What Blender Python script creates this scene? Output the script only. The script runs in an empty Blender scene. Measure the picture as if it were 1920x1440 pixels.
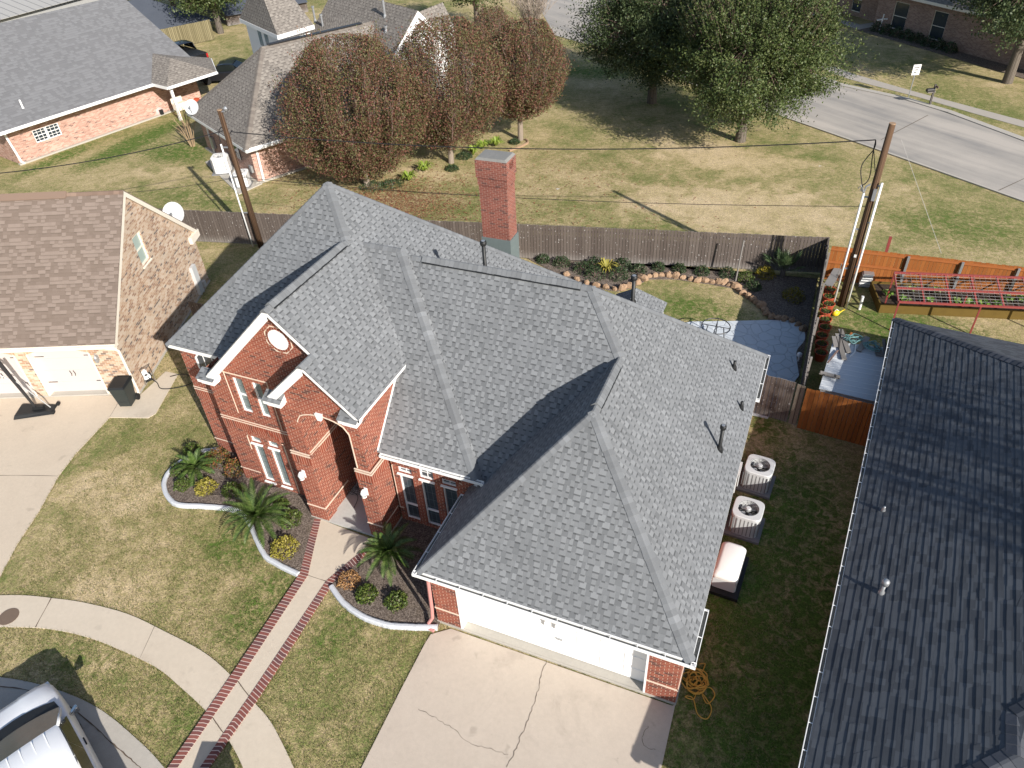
import bpy, bmesh, math, random
import numpy as np
from mathutils import Vector, Matrix
R = math.radians
random.seed(7); RNG = np.random.default_rng(11)
S = bpy.context.scene
COL = S.collection

# ------------------------------------------------------------------ camera
CP = np.array([7.14328608, -9.22184769, 17.21765027])
YAW, PIT, ROL, FPX = -0.43309394, 0.67877503, -0.06167893, 1384.28455
_fw = np.array([math.sin(YAW)*math.cos(PIT), math.cos(YAW)*math.cos(PIT), -math.sin(PIT)])
_r = np.array([math.cos(YAW), -math.sin(YAW), 0.0]); _u = np.cross(_r, _fw)
_r2 = math.cos(ROL)*_r + math.sin(ROL)*_u; _u2 = -math.sin(ROL)*_r + math.cos(ROL)*_u
cam = bpy.data.objects.new('camera', bpy.data.cameras.new('camera')); COL.objects.link(cam)
cam.data.sensor_width = 36; cam.data.lens = 36*FPX/1920
cam.data.clip_start = 0.1; cam.data.clip_end = 2000
cam.matrix_world = Matrix([[_r2[0], _u2[0], -_fw[0], CP[0]], [_r2[1], _u2[1], -_fw[1], CP[1]],
                           [_r2[2], _u2[2], -_fw[2], CP[2]], [0, 0, 0, 1]])
S.camera = cam

def G(px, py, z=0.0):
    "survey a point of the photograph (1920x1440) on the level z"
    d = _fw*FPX + _r2*(px-960) - _u2*(py-720)
    d = d/d[2]*(z-CP[2])
    return Vector(CP+d)
def PL(px, py, n, p0):
    "survey a point of the photograph on the plane through p0 with normal n"
    d = _fw*FPX + _r2*(px-960) - _u2*(py-720); n = np.array(n); p0 = np.array(p0)
    return Vector(CP + d*((n@(p0-CP))/(n@d)))

# ------------------------------------------------------------------ light
SUN_AZ, SUN_EL = 123.2, 27.5
w = bpy.data.worlds.new("World"); S.world = w; w.use_nodes = True
wn = w.node_tree; bg = wn.nodes['Background']
sky = wn.nodes.new('ShaderNodeTexSky'); sky.sky_type = 'NISHITA'; sky.sun_disc = False
sky.sun_elevation = R(SUN_EL); sky.sun_rotation = R(SUN_AZ); sky.altitude = 20
sky.air_density = 1.0; sky.dust_density = 1.0; sky.ozone_density = 1.0
wn.links.new(sky.outputs[0], bg.inputs[0]); bg.inputs[1].default_value = 0.095
sl = bpy.data.lights.new('sun', 'SUN'); sl.energy = 5.0; sl.angle = R(0.5); sl.color = (1.0, 0.945, 0.87)
sun = bpy.data.objects.new('sun', sl); COL.objects.link(sun)
sd = Vector((math.sin(R(SUN_AZ))*math.cos(R(SUN_EL)), math.cos(R(SUN_AZ))*math.cos(R(SUN_EL)), math.sin(R(SUN_EL))))
sun.rotation_euler = sd.to_track_quat('Z', 'Y').to_euler(); sun.location = (20, -20, 30)
S.view_settings.view_transform = 'Standard'; S.view_settings.look = 'None'
S.view_settings.exposure = 0.55; S.view_settings.gamma = 1.0

# ------------------------------------------------------------------ node helpers
class NT:
    def __init__(s, name):
        s.m = bpy.data.materials.new(name); s.m.use_nodes = True
        s.t = s.m.node_tree; s.b = s.t.nodes['Principled BSDF']
    def node(s, typ, ins=None, out=0, **props):
        n = s.t.nodes.new(typ)
        for k, v in props.items(): setattr(n, k, v)
        for k, v in (ins or {}).items():
            if hasattr(v, 'node'): s.t.links.new(v, n.inputs[k])
            elif v is not None: n.inputs[k].default_value = v
        return n.outputs[out]
    def math(s, op, a, b=None, c=None, clamp=False):
        i = {0: a}
        if b is not None: i[1] = b
        if c is not None: i[2] = c
        return s.node('ShaderNodeMath', i, operation=op, use_clamp=clamp)
    def mix(s, f, a, b, blend='MIX'):
        n = s.t.nodes.new('ShaderNodeMix'); n.data_type = 'RGBA'; n.blend_type = blend
        for k, v in ((0, f), (6, a), (7, b)):
            if hasattr(v, 'node'): s.t.links.new(v, n.inputs[k])
            else: n.inputs[k].default_value = v if k == 0 else (*v[:3], 1)
        return n.outputs[2]
    def fmix(s, f, a, b):
        return s.math('ADD', s.math('MULTIPLY', s.math('SUBTRACT', 1.0, f), a), s.math('MULTIPLY', f, b))
    def ramp(s, f, stops, interp='LINEAR'):
        n = s.t.nodes.new('ShaderNodeValToRGB'); n.color_ramp.interpolation = interp
        e = n.color_ramp.elements
        while len(e) > 1: e.remove(e[-1])
        e[0].position = stops[0][0]; e[0].color = (*stops[0][1], 1)
        for p, c in stops[1:]:
            q = e.new(p); q.color = (*c, 1)
        s.t.links.new(f, n.inputs[0]); return n.outputs[0]
    def step(s, x, lo, hi):
        n = s.t.nodes.new('ShaderNodeMapRange'); n.interpolation_type = 'SMOOTHSTEP'
        s.t.links.new(x, n.inputs[0]); n.inputs[1].default_value = lo; n.inputs[2].default_value = hi
        return n.outputs[0]
    def noise(s, scale, detail=3, rough=.55, vec=None, dist=0.0, out=0):
        return s.node('ShaderNodeTexNoise', {'Vector': vec if vec is not None else s.obj(), 'Scale': scale, 'Detail': detail, 'Roughness': rough, 'Distortion': dist}, out=out)
    def white(s, x, y=None):
        if y is None: return s.node('ShaderNodeTexWhiteNoise', {'W': x}, noise_dimensions='1D')
        v = s.node('ShaderNodeCombineXYZ', {0: x, 1: y, 2: 0.37})
        return s.node('ShaderNodeTexWhiteNoise', {'Vector': v}, noise_dimensions='3D')
    def obj(s):
        if not hasattr(s, '_o'): s._o = s.node('ShaderNodeTexCoord', out=3)
        return s._o
    def geo(s, k='Position'):
        n = s.t.nodes.new('ShaderNodeNewGeometry'); return n.outputs[k]
    def island(s): return s.geo('Random Per Island')
    def uv(s):
        if not hasattr(s, '_uv'):
            v = s.node('ShaderNodeTexCoord', out=2)
            n = s.t.nodes.new('ShaderNodeSeparateXYZ'); s.t.links.new(v, n.inputs[0])
            s._uv = (n.outputs[0], n.outputs[1], v)
        return s._uv
    def set(s, color=None, rough=None, spec=None, metal=None, height=None, bdist=1.0, bstr=1.0, **kw):
        def put(k, v):
            if v is None: return
            if hasattr(v, 'node'): s.t.links.new(v, s.b.inputs[k])
            else: s.b.inputs[k].default_value = (*v, 1) if k == 'Base Color' and len(v) == 3 else v
        put('Base Color', color); put('Roughness', rough); put('Specular IOR Level', spec); put('Metallic', metal)
        for k, v in kw.items(): put(k, v)
        if height is not None:
            bn = s.node('ShaderNodeBump', {'Height': height, 'Distance': bdist, 'Strength': bstr})
            s.t.links.new(bn, s.b.inputs['Normal'])
        return s.m

def c8(r, g, b):   # sRGB 8 bit -> linear
    f = lambda v: v/12.92 if v <= .04045 else ((v+.055)/1.055)**2.4
    return (f(r/255), f(g/255), f(b/255))

def m_plain(name, col, rough=.6, spec=.35, var=.12, scale=6, metal=0.0, coat=0.0):
    n = NT(name)
    f = n.noise(scale, 4)
    f2 = n.noise(scale*9, 2)
    a = tuple(min(1, c*(1-var)) for c in col); b = tuple(min(1, c*(1+var)) for c in col)
    cc = n.mix(n.fmix(.35, f, f2), a, b)
    n.set(cc, n.fmix(f, rough*.85, min(1, rough*1.15)), spec, metal)
    if coat: n.b.inputs['Coat Weight'].default_value = coat
    return n.m

def m_shingle(name, cd, cl, e=.145, tw=.16, dash=.62, hbutt=.006, htooth=.004, line=.8, irregular=.45, blot=.06, stain=None, lw=.93):
    n = NT(name); U, V, _ = n.uv()
    vr = n.math('DIVIDE', V, e); row = n.math('FLOOR', vr); fy = n.math('FRACT', vr)
    def teeth(rw):
        xs = n.math('ADD', n.math('DIVIDE', U, tw), n.math('MULTIPLY', n.white(rw), 17.3))
        # uneven tab widths
        wob = n.math('MULTIPLY', n.math('SINE', n.math('ADD', n.math('MULTIPLY', xs, 1.13), n.math('MULTIPLY', rw, 2.1))), .33)
        xs = n.math('ADD', xs, wob)
        c = n.math('FLOOR', xs); rnd = n.white(c, rw)
        par = n.math('PINGPONG', c, 1.0)
        t = n.math('GREATER_THAN', n.math('ADD', n.math('MULTIPLY', par, 1-irregular), n.math('MULTIPLY', rnd, irregular)), .5)
        return t, rnd, n.math('FRACT', xs)
    t0, r0, fx = teeth(row); t1, _, _ = teeth(n.math('ADD', row, 1.0))
    f = n.math('ADD', n.math('MULTIPLY', r0, .55), n.math('MULTIPLY', t0, .45))
    col = n.mix(f, cd, cl)
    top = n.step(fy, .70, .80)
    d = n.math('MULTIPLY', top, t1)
    col = n.mix(n.math('MULTIPLY', d, 1-dash), col, tuple(c*.25 for c in cd))  # dark dash below each raised tab: its step shadow put into the base colour
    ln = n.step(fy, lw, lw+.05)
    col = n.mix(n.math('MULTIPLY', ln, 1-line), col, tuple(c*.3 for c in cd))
    gr = n.noise(120, 2, .6, vec=n.uv()[2]); big = n.noise(.45, 4, .6)
    stv = n.node('ShaderNodeCombineXYZ', {0: n.math('MULTIPLY', U, 2.2), 1: n.math('MULTIPLY', V, .35), 2: 1.0}); strk = n.noise(1.0, 5, .65, vec=stv)
    big = n.math('ADD', n.math('MULTIPLY', big, .55), n.math('MULTIPLY', strk, .45))
    k = n.math('ADD', n.math('ADD', n.math('MULTIPLY', gr, .5), .75), n.math('MULTIPLY', n.math('SUBTRACT', big, .5), blot*4))
    kk = n.node('ShaderNodeCombineXYZ', {0: k, 1: k, 2: k})
    col = n.mix(1.0, col, kk, 'MULTIPLY')
    if stain is not None:
        st = n.step(n.noise(.8, 5, .65), .56, .72)
        col = n.mix(n.math('MULTIPLY', st, .5), col, stain)
    h = n.math('ADD', n.math('MULTIPLY', n.math('SUBTRACT', 1.0, fy), hbutt), n.math('MULTIPLY', t0, htooth))
    h = n.math('ADD', h, n.math('MULTIPLY', gr, .002))
    n.set(col, .93, .25, height=h, bstr=.8)
    return n.m

def m_brick(name, stops, mortar, w=.203, hh=.0677, mw=.011, head=1.0, rough=.85, soldier=False):
    n = NT(name); U, V, _ = n.uv()
    if soldier: U, V = V, U; 
    vr = n.math('DIVIDE', V, hh); row = n.math('FLOOR', vr); fy = n.math('FRACT', vr)
    if soldier: xs = n.math('DIVIDE', U, 5.0)
    else: xs = n.math('ADD', n.math('DIVIDE', U, w), n.math('MULTIPLY', row, .5))
    c = n.math('FLOOR', xs); fx = n.math('FRACT', xs)
    rnd = n.white(c, row)
    col = n.ramp(rnd, stops, 'CONSTANT')
    nz = n.noise(40, 3, .6, vec=n.uv()[2])
    col = n.mix(n.math('MULTIPLY', n.math('SUBTRACT', nz, .3), .5), col, tuple(c*.45 for c in stops[0][1]))
    dv = n.math('ABSOLUTE', n.math('SUBTRACT', fy, .5)); du = n.math('ABSOLUTE', n.math('SUBTRACT', fx, .5))
    mh = n.step(dv, .5-mw/hh, .5-mw/hh*.5); mv = n.step(du, .5-mw*head/w, .5-mw*head/w*.5)
    mm = n.math('MULTIPLY', mh, .9) if soldier else n.math('MAXIMUM', n.math('MULTIPLY', mh, .5), mv)
    col = n.mix(mm, col, mortar)
    big = n.noise(.7, 4, .6); k = n.math('ADD', n.math('MULTIPLY', big, .5), .75)
    col = n.mix(1.0, col, n.node('ShaderNodeCombineXYZ', {0: k, 1: k, 2: k}), 'MULTIPLY')
    h = n.math('ADD', n.math('MULTIPLY', mm, -.006), n.math('MULTIPLY', nz, .003))
    n.set(col, rough, .25, height=h, bstr=.7)
    return n.m

def m_wood(name, c1, c2, plank=.14, rough=.85, spots=None, horizontal=False, gap=.10):
    n = NT(name); U, V, vec = n.uv()
    if horizontal: U, V = V, U
    x = n.math('DIVIDE', U, plank); i = n.math('FLOOR', x); fx = n.math('FRACT', x)
    rnd = n.white(i)
    st = n.node('ShaderNodeCombineXYZ', {0: n.math('MULTIPLY', U, 40), 1: n.math('MULTIPLY', V, 1.6), 2: n.math('MULTIPLY', i, 3.1)})
    g = n.noise(1.0, 5, .65, vec=st)
    f = n.math('ADD', n.math('MULTIPLY', rnd, .5), n.math('MULTIPLY', g, .55))
    col = n.mix(f, c1, c2)
    if spots is not None:
        sp = n.step(n.noise(9, 2, .4, vec=n.node('ShaderNodeCombineXYZ', {0: n.math('MULTIPLY', U, 1.5), 1: V, 2: i})), .66, .72)
        col = n.mix(n.math('MULTIPLY', sp, .75), col, spots)
        low = n.step(n.math('ADD', V, n.math('MULTIPLY', g, .5)), .75, .1)
        col = n.mix(n.math('MULTIPLY', low, .35), col, spots)
    dv = n.math('ABSOLUTE', n.math('SUBTRACT', fx, .5)); gp = n.step(dv, .5-gap, .5-gap*.4)
    col = n.mix(n.math('MULTIPLY', gp, .8), col, tuple(c*.15 for c in c1))
    h = n.math('ADD', n.math('MULTIPLY', gp, -.012), n.math('MULTIPLY', g, .004))
    n.set(col, rough, .2, height=h, bstr=.8)
    return n.m

def m_concrete(name, c1, c2, scale=.5, stain=None, grit=60, joint=None, rough=.9, spots=0):
    n = NT(name)
    a = n.noise(scale, 5, .6); b = n.noise(scale*8, 4, .6); g = n.noise(grit, 2, .6); v = n.noise(9, 3, .7)
    col = n.mix(n.math('ADD', n.math('MULTIPLY', a, .7), n.math('MULTIPLY', b, .35)), c1, c2)
    k = n.math('ADD', n.math('MULTIPLY', g, .28), n.math('ADD', n.math('MULTIPLY', v, .16), .78))
    col = n.mix(1.0, col, n.node('ShaderNodeCombineXYZ', {0: k, 1: k, 2: k}), 'MULTIPLY')
    if stain is not None:
        s = n.step(n.noise(scale*2.3, 6, .7, dist=.6), .55, .75)
        col = n.mix(n.math('MULTIPLY', s, .55), col, stain)
    if spots:
        s2 = n.step(n.noise(1.7, 3, .5, dist=.3), .66, .74); s3 = n.step(n.noise(7, 3, .6), .70, .76)
        col = n.mix(n.math('MULTIPLY', n.math('MAXIMUM', s2, s3), spots), col, tuple(q*.55 for q in c1))
    n.set(col, rough, .25, height=n.math('MULTIPLY', g, .004), bstr=.5)
    return n.m

def m_leaf(name, stops, rough=.55, trans=.0, clump=.7):
    n = NT(name)
    r = n.island(); z = n.noise(clump, 3, .6, vec=n.geo('Position'))
    f = n.math('ADD', n.math('MULTIPLY', r, .62), n.math('MULTIPLY', n.math('SUBTRACT', n.math('MULTIPLY', z, 1.6), .3), .38))
    col = n.ramp(f, stops)
    n.set(col, rough, .3)
    if trans:
        n.b.inputs['Subsurface Weight'].default_value = 0
        out = n.t.nodes['Material Output']
        tr = n.t.nodes.new('ShaderNodeBsdfTranslucent'); n.t.links.new(col, tr.inputs[0])
        mx = n.t.nodes.new('ShaderNodeMixShader'); mx.inputs[0].default_value = trans
        n.t.links.new(n.b.outputs[0], mx.inputs[1]); n.t.links.new(tr.outputs[0], mx.inputs[2])
        n.t.links.new(mx.outputs[0], out.inputs[0])
    return n.m

# ------------------------------------------------------------------ mesh helpers
Z = Vector((0, 0, 1))
class MB:
    def __init__(s): s.v = []; s.f = []
    def add(s, vs, fs):
        o = len(s.v); s.v += [tuple(v) for v in vs]; s.f += [tuple(i+o for i in f) for f in fs]; return s
    def poly(s, pts): return s.add(pts, [tuple(range(len(pts)))])
    def hexa(s, b, t):   # bottom quad (ccw from above), top quad
        return s.add(list(b)+list(t), [(3, 2, 1, 0), (4, 5, 6, 7), (0, 1, 5, 4), (1, 2, 6, 5), (2, 3, 7, 6), (3, 0, 4, 7)])
    def box(s, x0, x1, y0, y1, z0, z1):
        return s.hexa([(x0, y0, z0), (x1, y0, z0), (x1, y1, z0), (x0, y1, z0)], [(x0, y0, z1), (x1, y0, z1), (x1, y1, z1), (x0, y1, z1)])
    def obox(s, c, ang, lx, ly, z0, z1, taper=1.0):
        ca, sa = math.cos(ang), math.sin(ang)
        q = lambda k: [(c[0]+ca*x*lx/2*k-sa*y*ly/2*k, c[1]+sa*x*lx/2*k+ca*y*ly/2*k) for x, y in ((-1, -1), (1, -1), (1, 1), (-1, 1))]
        return s.hexa([(*p, z0) for p in q(1)], [(*p, z1) for p in q(taper)])
    def slab(s, pts, th):
        n = len(pts); lo = [(p[0], p[1], p[2]-th) for p in pts]
        fs = [tuple(range(n)), tuple(range(2*n-1, n-1, -1))] + [((i+1) % n, i, n+i, n+(i+1) % n) for i in range(n)]
        return s.add(list(pts)+lo, fs)
    def bar(s, p0, p1, w, h, up=Z):
        p0, p1 = Vector(p0), Vector(p1); d = (p1-p0).normalized(); a = d.cross(up)
        if a.length < 1e-4: a = d.cross(Vector((1, 0, 0)))
        a.normalize(); b = a.cross(d)
        q = lambda p: [p-a*w/2-b*h/2, p+a*w/2-b*h/2, p+a*w/2+b*h/2, p-a*w/2+b*h/2]
        return s.hexa(q(p0), q(p1))
    def tube(s, pts, r, n=6, cap=True):
        pts = [Vector(p) for p in pts]; rs = r if hasattr(r, '__len__') else [r]*len(pts)
        vs = []; N = len(pts); a = None
        for i, p in enumerate(pts):
            d = (pts[min(i+1, N-1)]-pts[max(i-1, 0)]).normalized()
            if a is None:
                a = d.cross(Z)
                if a.length < 1e-3: a = d.cross(Vector((1, 0, 0)))
            else: a = a - d*a.dot(d)
            a.normalize(); b = d.cross(a)
            vs += [p+(a*math.cos(2*math.pi*k/n)+b*math.sin(2*math.pi*k/n))*rs[i] for k in range(n)]
        fs = [(i*n+k, i*n+(k+1) % n, (i+1)*n+(k+1) % n, (i+1)*n+k) for i in range(N-1) for k in range(n)]
        if cap: fs += [tuple(range(n-1, -1, -1)), tuple((N-1)*n+k for k in range(n))]
        return s.add(vs, fs)
    def lathe(s, prof, c=(0, 0, 0), n=16):
        vs = [(c[0]+r*math.cos(2*math.pi*k/n), c[1]+r*math.sin(2*math.pi*k/n), c[2]+z) for r, z in prof for k in range(n)]
        N = len(prof)
        fs = [(i*n+k, i*n+(k+1) % n, (i+1)*n+(k+1) % n, (i+1)*n+k) for i in range(N-1) for k in range(n)]
        fs += [tuple(range(n-1, -1, -1)), tuple((N-1)*n+k for k in range(n))]
        return s.add(vs, fs)
    def blob(s, c, rx, ry, rz, seg=10, ring=7, jit=0):
        vs = []; fs = []
        for i in range(ring+1):
            th = math.pi*i/ring
            for k in range(seg):
                ph = 2*math.pi*k/seg; q = 1+random.uniform(-jit, jit)
                vs.append((c[0]+rx*q*math.sin(th)*math.cos(ph), c[1]+ry*q*math.sin(th)*math.sin(ph), c[2]-rz*q*math.cos(th)))
        for i in range(ring):
            for k in range(seg): fs.append((i*seg+k, i*seg+(k+1) % seg, (i+1)*seg+(k+1) % seg, (i+1)*seg+k))
        return s.add(vs, fs)
    def xf(s, M):
        s.v = [tuple(M @ Vector(v)) for v in s.v]; return s
    def build(s, name, mat, parent=None, smooth=False, uv=True, bevel=0):
        me = bpy.data.meshes.new(name); me.from_pydata(s.v, [], s.f)
        if bevel:
            bm = bmesh.new(); bm.from_mesh(me)
            bmesh.ops.remove_doubles(bm, verts=bm.verts, dist=1e-5)
            bmesh.ops.bevel(bm, geom=[e for e in bm.edges], offset=bevel, segments=2, affect='EDGES', clamp_overlap=True)
            bm.to_mesh(me); bm.free()
        if uv:
            ul = me.uv_layers.new(name='UVMap').data
            for p in me.polygons:
                nn = p.normal; a = Z.cross(nn)
                if a.length < .05: a = Vector((1, 0, 0)); b = Vector((0, 1, 0))
                else: a.normalize(); b = nn.cross(a)
                for li in p.loop_indices:
                    co = me.vertices[me.loops[li].vertex_index].co; ul[li].uv = (co.dot(a), co.dot(b))
        if smooth:
            for p in me.polygons: p.use_smooth = True
        if mat: me.materials.append(mat)
        o = bpy.data.objects.new(name, me); COL.objects.link(o)
        if parent: o.parent = parent
        return o

def build_each(m, name, mat, parent, **kw):
    "build every far apart piece of m as a part of its own; returns the first"
    n = len(m.v); root = list(range(n))
    def find(i):
        while root[i] != i: root[i] = root[root[i]]; i = root[i]
        return i
    for f in m.f:
        for q in f[1:]: root[find(q)] = find(f[0])
    isl = {}
    for i in range(n): isl.setdefault(find(i), []).append(i)
    keys = list(isl); V_ = np.array(m.v); bx = [(V_[isl[k]].min(0), V_[isl[k]].max(0)) for k in keys]; K = len(keys); g = list(range(K))
    def fg(i):
        while g[i] != i: i = g[i]
        return i
    for i in range(K):
        for j in range(i):
            gap = np.maximum(0, np.maximum(bx[i][0]-bx[j][1], bx[j][0]-bx[i][1])); big = max((bx[i][1]-bx[i][0]).max(), (bx[j][1]-bx[j][0]).max())
            if np.sqrt((gap**2).sum()) < min(.12, max(.02, .5*big)): g[fg(i)] = fg(j)
    cl = {}
    for i, k in enumerate(keys): cl.setdefault(fg(i), set()).update(isl[k])
    out = []
    for ids in cl.values():
        q = MB(); mp = {v: i for i, v in enumerate(sorted(ids))}; q.v = [m.v[v] for v in sorted(ids)]; q.f = [tuple(mp[v] for v in f) for f in m.f if f[0] in ids]
        out.append(q.build(name, mat, parent, **kw))
    return out[0]

def npmesh(name, co, faces_n, mat, parent=None):
    "big mesh of separate quads/tris: co (k, n, 3)"
    k, n, _ = co.shape
    me = bpy.data.meshes.new(name); me.vertices.add(k*n); me.vertices.foreach_set('co', co.reshape(-1).astype(np.float32))
    me.loops.add(k*n); me.loops.foreach_set('vertex_index', np.arange(k*n, dtype=np.int32))
    me.polygons.add(k); me.polygons.foreach_set('loop_start', np.arange(0, k*n, n, dtype=np.int32))
    me.polygons.foreach_set('loop_total', np.full(k, n, dtype=np.int32))
    me.update(); me.materials.append(mat)
    o = bpy.data.objects.new(name, me); COL.objects.link(o)
    if parent: o.parent = parent
    return o

def tag(o, label, cat, group=None):
    o['label'] = label; o['category'] = cat
    if group: o['group'] = group
    return o
def thing(name, label, cat, loc=(0, 0, 0), rz=0.0, group=None):
    o = bpy.data.objects.new(name, None); o.empty_display_size = .2; COL.objects.link(o)
    o.location = loc; o.rotation_euler = (0, 0, rz)
    return tag(o, label, cat, group)
def struct(o): o['kind'] = 'structure'; return o
def stuff(o, label=None, cat=None):
    o['kind'] = 'stuff'
    if label: tag(o, label, cat)
    return o
def dup(root, loc, rz=0.0, label=None, scale=1.0):
    r = root.copy(); COL.objects.link(r); r.location = loc; r.rotation_euler = (0, 0, rz); r.scale = (scale,)*3
    if label: r['label'] = label
    for ch in list(root.children):
        c = ch.copy(); COL.objects.link(c); c.parent = r
        for g in list(ch.children):
            d = g.copy(); COL.objects.link(d); d.parent = c
    return r
def leafquads(P, size, rng, flat=0.0, aspect=.5, nrm=None):
    "P (k,3) leaf centres -> (k,4,3) random oriented leaf shaped quads"
    k = len(P)
    a = rng.normal(size=(k, 3)); a /= np.linalg.norm(a, axis=1)[:, None]
    b = rng.normal(size=(k, 3))
    if nrm is not None: b = b*(1-flat) + np.cross(nrm, a)*flat*1.5
    b -= a*(a*b).sum(1)[:, None]; b /= np.linalg.norm(b, axis=1)[:, None]+1e-9
    s = size*(.6+.8*rng.random(k))[:, None]
    return np.stack([P-a*s*.5, P+b*s*aspect*.5, P+a*s*.5, P-b*s*aspect*.5], 1)

# ------------------------------------------------------------------ materials
M = {}
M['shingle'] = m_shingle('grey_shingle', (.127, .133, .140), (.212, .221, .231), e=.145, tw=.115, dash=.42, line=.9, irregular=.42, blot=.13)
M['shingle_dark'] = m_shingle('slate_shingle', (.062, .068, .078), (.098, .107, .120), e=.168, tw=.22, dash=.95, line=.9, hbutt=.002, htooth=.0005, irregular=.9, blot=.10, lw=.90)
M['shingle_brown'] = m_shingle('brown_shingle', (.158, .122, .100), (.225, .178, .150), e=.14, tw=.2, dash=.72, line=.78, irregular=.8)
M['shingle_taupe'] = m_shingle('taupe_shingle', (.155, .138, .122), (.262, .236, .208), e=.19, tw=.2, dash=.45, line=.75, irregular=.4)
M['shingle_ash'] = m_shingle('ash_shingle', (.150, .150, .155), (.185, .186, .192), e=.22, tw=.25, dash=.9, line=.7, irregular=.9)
M['brick_red'] = m_brick('red_brick', [(0, (.235, .066, .042)), (.3, (.27, .078, .048)), (.62, (.30, .092, .057)), (.84, (.18, .06, .043)), (.93, (.11, .048, .040))], (.52, .39, .30), mw=.006, head=1.45)
M['brick_chimney'] = m_brick('hazed_chimney_brick', [(0, (.225, .078, .057)), (.4, (.255, .09, .066)), (.75, (.20, .072, .055)), (.92, (.13, .06, .05))], (.42, .32, .26), mw=.006, head=1.1)  # red brick muted for distance: haze put into the colour
M['brick_soldier'] = m_brick('red_soldier_brick', [(0, (.225, .052, .03)), (.35, (.28, .065, .036)), (.85, (.16, .045, .03))], (.52, .38, .29), hh=.085, mw=.009, soldier=True)
M['brick_paver'] = m_brick('brick_paver', [(0, (.19, .072, .062)), (.3, (.235, .082, .066)), (.6, (.15, .072, .07)), (.8, (.26, .095, .075))], (.62, .50, .44), hh=.10, mw=.013, soldier=True)
M['brick_tan'] = m_brick('tan_mixed_brick', [(0, (.52, .39, .285)), (.26, (.46, .32, .22)), (.44, (.38, .235, .15)), (.60, (.56, .45, .35)), (.80, (.31, .19, .13)), (.93, (.16, .125, .11))], (.56, .49, .41), mw=.010, w=.21, hh=.075)
M['brick_pink'] = m_brick('pink_brick', [(0, (.47, .285, .225)), (.3, (.42, .24, .185)), (.55, (.54, .355, .285)), (.8, (.38, .21, .16)), (.95, (.2, .12, .1))], (.52, .40, .34), mw=.009)
M['brick_brown'] = m_brick('brown_brick', [(0, (.30, .19, .145)), (.4, (.24, .145, .11)), (.75, (.36, .24, .19))], (.36, .29, .24), mw=.012)
M['mortar'] = m_plain('cream_mortar_band', (.68, .55, .44), .85, .2)
M['white'] = m_plain('white_trim_paint', (.80, .80, .79), .5, .4, .03, 3)
M['white_door'] = m_plain('white_door_paint', (.84, .84, .83), .45, .4, .02, 2)
M['cream'] = m_plain('cream_trim_paint', (.74, .68, .58), .55, .35, .04, 3)
M['pinkdoor'] = m_plain('pale_garage_paint', (.52, .47, .45), .5, .35, .03, 2)
M['gutter_in'] = m_plain('dark_gutter_inside', (.13, .13, .12), .8, .2, .5, 8)  # dark tone for the inside of the gutters
M['metal_dk'] = m_plain('dark_metal', (.02, .02, .022), .45, .5, .2, 10)
M['black'] = m_plain('black_plastic', (.014, .015, .016), .5, .4, .25, 8)
M['bin'] = m_plain('dark_green_bin_plastic', (.028, .034, .033), .5, .4, .25, 8)
M['galv'] = m_plain('galvanised_steel', (.42, .43, .44), .42, .5, .12, 10, .6)
M['flash'] = m_plain('painted_flashing', (.18, .22, .22), .5, .4, .12, 5, .3)
M['pvc'] = m_plain('white_pvc', (.78, .78, .77), .4, .4, .05, 4)
M['cap_concrete'] = m_concrete('weathered_cap', (.15, .15, .145), (.26, .255, .24), 3, (.09, .09, .085))
M['slab'] = m_concrete('slab_concrete', (.36, .34, .30), (.46, .43, .38), 1.2)
M['drive'] = m_concrete('driveway_concrete', (.43, .365, .30), (.545, .47, .392), .28, (.35, .295, .245), 55, spots=.35)
M['ndrive'] = m_concrete('tan_drive_concrete', (.48, .40, .31), (.62, .53, .42), .22, (.40, .33, .25), 50, spots=.3)
M['walk'] = m_concrete('pebble_walk_concrete', (.50, .43, .34), (.62, .54, .435), .5, (.42, .355, .28), 90, spots=.18)
M['porch'] = m_concrete('porch_concrete', (.40, .40, .38), (.52, .51, .48), .8, (.30, .30, .29))
M['street'] = m_concrete('street_concrete', (.33, .305, .275), (.44, .41, .365), .18, (.25, .235, .215), 40, spots=.4)
M['bgstreet'] = m_concrete('road_concrete', (.36, .325, .285), (.50, .45, .395), .14, (.25, .235, .22), 30)
def m_road():
    n = NT('streaked_road_concrete'); sp = n.t.nodes.new('ShaderNodeSeparateXYZ'); n.t.links.new(n.obj(), sp.inputs[0]); x, y = sp.outputs[0], sp.outputs[1]
    a = n.math('ADD', n.math('MULTIPLY', x, .81), n.math('MULTIPLY', y, -.586)); b = n.math('ADD', n.math('MULTIPLY', x, .586), n.math('MULTIPLY', y, .81))
    v = n.node('ShaderNodeCombineXYZ', {0: n.math('MULTIPLY', a, .06), 1: n.math('MULTIPLY', b, .75), 2: 0.0})
    st = n.noise(1.0, 5, .6, vec=v, dist=.3); g = n.noise(30, 2); w_ = n.noise(.35, 5, .65)
    col = n.ramp(n.math('ADD', n.math('MULTIPLY', st, .75), n.math('MULTIPLY', w_, .3)), [(.34, (.21, .205, .20)), (.5, (.34, .315, .285)), (.66, (.44, .40, .355))])
    k = n.math('ADD', n.math('MULTIPLY', g, .35), .82); col = n.mix(1.0, col, n.node('ShaderNodeCombineXYZ', {0: k, 1: k, 2: k}), 'MULTIPLY')
    n.set(col, .9, .25); return n.m
M['bgstreet'] = m_road()
M['curb'] = m_concrete('curb_concrete', (.36, .335, .30), (.47, .44, .39), .6)
M['edging'] = m_concrete('white_grey_edging', (.44, .46, .49), (.58, .60, .63), 2.5, (.27, .28, .29), 30)
M['patio'] = m_concrete('stamped_patio', (.44, .48, .52), (.52, .56, .60), .6, None, 20)
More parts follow.
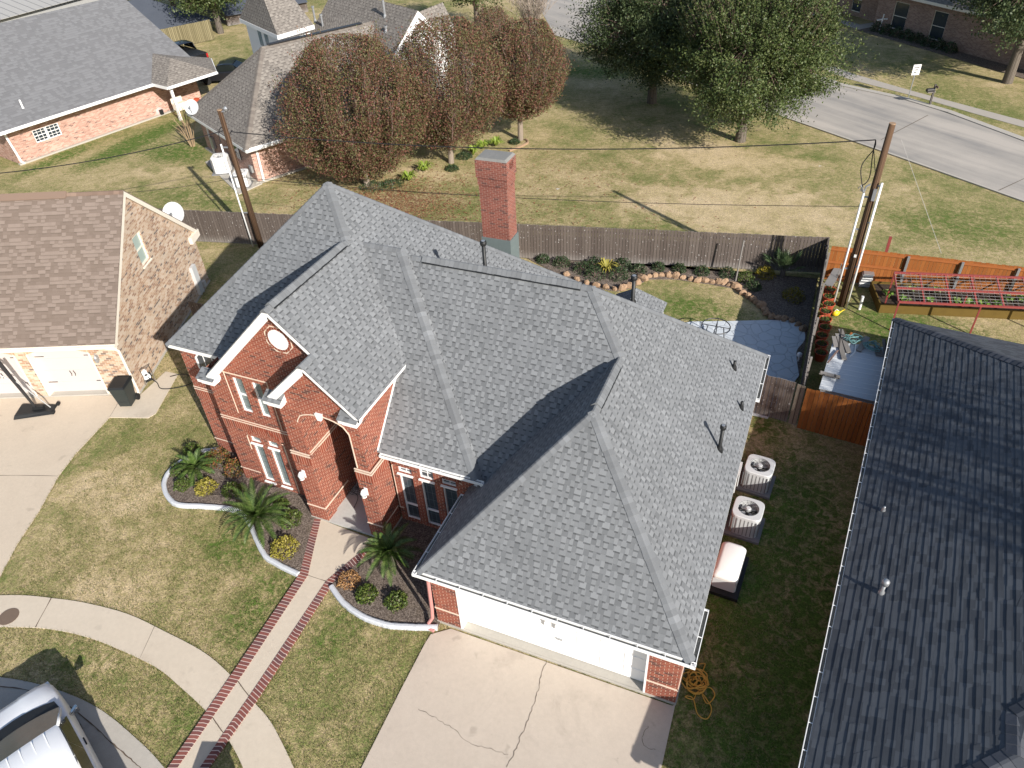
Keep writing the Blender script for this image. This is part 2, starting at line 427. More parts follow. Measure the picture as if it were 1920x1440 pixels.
M['bgwalk'] = m_concrete('far_sidewalk', (.34, .31, .27), (.44, .40, .35), .5)
M['crack'] = m_plain('crack_dirt', (.16, .135, .11), .95, .1, .3, 20)
M['joint'] = m_plain('joint_dirt', (.12, .09, .07), .95, .1, .3, 20)
M['soil'] = m_concrete('garden_soil', (.028, .02, .015), (.075, .055, .04), 6, None, 60)

def m_mulch():
    n = NT('bark_mulch')
    a = n.noise(26, 4, .75, dist=1.2); b = n.noise(2.2, 4); v = n.node('ShaderNodeTexVoronoi', {'Vector': n.obj(), 'Scale': 34.0, 'Randomness': 1.0}, out=1)
    sv = n.t.nodes.new('ShaderNodeSeparateColor'); n.t.links.new(v, sv.inputs[0])
    f = n.math('ADD', n.math('MULTIPLY', a, .75), n.math('MULTIPLY', sv.outputs[0], .3))
    col = n.ramp(f, [(.22, (.035, .027, .022)), (.45, (.12, .094, .078)), (.6, (.22, .178, .148)), (.8, (.38, .32, .27))])
    col = n.mix(n.math('MULTIPLY', n.step(b, .5, .7), .3), col, (.16, .13, .09))
    n.set(col, .95, .15, height=f, bdist=.05, bstr=1.0); return n.m
M['mulch'] = m_mulch()

def m_grass():
    n = NT('winter_lawn'); o = n.geo('Position')
    sp = n.t.nodes.new('ShaderNodeSeparateXYZ'); n.t.links.new(o, sp.inputs[0])
    big = n.noise(.16, 4, .6, vec=o); mid = n.noise(.9, 5, .62, vec=o, dist=.4); fine = n.noise(13, 3, .7, vec=o, dist=1.5)
    blade = n.noise(46, 3, .75, vec=o, dist=2.0); tuft = n.noise(4.2, 4, .65, vec=o, dist=.8)
    def blob(x, y, rx, ry):
        dx = n.math('DIVIDE', n.math('SUBTRACT', sp.outputs[0], x), rx); dy = n.math('DIVIDE', n.math('SUBTRACT', sp.outputs[1], y), ry)
        d = n.math('SQRT', n.math('ADD', n.math('MULTIPLY', dx, dx), n.math('MULTIPLY', dy, dy)))
        return n.step(n.math('ADD', d, n.math('MULTIPLY', n.math('SUBTRACT', mid, .5), 1.1)), 1.0, .25)
    # greener in patches, many beside beds, house walls and fences
    green = None
    for q in GREEN:
        b = n.math('MULTIPLY', blob(*q[:4]), q[4]); green = b if green is None else n.math('MAXIMUM', green, b)
    dry = None
    for q in DRY:
        b = n.math('MULTIPLY', blob(*q[:4]), q[4]); dry = b if dry is None else n.math('MAXIMUM', dry, b)
    tex = n.noise(8.5, 4, .72, vec=o, dist=1.8); grain = n.noise(21, 2, .7, vec=o, dist=1.0)
    f = n.math('ADD', n.math('MULTIPLY', mid, .5), n.math('MULTIPLY', tuft, .5))
    f = n.math('ADD', f, n.math('MULTIPLY', n.math('SUBTRACT', big, .5), .75))
    patch = n.math('ADD', .35, n.math('MULTIPLY', n.step(tuft, .40, .62), .65))
    f = n.math('SUBTRACT', n.math('ADD', f, n.math('MULTIPLY', n.math('MULTIPLY', green, patch), .34)), n.math('MULTIPLY', dry, .25))
    f = n.math('ADD', f, n.math('MULTIPLY', n.math('SUBTRACT', tex, .5), .85))
    col = n.ramp(f, [(.16, (.60, .475, .30)), (.36, (.50, .395, .225)), (.50, (.345, .292, .138)), (.63, (.20, .205, .075)), (.86, (.09, .148, .028))])
    lf = n.math('MULTIPLY', blob(-13.5, 22.5, 4.5, 3.2), n.step(n.noise(7, 4, .7, vec=o), .42, .62))
    lf2 = n.math('MULTIPLY', n.math('MAXIMUM', blob(-6, 29, 8, 6), blob(-9, 24, 9, 4)), n.math('MULTIPLY', n.step(n.noise(5, 4, .75, vec=o), .5, .68), .5))
    col = n.mix(n.math('MAXIMUM', lf, lf2), col, (.20, .10, .06))
    shp = n.math('ADD', n.math('MULTIPLY', n.math('SUBTRACT', grain, .5), 2.2), n.math('MULTIPLY', n.math('SUBTRACT', tex, .5), 1.5)); k = n.math('MAXIMUM', n.math('ADD', shp, .92), .18)
    k = n.math('MINIMUM', k, 1.7)
    col = n.mix(1.0, col, n.node('ShaderNodeCombineXYZ', {0: k, 1: k, 2: k}), 'MULTIPLY')
    n.set(col, .95, .12, height=n.math('ADD', n.math('MULTIPLY', grain, .05), n.math('MULTIPLY', tex, .07)), bdist=.5, bstr=.8)
    return n.m
# (x, y, rx, ry, strength)
GREEN = [(-4.6, -1.2, 1.3, 2.2, 1.0), (-6.6, .1, 1.6, .8, .9), (-2.2, -1.2, .9, 1.4, .7), (-35.5, 25.5, 1.6, 6.5, 1.5), (-38.5, 22.0, 1.2, 4, 1.3), (-31.5, 25.0, 4.0, 2.2, 1.2), (-16.4, 8.6, .7, 2, 1.2),
         (-25, 20, 5, 2.5, .45), (7.2, 11.0, 1.2, 2.0, 1.0), (3.6, 17.2, 2.6, 1.6, .8), (12, 18.2, 4.5, 2.2, .9), (-8, -4.2, 2.5, .9, .55), (-4.6, -4.2, 1.4, 1.2, .55), (8.2, 4, 3.4, 9, 1.5), (-14.2, 15, 4, 1, .4),
         (13.5, 28, 5, 3, .5), (-1.5, 20.5, 5, 1.3, .5), (10.0, 46, 9, 6, .6), (-10.5, 47, 6, 2.2, .9)]
DRY = [(-12.0, .8, 3.0, 2.0, .8), (-9.2, -2.2, 2.2, 1.2, .5), (4.0, 27, 9, 4, .8), (2.4, 33.5, 6, 3, .7), (-27, 21.5, 6, 2.5, .6), (1.5, -3, .1, .1, 0), (-14, 26.5, 3, 1.2, .9)]
M['grass'] = m_grass()

M['glass_lt'] = m_plain('curtained_glass', (.27, .33, .345), .10, .6, .25, 2.5)
def m_gridglass(name, base, line, sx, sz, wd=.012, var=.3, rough=.1):
    n = NT(name); U, V, vec = n.uv()
    def g_(x, st): return n.step(n.math('ABSOLUTE', n.math('SUBTRACT', n.math('FRACT', n.math('DIVIDE', x, st)), .5)), .5-wd/st, .5-wd/st*.4)
    m = n.math('MAXIMUM', g_(U, sx), g_(V, sz)); f = n.noise(1.7, 3)
    col = n.mix(f, tuple(c*(1-var) for c in base), tuple(c*(1+var) for c in base)); n.set(n.mix(m, col, line), rough, .6); return n.m
M['glass_lead'] = m_gridglass('leaded_glass', (.165, .205, .21), (.075, .09, .095), .125, .26)
M['glass_blind'] = m_gridglass('dark_grid_glass', (.05, .066, .078), (.12, .145, .165), .16, .30, .010, .5)
M['glass_dk'] = m_plain('dark_glass', (.03, .04, .05), .06, .8, .3, 1.2)
M['glass_gr'] = m_plain('green_grey_glass', (.36, .44, .40), .12, .6, .1, 1.5)
M['fence_grey'] = m_wood('weathered_fence', (.072, .056, .048), (.150, .124, .108), .14, spots=(.48, .46, .44), gap=.06)
M['fence_grey2'] = m_wood('pale_fence', (.16, .135, .105), (.30, .26, .20), .14, spots=(.34, .31, .25), gap=.10)
M['fence_tan'] = m_wood('tan_fence', (.105, .088, .045), (.29, .25, .145), .15, gap=.12)
M['fence_red'] = m_wood('stained_fence', (.205, .062, .016), (.37, .135, .035), .14, gap=.04)
M['wood_red'] = m_plain('stained_rail', (.34, .115, .035), .7, .2, .2, 9)
M['wood_grey'] = m_wood('grey_plank', (.15, .135, .12), (.30, .28, .26), .5)
M['pole'] = m_wood('utility_pole_wood', (.055, .032, .02), (.16, .095, .055), .09, gap=.15)
M['bark'] = m_wood('tree_bark', (.10, .082, .066), (.25, .215, .18), .07, gap=.2)
M['bark_pale'] = m_wood('pale_bark', (.25, .20, .155), (.42, .35, .28), .06, gap=.2)
M['twig'] = m_plain('twig_bark', (.20, .135, .115), .9, .15, .3, 5)
M['redsteel'] = m_plain('red_oxide_steel', (.27, .055, .048), .6, .35, .22, 7)
M['wire'] = m_plain('galvanised_wire', (.40, .38, .36), .5, .4)
M['cable'] = m_plain('black_cable', (.018, .018, .02), .6, .3)
M['yellowwood'] = m_plain('yellow_lumber', (.13, .085, .02), .8, .2, .3, 4)
M['terracotta'] = m_plain('red_pot', (.42, .075, .035), .55, .35, .15, 5)
M['rock'] = m_concrete('edging_rock', (.23, .145, .09), (.42, .29, .19), 3, (.13, .11, .10), 20)
M['acwhite'] = m_plain('beige_cabinet', (.50, .51, .51), .5, .4, .05, 4)
M['genwhite'] = m_plain('cream_enclosure', (.80, .79, .75), .5, .4, .03, 2, 0, .3)
M['acgrey'] = m_plain('grey_pad', (.20, .20, .20), .8, .2, .12, 5)
M['truckwhite'] = m_plain('white_car_paint', (.80, .81, .82), .4, .4, .015, 1, 0, .3)
M['blackpaint'] = m_plain('black_car_paint', (.012, .012, .014), .3, .5, .2, 2, 0, .8)
M['carglass'] = m_plain('car_glass', (.012, .015, .014), .18, .35, .2, 2)
M['windshield'] = m_plain('windshield_glass', (.11, .145, .135), .16, .4, .5, 2.5)
M['chrome'] = m_plain('chrome', (.6, .61, .62), .15, .5, .03, 3, 1.0)
M['taillight'] = m_plain('red_lamp_lens', (.35, .02, .02), .2, .6)
M['rubber'] = m_plain('rubber', (.02, .02, .02), .85, .2)
M['yellowcord'] = m_plain('yellow_cord', (.62, .36, .06), .5, .4)
M['tealhose'] = m_plain('teal_hose', (.12, .24, .235), .5, .4)
M['blue'] = m_plain('blue_plastic', (.03, .15, .42), .5, .4)
M['yellow'] = m_plain('yellow_plastic', (.75, .55, .02), .45, .4)
M['whitemetal'] = m_plain('white_roof_sheet', (.60, .62, .64), .45, .4, .05, 2, .0)
M['greymetal'] = m_plain('grey_roof_sheet', (.33, .33, .32), .5, .4, .07, 3)
M['navyroof'] = m_plain('dark_blue_roof', (.075, .085, .105), .8, .2, .2, 1)
M['doorwood'] = m_plain('dark_front_door', (.03, .018, .012), .5, .4)
M['signwhite'] = m_plain('white_sign_sheet', (.72, .72, .70), .45, .4, .03)
M['pink'] = m_plain('magenta_plastic', (.5, .06, .12), .5, .3)
M['petpink'] = m_plain('pale_pink_plastic', (.52, .38, .36), .6, .3)

M['lf_oak'] = m_leaf('oak_leaves', [(0, (.022, .04, .013)), (.3, (.048, .076, .022)), (.65, (.09, .118, .036)), (1, (.20, .215, .095))], .5, .15)
M['lf_oak_dark'] = m_leaf('dark_oak_leaves', [(0, (.02, .036, .015)), (.4, (.05, .076, .03)), (.75, (.09, .115, .048)), (1, (.18, .20, .10))], .5, .15)
M['lf_pear'] = m_leaf('autumn_leaves', [(0, (.07, .042, .032)), (.2, (.15, .06, .044)), (.36, (.21, .088, .065)), (.48, (.13, .088, .045)), (.60, (.085, .098, .036)), (.78, (.16, .145, .058)), (1, (.36, .28, .16))], .55, .2, 1.3)
M['lf_bush'] = m_leaf('bush_leaves', [(0, (.025, .045, .01)), (.4, (.06, .095, .018)), (.75, (.115, .15, .03)), (1, (.22, .24, .06))], .5, .1, 4)
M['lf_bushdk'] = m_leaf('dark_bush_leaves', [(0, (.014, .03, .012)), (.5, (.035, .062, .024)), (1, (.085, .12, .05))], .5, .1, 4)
M['lf_redgreen'] = m_leaf('red_green_leaves', [(0, (.05, .07, .015)), (.35, (.10, .12, .03)), (.6, (.26, .075, .03)), (.8, (.13, .13, .03)), (1, (.35, .2, .08))], .5, .1, 6)
M['lf_yellow'] = m_leaf('yellow_leaves', [(0, (.14, .13, .02)), (.5, (.30, .27, .045)), (1, (.45, .36, .10))], .5, .15, 5)
M['lf_orange'] = m_leaf('orange_leaves', [(0, (.18, .08, .03)), (.5, (.36, .19, .08)), (1, (.44, .30, .14))], .5, .1, 5)
M['lf_gold'] = m_leaf('gold_leaves', [(0, (.10, .10, .012)), (.5, (.20, .17, .015)), (1, (.34, .24, .03))], .5, .1, 5)
M['lf_palm'] = m_leaf('sago_fronds', [(0, (.022, .046, .010)), (.5, (.05, .092, .018)), (1, (.15, .19, .06))], .4, .05, 2)
M['lf_fan'] = m_leaf('fan_palm_fronds', [(0, (.03, .06, .025)), (.5, (.075, .12, .05)), (1, (.16, .20, .09))], .4, .1, 3)
M['lf_lily'] = m_leaf('lime_strap_leaves', [(0, (.10, .17, .02)), (.5, (.21, .30, .04)), (1, (.36, .42, .10))], .45, .2, 3)
M['lf_veg'] = m_leaf('vegetable_leaves', [(0, (.06, .13, .02)), (.5, (.14, .25, .04)), (1, (.32, .38, .10))], .45, .2, 3)
M['lf_fallen'] = m_leaf('fallen_leaves', [(0, (.10, .035, .02)), (.5, (.20, .075, .04)), (1, (.34, .18, .10))], .7, 0, 2)

# ------------------------------------------------------------------ setting: ground
def sheet(name, pts, z, mat, th=0.0, parent=None):
    m = MB(); pts = [(p[0], p[1], z) for p in pts]
    a = sum(pts[i][0]*pts[(i+1) % len(pts)][1]-pts[(i+1) % len(pts)][0]*pts[i][1] for i in range(len(pts)))
    if a < 0: pts = pts[::-1]
    if th: m.slab(pts, th)
    else: m.poly(pts)
    o = m.build(name, mat, parent); o['kind'] = 'structure' if parent is None else o.get('kind', '')
    if parent is not None: del o['kind']
    return o
def gp(*px): return [G(x, y) for x, y in px]
def smooth(pts, n=5):
    "Catmull-Rom through 2-d/3-d points"
    pts = [Vector(p) for p in pts]; out = []
    for i in range(len(pts)-1):
        p0, p1, p2, p3 = pts[max(i-1, 0)], pts[i], pts[i+1], pts[min(i+2, len(pts)-1)]
        for k in range(n):
            t = k/n; out.append(.5*((2*p1)+(p2-p0)*t+(2*p0-5*p1+4*p2-p3)*t*t+(3*p1-p0-3*p2+p3)*t**3))
    out.append(pts[-1]); return out

m = MB(); m.poly([(-260, -120, -.01), (200, -120, -.01), (200, 330, -.01), (-260, 330, -.01)])
lawn = struct(m.build('lawn', M['grass']))

# driveway in front of the garage
dl = gp((822, 1175), (808, 1190), (797, 1207), (750, 1297), (678, 1440)); dr = gp((1266, 1322), (1240, 1440))
ext = lambda a, b, k: b+(b-a).normalized()*k
drive = sheet('driveway', [Vector((.62, .10, 0))]+dl[1:]+[ext(dl[2], dl[-1], 7), ext(dr[0], dr[-1], 7)]+dr[::-1]+[Vector((6.5, .12, 0))], .02, M['drive'], .08)
def crackline(name, px, wd, parent, z=.024, mat='crack', jag=.025, n=7):
    pts = smooth(gp(*px), n); m = MB(); L = []; Rr = []
    for i, p in enumerate(pts):
        d = (pts[min(i+1, len(pts)-1)]-pts[max(i-1, 0)]).normalized(); s = Vector((-d.y, d.x, 0))
        q = p+s*random.uniform(-jag, jag); ww = wd*random.uniform(.4, 1.2)
        L.append((q+s*ww/2).to_tuple()); Rr.append((q-s*ww/2).to_tuple())
    vs = [(a[0], a[1], z) for a in L]+[(a[0], a[1], z) for a in Rr]; k = len(L)
    m.add(vs, [(k+i, k+i+1, i+1, i) for i in range(k-1)])
    return m.build(name, M[mat], parent)
crackline('crack', [(1026, 1238), (1013, 1275), (1005, 1310), (990, 1350), (975, 1385), (965, 1410), (951, 1440)], .022, drive)
crackline('crack', [(785, 1330), (822, 1350), (850, 1368), (880, 1392), (920, 1405), (953, 1416)], .012, drive)
crackline('crack', [(1215, 1362), (1203, 1392), (1228, 1408)], .012, drive)

# walk with brick borders
wl_out = gp((590, 974), (577, 1020), (563, 1076), (440, 1258), (316, 1440)); wl_in = gp((602, 975), (590, 1025), (578, 1080), (458, 1262), (334, 1440))
wr_in = gp((705, 1015), (660, 1050), (612, 1091), (468, 1307), (376, 1440)); wr_out = gp((713, 1022), (668, 1060), (624, 1095), (480, 1318), (393, 1440))
for L in (wl_out, wl_in, wr_in, wr_out): L.append(ext(L[-2], L[-1], 3))
walk = sheet('walkway', wl_in+wr_in[::-1], .03, M['walk'], .06)
def strip(name, A, B, z, mat, th=.08, parent=None, n=1):
    A = [Vector((p[0], p[1], z)) for p in A]; B = [Vector((p[0], p[1], z)) for p in B]
    me = bpy.data.meshes.new(name); vs = []; fs = []; k = len(A)
    for p in A+B: vs.append(tuple(p))
    for p in A+B: vs.append((p.x, p.y, z-th))
    for i in range(k-1):
        fs += [(i, i+1, k+i+1, k+i), (2*k+i, 2*k+i+1, i+1, i), (k+i, k+i+1, 3*k+i+1, 3*k+i)]
    me.from_pydata(vs, [], fs)
    ul = me.uv_layers.new(name='UVMap').data; s = [0]
    for i in range(1, k): s.append(s[-1]+((A[i]+B[i])/2-(A[i-1]+B[i-1])/2).length)
    wd = (A[0]-B[0]).length
    for p in me.polygons:
        for li in p.loop_indices:
            vi = me.loops[li].vertex_index; q = vi % (2*k)
            ul[li].uv = (s[q % k], (0 if q < k else wd)+(.05 if vi >= 2*k else 0))
    me.materials.append(mat); o = bpy.data.objects.new(name, me); COL.objects.link(o)
    bm = bmesh.new(); bm.from_mesh(me); bmesh.ops.recalc_face_normals(bm, faces=bm.faces); bm.to_mesh(me); bm.free()
    if parent: o.parent = parent
    else: o['kind'] = 'structure'
    return o
strip('brick_border', wl_out, wl_in, .045, M['brick_paver'], parent=walk)
strip('brick_border', wr_in, wr_out, .045, M['brick_paver'], parent=walk)
for a, b in (((578, 1080), (612, 1091)), ((441, 1271), (467, 1306)), ((397, 1343), (421, 1378))):
    crackline('joint', [a, b], .022, walk, .034, 'joint', .004, 3)
# curved public footpath
fu = gp((-60, 1119), (0, 1117), (47, 1117), (97, 1122), (160, 1131), (240, 1152), (310, 1185), (380, 1222), (428, 1262), (470, 1310), (505, 1350), (530, 1395), (556, 1450))
fl = gp((-60, 1176), (0, 1176), (60, 1177), (100, 1181), (145, 1190), (200, 1208), (290, 1250), (340, 1290), (385, 1332), (415, 1368), (432, 1393), (448, 1422), (462, 1455))
fu.append(ext(fu[-2], fu[-1], .7)); fl.append(ext(fl[-2], fl[-1], .7))
fu, fl = smooth(fu, 4), smooth(fl, 4)
path = strip('footpath', fu, fl, .022, M['walk'], .06)
crackline('joint', [(97, 1122), (67, 1177)], .03, path, .026, 'joint', .004, 3)
crackline('joint', [(290, 1176), (262, 1237)], .012, path, .026, 'crack', .002, 3)
# street and kerb of the turning circle
ko = gp((-80, 1262), (0, 1270), (60, 1280), (120, 1298), (170, 1320), (210, 1346), (250, 1380), (285, 1413), (312, 1444))
ki = gp((-80, 1277), (0, 1287), (45, 1293), (95, 1308), (140, 1332), (185, 1370), (220, 1402), (250, 1428), (268, 1444))
ko.append(ext(ko[-2], ko[-1], .6)); ki.append(ext(ki[-2], ki[-1], .6)); ko, ki = smooth(ko, 4), smooth(ki, 4)
kerb = strip('kerb', ko, ki, .015, M['curb'], .1)
st = sheet('street', [Vector((p.x, p.y, 0)) for p in ki]+[Vector((-3, -16, 0)), Vector((-16, -16, 0))], .004, M['street'])
def kerbseam(px, w_, parent): crackline('joint', px, w_, parent, .019, 'joint', .01, 6)
kerbseam([(-80, 1277), (0, 1287), (45, 1293), (95, 1308), (140, 1332), (185, 1370), (220, 1402), (250, 1428), (268, 1444)], .025, kerb)

# neighbour's drive
nd = gp((262, 742), (224, 752), (206, 783), (190, 800), (143, 850), (110, 893), (73, 960), (33, 1020), (0, 1082), (-60, 1190))
ndrive = sheet('side_driveway', [G(-40, 742)]+nd+[G(-500, 1190), G(-500, 742)], .012, M['ndrive'], .05)
crackline('joint', [(224, 753), (206, 783)], .03, ndrive, .016, 'crack', .003, 2)
crackline('joint', [(-40, 893), (0, 892), (60, 892), (110, 893)], .02, ndrive, .016, 'crack', .003, 2)
pad = sheet('side_walk', gp((224, 753), (206, 783), (278, 784), (292, 776), (334, 702), (311, 697), (262, 742)), .018, M['walk'], .05)

# roads and footpath of the background
a0, a1 = G(1448, 212), G(1920, 378); b0, b1 = G(1580, 160), G(1920, 262)
du = (a1-a0).normalized(); 
road = sheet('road', [a1+du*40, G(1700, 300), a0, G(1275, 150), G(1160, 100), G(1098, 82), G(1040, 66), G(1020, 30), G(985, -40), G(1010, -120), G(1120, -120), G(1300, -10), G(1420, 80), G(1500, 133), b0, G(1700, 186), b1, b1+du*40], .004, M['bgstreet'])
def kline(name, px, wd, h):
    pts = gp(*px); pts = [pts[0]-(pts[1]-pts[0]).normalized()*0]+pts[1:]
    m = MB()
    for p, q in zip(pts, pts[1:]): m.bar((p.x, p.y, h/2), (q.x, q.y, h/2), wd, h)
    return struct(m.build(name, M['curb']))
kline('road_kerb', [(1040, 66), (1098, 82), (1160, 100), (1275, 150), (1448, 212), (1700, 300), (1920, 378), (2100, 440)], .16, .06)
kline('road_kerb', [(1300, -10), (1420, 80), (1500, 133), (1580, 160), (1700, 186), (1780, 210), (1920, 262), (2100, 330)], .45, .05)
strip('far_footpath', gp((1480, 96), (1605, 140), (1719, 173), (1820, 200), (1920, 227), (2050, 268)), gp((1470, 104), (1594, 149), (1719, 181.5), (1820, 211), (1920, 239), (2050, 281)), .01, M['bgwalk'], .03)
for px in ([(1652, 262), (1740, 216)], [(1866, 360), (1920, 335)]): crackline('joint', px, .05, road, .008, 'crack', .004, 2)

# mulch beds and patio
bed1_px = [(412, 845), (378, 849), (350, 862), (325, 880), (311, 900), (310, 921), (321, 940), (339, 949), (378, 951), (417, 954), (440, 958), (457, 967), (470, 985), (478, 1004), (485, 1020), (498, 1044), (520, 1059), (560, 1079)]
bed2_px = [(622, 1102), (640, 1127), (660, 1145), (683, 1159), (707, 1168), (733, 1175), (763, 1177), (790, 1178), (821, 1178)]
bed1 = sheet('mulch_bed', [Vector((p.x, p.y, 0)) for p in smooth(gp(*bed1_px), 4)]+gp((563, 1076), (577, 1020), (590, 974))+[Vector((-4.9, 2.2, 0)), Vector((-5.1, 3, 0)), Vector((-9.9, 3.7, 0))], .05, M['mulch'], .06)
bed2 = sheet('mulch_bed', [Vector((p.x, p.y, 0)) for p in smooth(gp(*bed2_px), 4)]+[Vector((.25, .25, 0)), Vector((.25, 3.0, 0)), Vector((-2.7, 3.0, 0)), Vector((-2.75, 2.15, 0))]+gp((713, 1022), (668, 1060), (624, 1095)), .05, M['mulch'], .06)
bb = gp((960, 470), (1018, 500), (1060, 522), (1110, 540), (1160, 547), (1190, 538), (1216, 524), (1267, 524), (1330, 533), (1379, 542), (1391, 552), (1415, 567), (1433, 580), (1442, 598), (1480, 606), (1507, 621), (1508, 639), (1493, 656), (1493, 670), (1498, 700))
bed3 = sheet('back_bed', bb+[Vector((7.95, 12, 0)), Vector((7.95, 21.2, 0)), Vector((-6, 18.9, 0))], .03, M['mulch'], .04)
def m_patio():
    n = NT('stamped_slate_patio'); o = n.obj()
    v = n.node('ShaderNodeTexVoronoi', {'Vector': o, 'Scale': 2.2}, feature='DISTANCE_TO_EDGE')
    e = n.step(v, .035, .01); z = n.noise(3, 4)
    col = n.mix(z, (.52, .56, .595), (.60, .635, .66)); col = n.mix(n.math('MULTIPLY', e, .07), col, (.28, .31, .35))
    n.set(col, .6, .4, height=n.math('MULTIPLY', e, -.02)); return n.m
patio = sheet('patio', [Vector((p.x, p.y, 0)) for p in smooth(gp((1297, 604), (1373, 603), (1463, 601), (1490, 606), (1507, 621), (1508, 639), (1495, 656), (1493, 670), (1498, 705)), 5)]+[Vector((7.2, 11.3, 0)), Vector((3, 11.3, 0)), Vector((2.6, 15.5, 0))], .035, m_patio(), .05)

# ------------------------------------------------------------------ shared builders for houses
def wallpanel(m, o, u, L, z0, z1, ops=(), depth=.10):
    "brick skin from o along unit u (outside is to the right of u), openings (u0,u1,z0,z1) with reveals"
    o = Vector(o); u = Vector(u).normalized(); inn = Vector((-u.y, u.x, 0))
    us = sorted({0, L, *[q for a in ops for q in a[:2]]}); zs = sorted({z0, z1, *[q for a in ops for q in a[2:4]]})
    P = lambda a, z, d=0: o+u*a+Z*z+inn*d
    for i in range(len(us)-1):
        for j in range(len(zs)-1):
            cu, cz = (us[i]+us[i+1])/2, (zs[j]+zs[j+1])/2
            if any(a[0] < cu < a[1] and a[2] < cz < a[3] for a in ops): continue
            m.poly([P(us[i], zs[j]), P(us[i+1], zs[j]), P(us[i+1], zs[j+1]), P(us[i], zs[j+1])])
    for a in ops:
        q = [(a[0], a[2]), (a[1], a[2]), (a[1], a[3]), (a[0], a[3])]
        for k in range(4):
            p, r = q[k], q[(k+1) % 4]
            m.poly([P(*p), P(*p, depth), P(*r, depth), P(*r)])
    return m

def window(parent, o, u, u0, u1, z0, z1, nx=2, nz=4, glass='glass_lt', rail=None, depth=.09, fw=.045, mun=.014, sill=False, mat='white', proud=0.0):
    "framed window set in an opening of a wall; frame > pane"
    o = Vector(o); u = Vector(u).normalized(); inn = Vector((-u.y, u.x, 0)); f = MB()
    def bx(a0, a1, c0, c1, d0, d1):
        P = lambda a, z, d: o+u*a+Z*z+inn*d
        f.hexa([P(a0, c0, d0), P(a1, c0, d0), P(a1, c0, d1), P(a0, c0, d1)], [P(a0, c1, d0), P(a1, c1, d0), P(a1, c1, d1), P(a0, c1, d1)])
    d0, d1 = depth-.045-proud, depth+.02
    bx(u0, u1, z0, z0+fw, d0, d1); bx(u0, u1, z1-fw, z1, d0, d1); bx(u0, u0+fw, z0+fw, z1-fw, d0, d1); bx(u1-fw, u1, z0+fw, z1-fw, d0, d1)
    if rail: bx(u0+fw, u1-fw, rail-.02, rail+.02, d0+.004, d1)
    for i in range(1, nx): x = u0+(u1-u0)*i/nx; bx(x-mun/2, x+mun/2, z0+fw, z1-fw, d0+.022, d1)
    for j in range(1, nz): zz = z0+(z1-z0)*j/nz; bx(u0+fw, u1-fw, zz-mun/2, zz+mun/2, d0+.024, d1)
    fo = f.build('window', M[mat], parent)
    p = MB(); P = lambda a, z: o+u*a+Z*z+inn*(depth+.005)
    p.poly([P(u0+.01, z0+.01), P(u1-.01, z0+.01), P(u1-.01, z1-.01), P(u0+.01, z1-.01)]); p.build('pane', M[glass], fo)
    if sill:
        s = MB(); Q = lambda a, z, d: o+u*a+Z*z+inn*d
        s.hexa([Q(u0-.03, z0-.07, -.05), Q(u1+.03, z0-.07, -.05), Q(u1+.03, z0-.07, depth), Q(u0-.03, z0-.07, depth)],
               [Q(u0-.03, z0-.03, -.05), Q(u1+.03, z0-.03, -.05), Q(u1+.03, z0, depth), Q(u0-.03, z0, depth)]); s.build('sill', M[mat], fo)
    return fo

def caps(m, p0, p1, nA, nB, wdt=.15, ex=.145, lift=.016):
    "overlapping bent cap shingles along a ridge or hip, laid from p0 up to p1"
    p0, p1 = Vector(p0), Vector(p1); l = (p1-p0).normalized(); L = (p1-p0).length
    nA, nB = Vector(nA).normalized(), Vector(nB).normalized()
    def down(n, o):
        d = l.cross(n).normalized()
        return d if d.dot(o) < 0 else -d
    dA, dB = down(nA, nB), down(nB, nA)
    up = (nA+nB).normalized(); k = int(L/ex)
    for i in range(k+1):
        a = p0+l*(i*ex-.03); b = p0+l*min(i*ex+ex*1.35, L); j = random.uniform(-.006, .006)
        row = []
        for p, h in ((a, lift+.012), (b, lift-.004)):
            row += [p+dA*(wdt+j)+nA*h*.7, p+dA*.03+up*(h-.002), p+dB*.03+up*(h-.002), p+dB*(wdt+j)+nB*h*.7]
        m.add(row, [(0, 1, 5, 4), (1, 2, 6, 5), (2, 3, 7, 6)])
        e = [row[q] for q in range(4)]; lo = [row[0]-nA*h*.9, row[3]-nB*h*.9]
        m.add([e[0], e[1], e[2], e[3], lo[1], lo[0]], [(0, 5, 4, 3, 2, 1)])
    return m
def m_caps(name, stops):
    n = NT(name); r = n.island(); g = n.noise(100, 2)
    col = n.ramp(r, stops); k = n.math('ADD', n.math('MULTIPLY', g, .4), .8)
    col = n.mix(1.0, col, n.node('ShaderNodeCombineXYZ', {0: k, 1: k, 2: k}), 'MULTIPLY')
    n.set(col, .93, .2); return n.m
M['caps'] = m_caps('cap_shingles', [(0, (.142, .148, .156)), (.6, (.165, .173, .182)), (.95, (.185, .193, .203)), (1, (.22, .23, .243))])
M['caps_dark'] = m_caps('dark_cap_shingles', [(0, (.05, .056, .068)), (1, (.095, .10, .115))])
M['caps_taupe'] = m_caps('taupe_cap_shingles', [(0, (.15, .13, .115)), (1, (.21, .185, .16))])
M['caps_brown'] = m_caps('brown_cap_shingles', [(0, (.15, .105, .082)), (1, (.24, .17, .13))])
def ridgevent(m, p0, p1, wdt=.17, h=.03):
    m.bar(Vector(p0)+Z*.02, Vector(p1)+Z*.02, wdt*2, h); return m
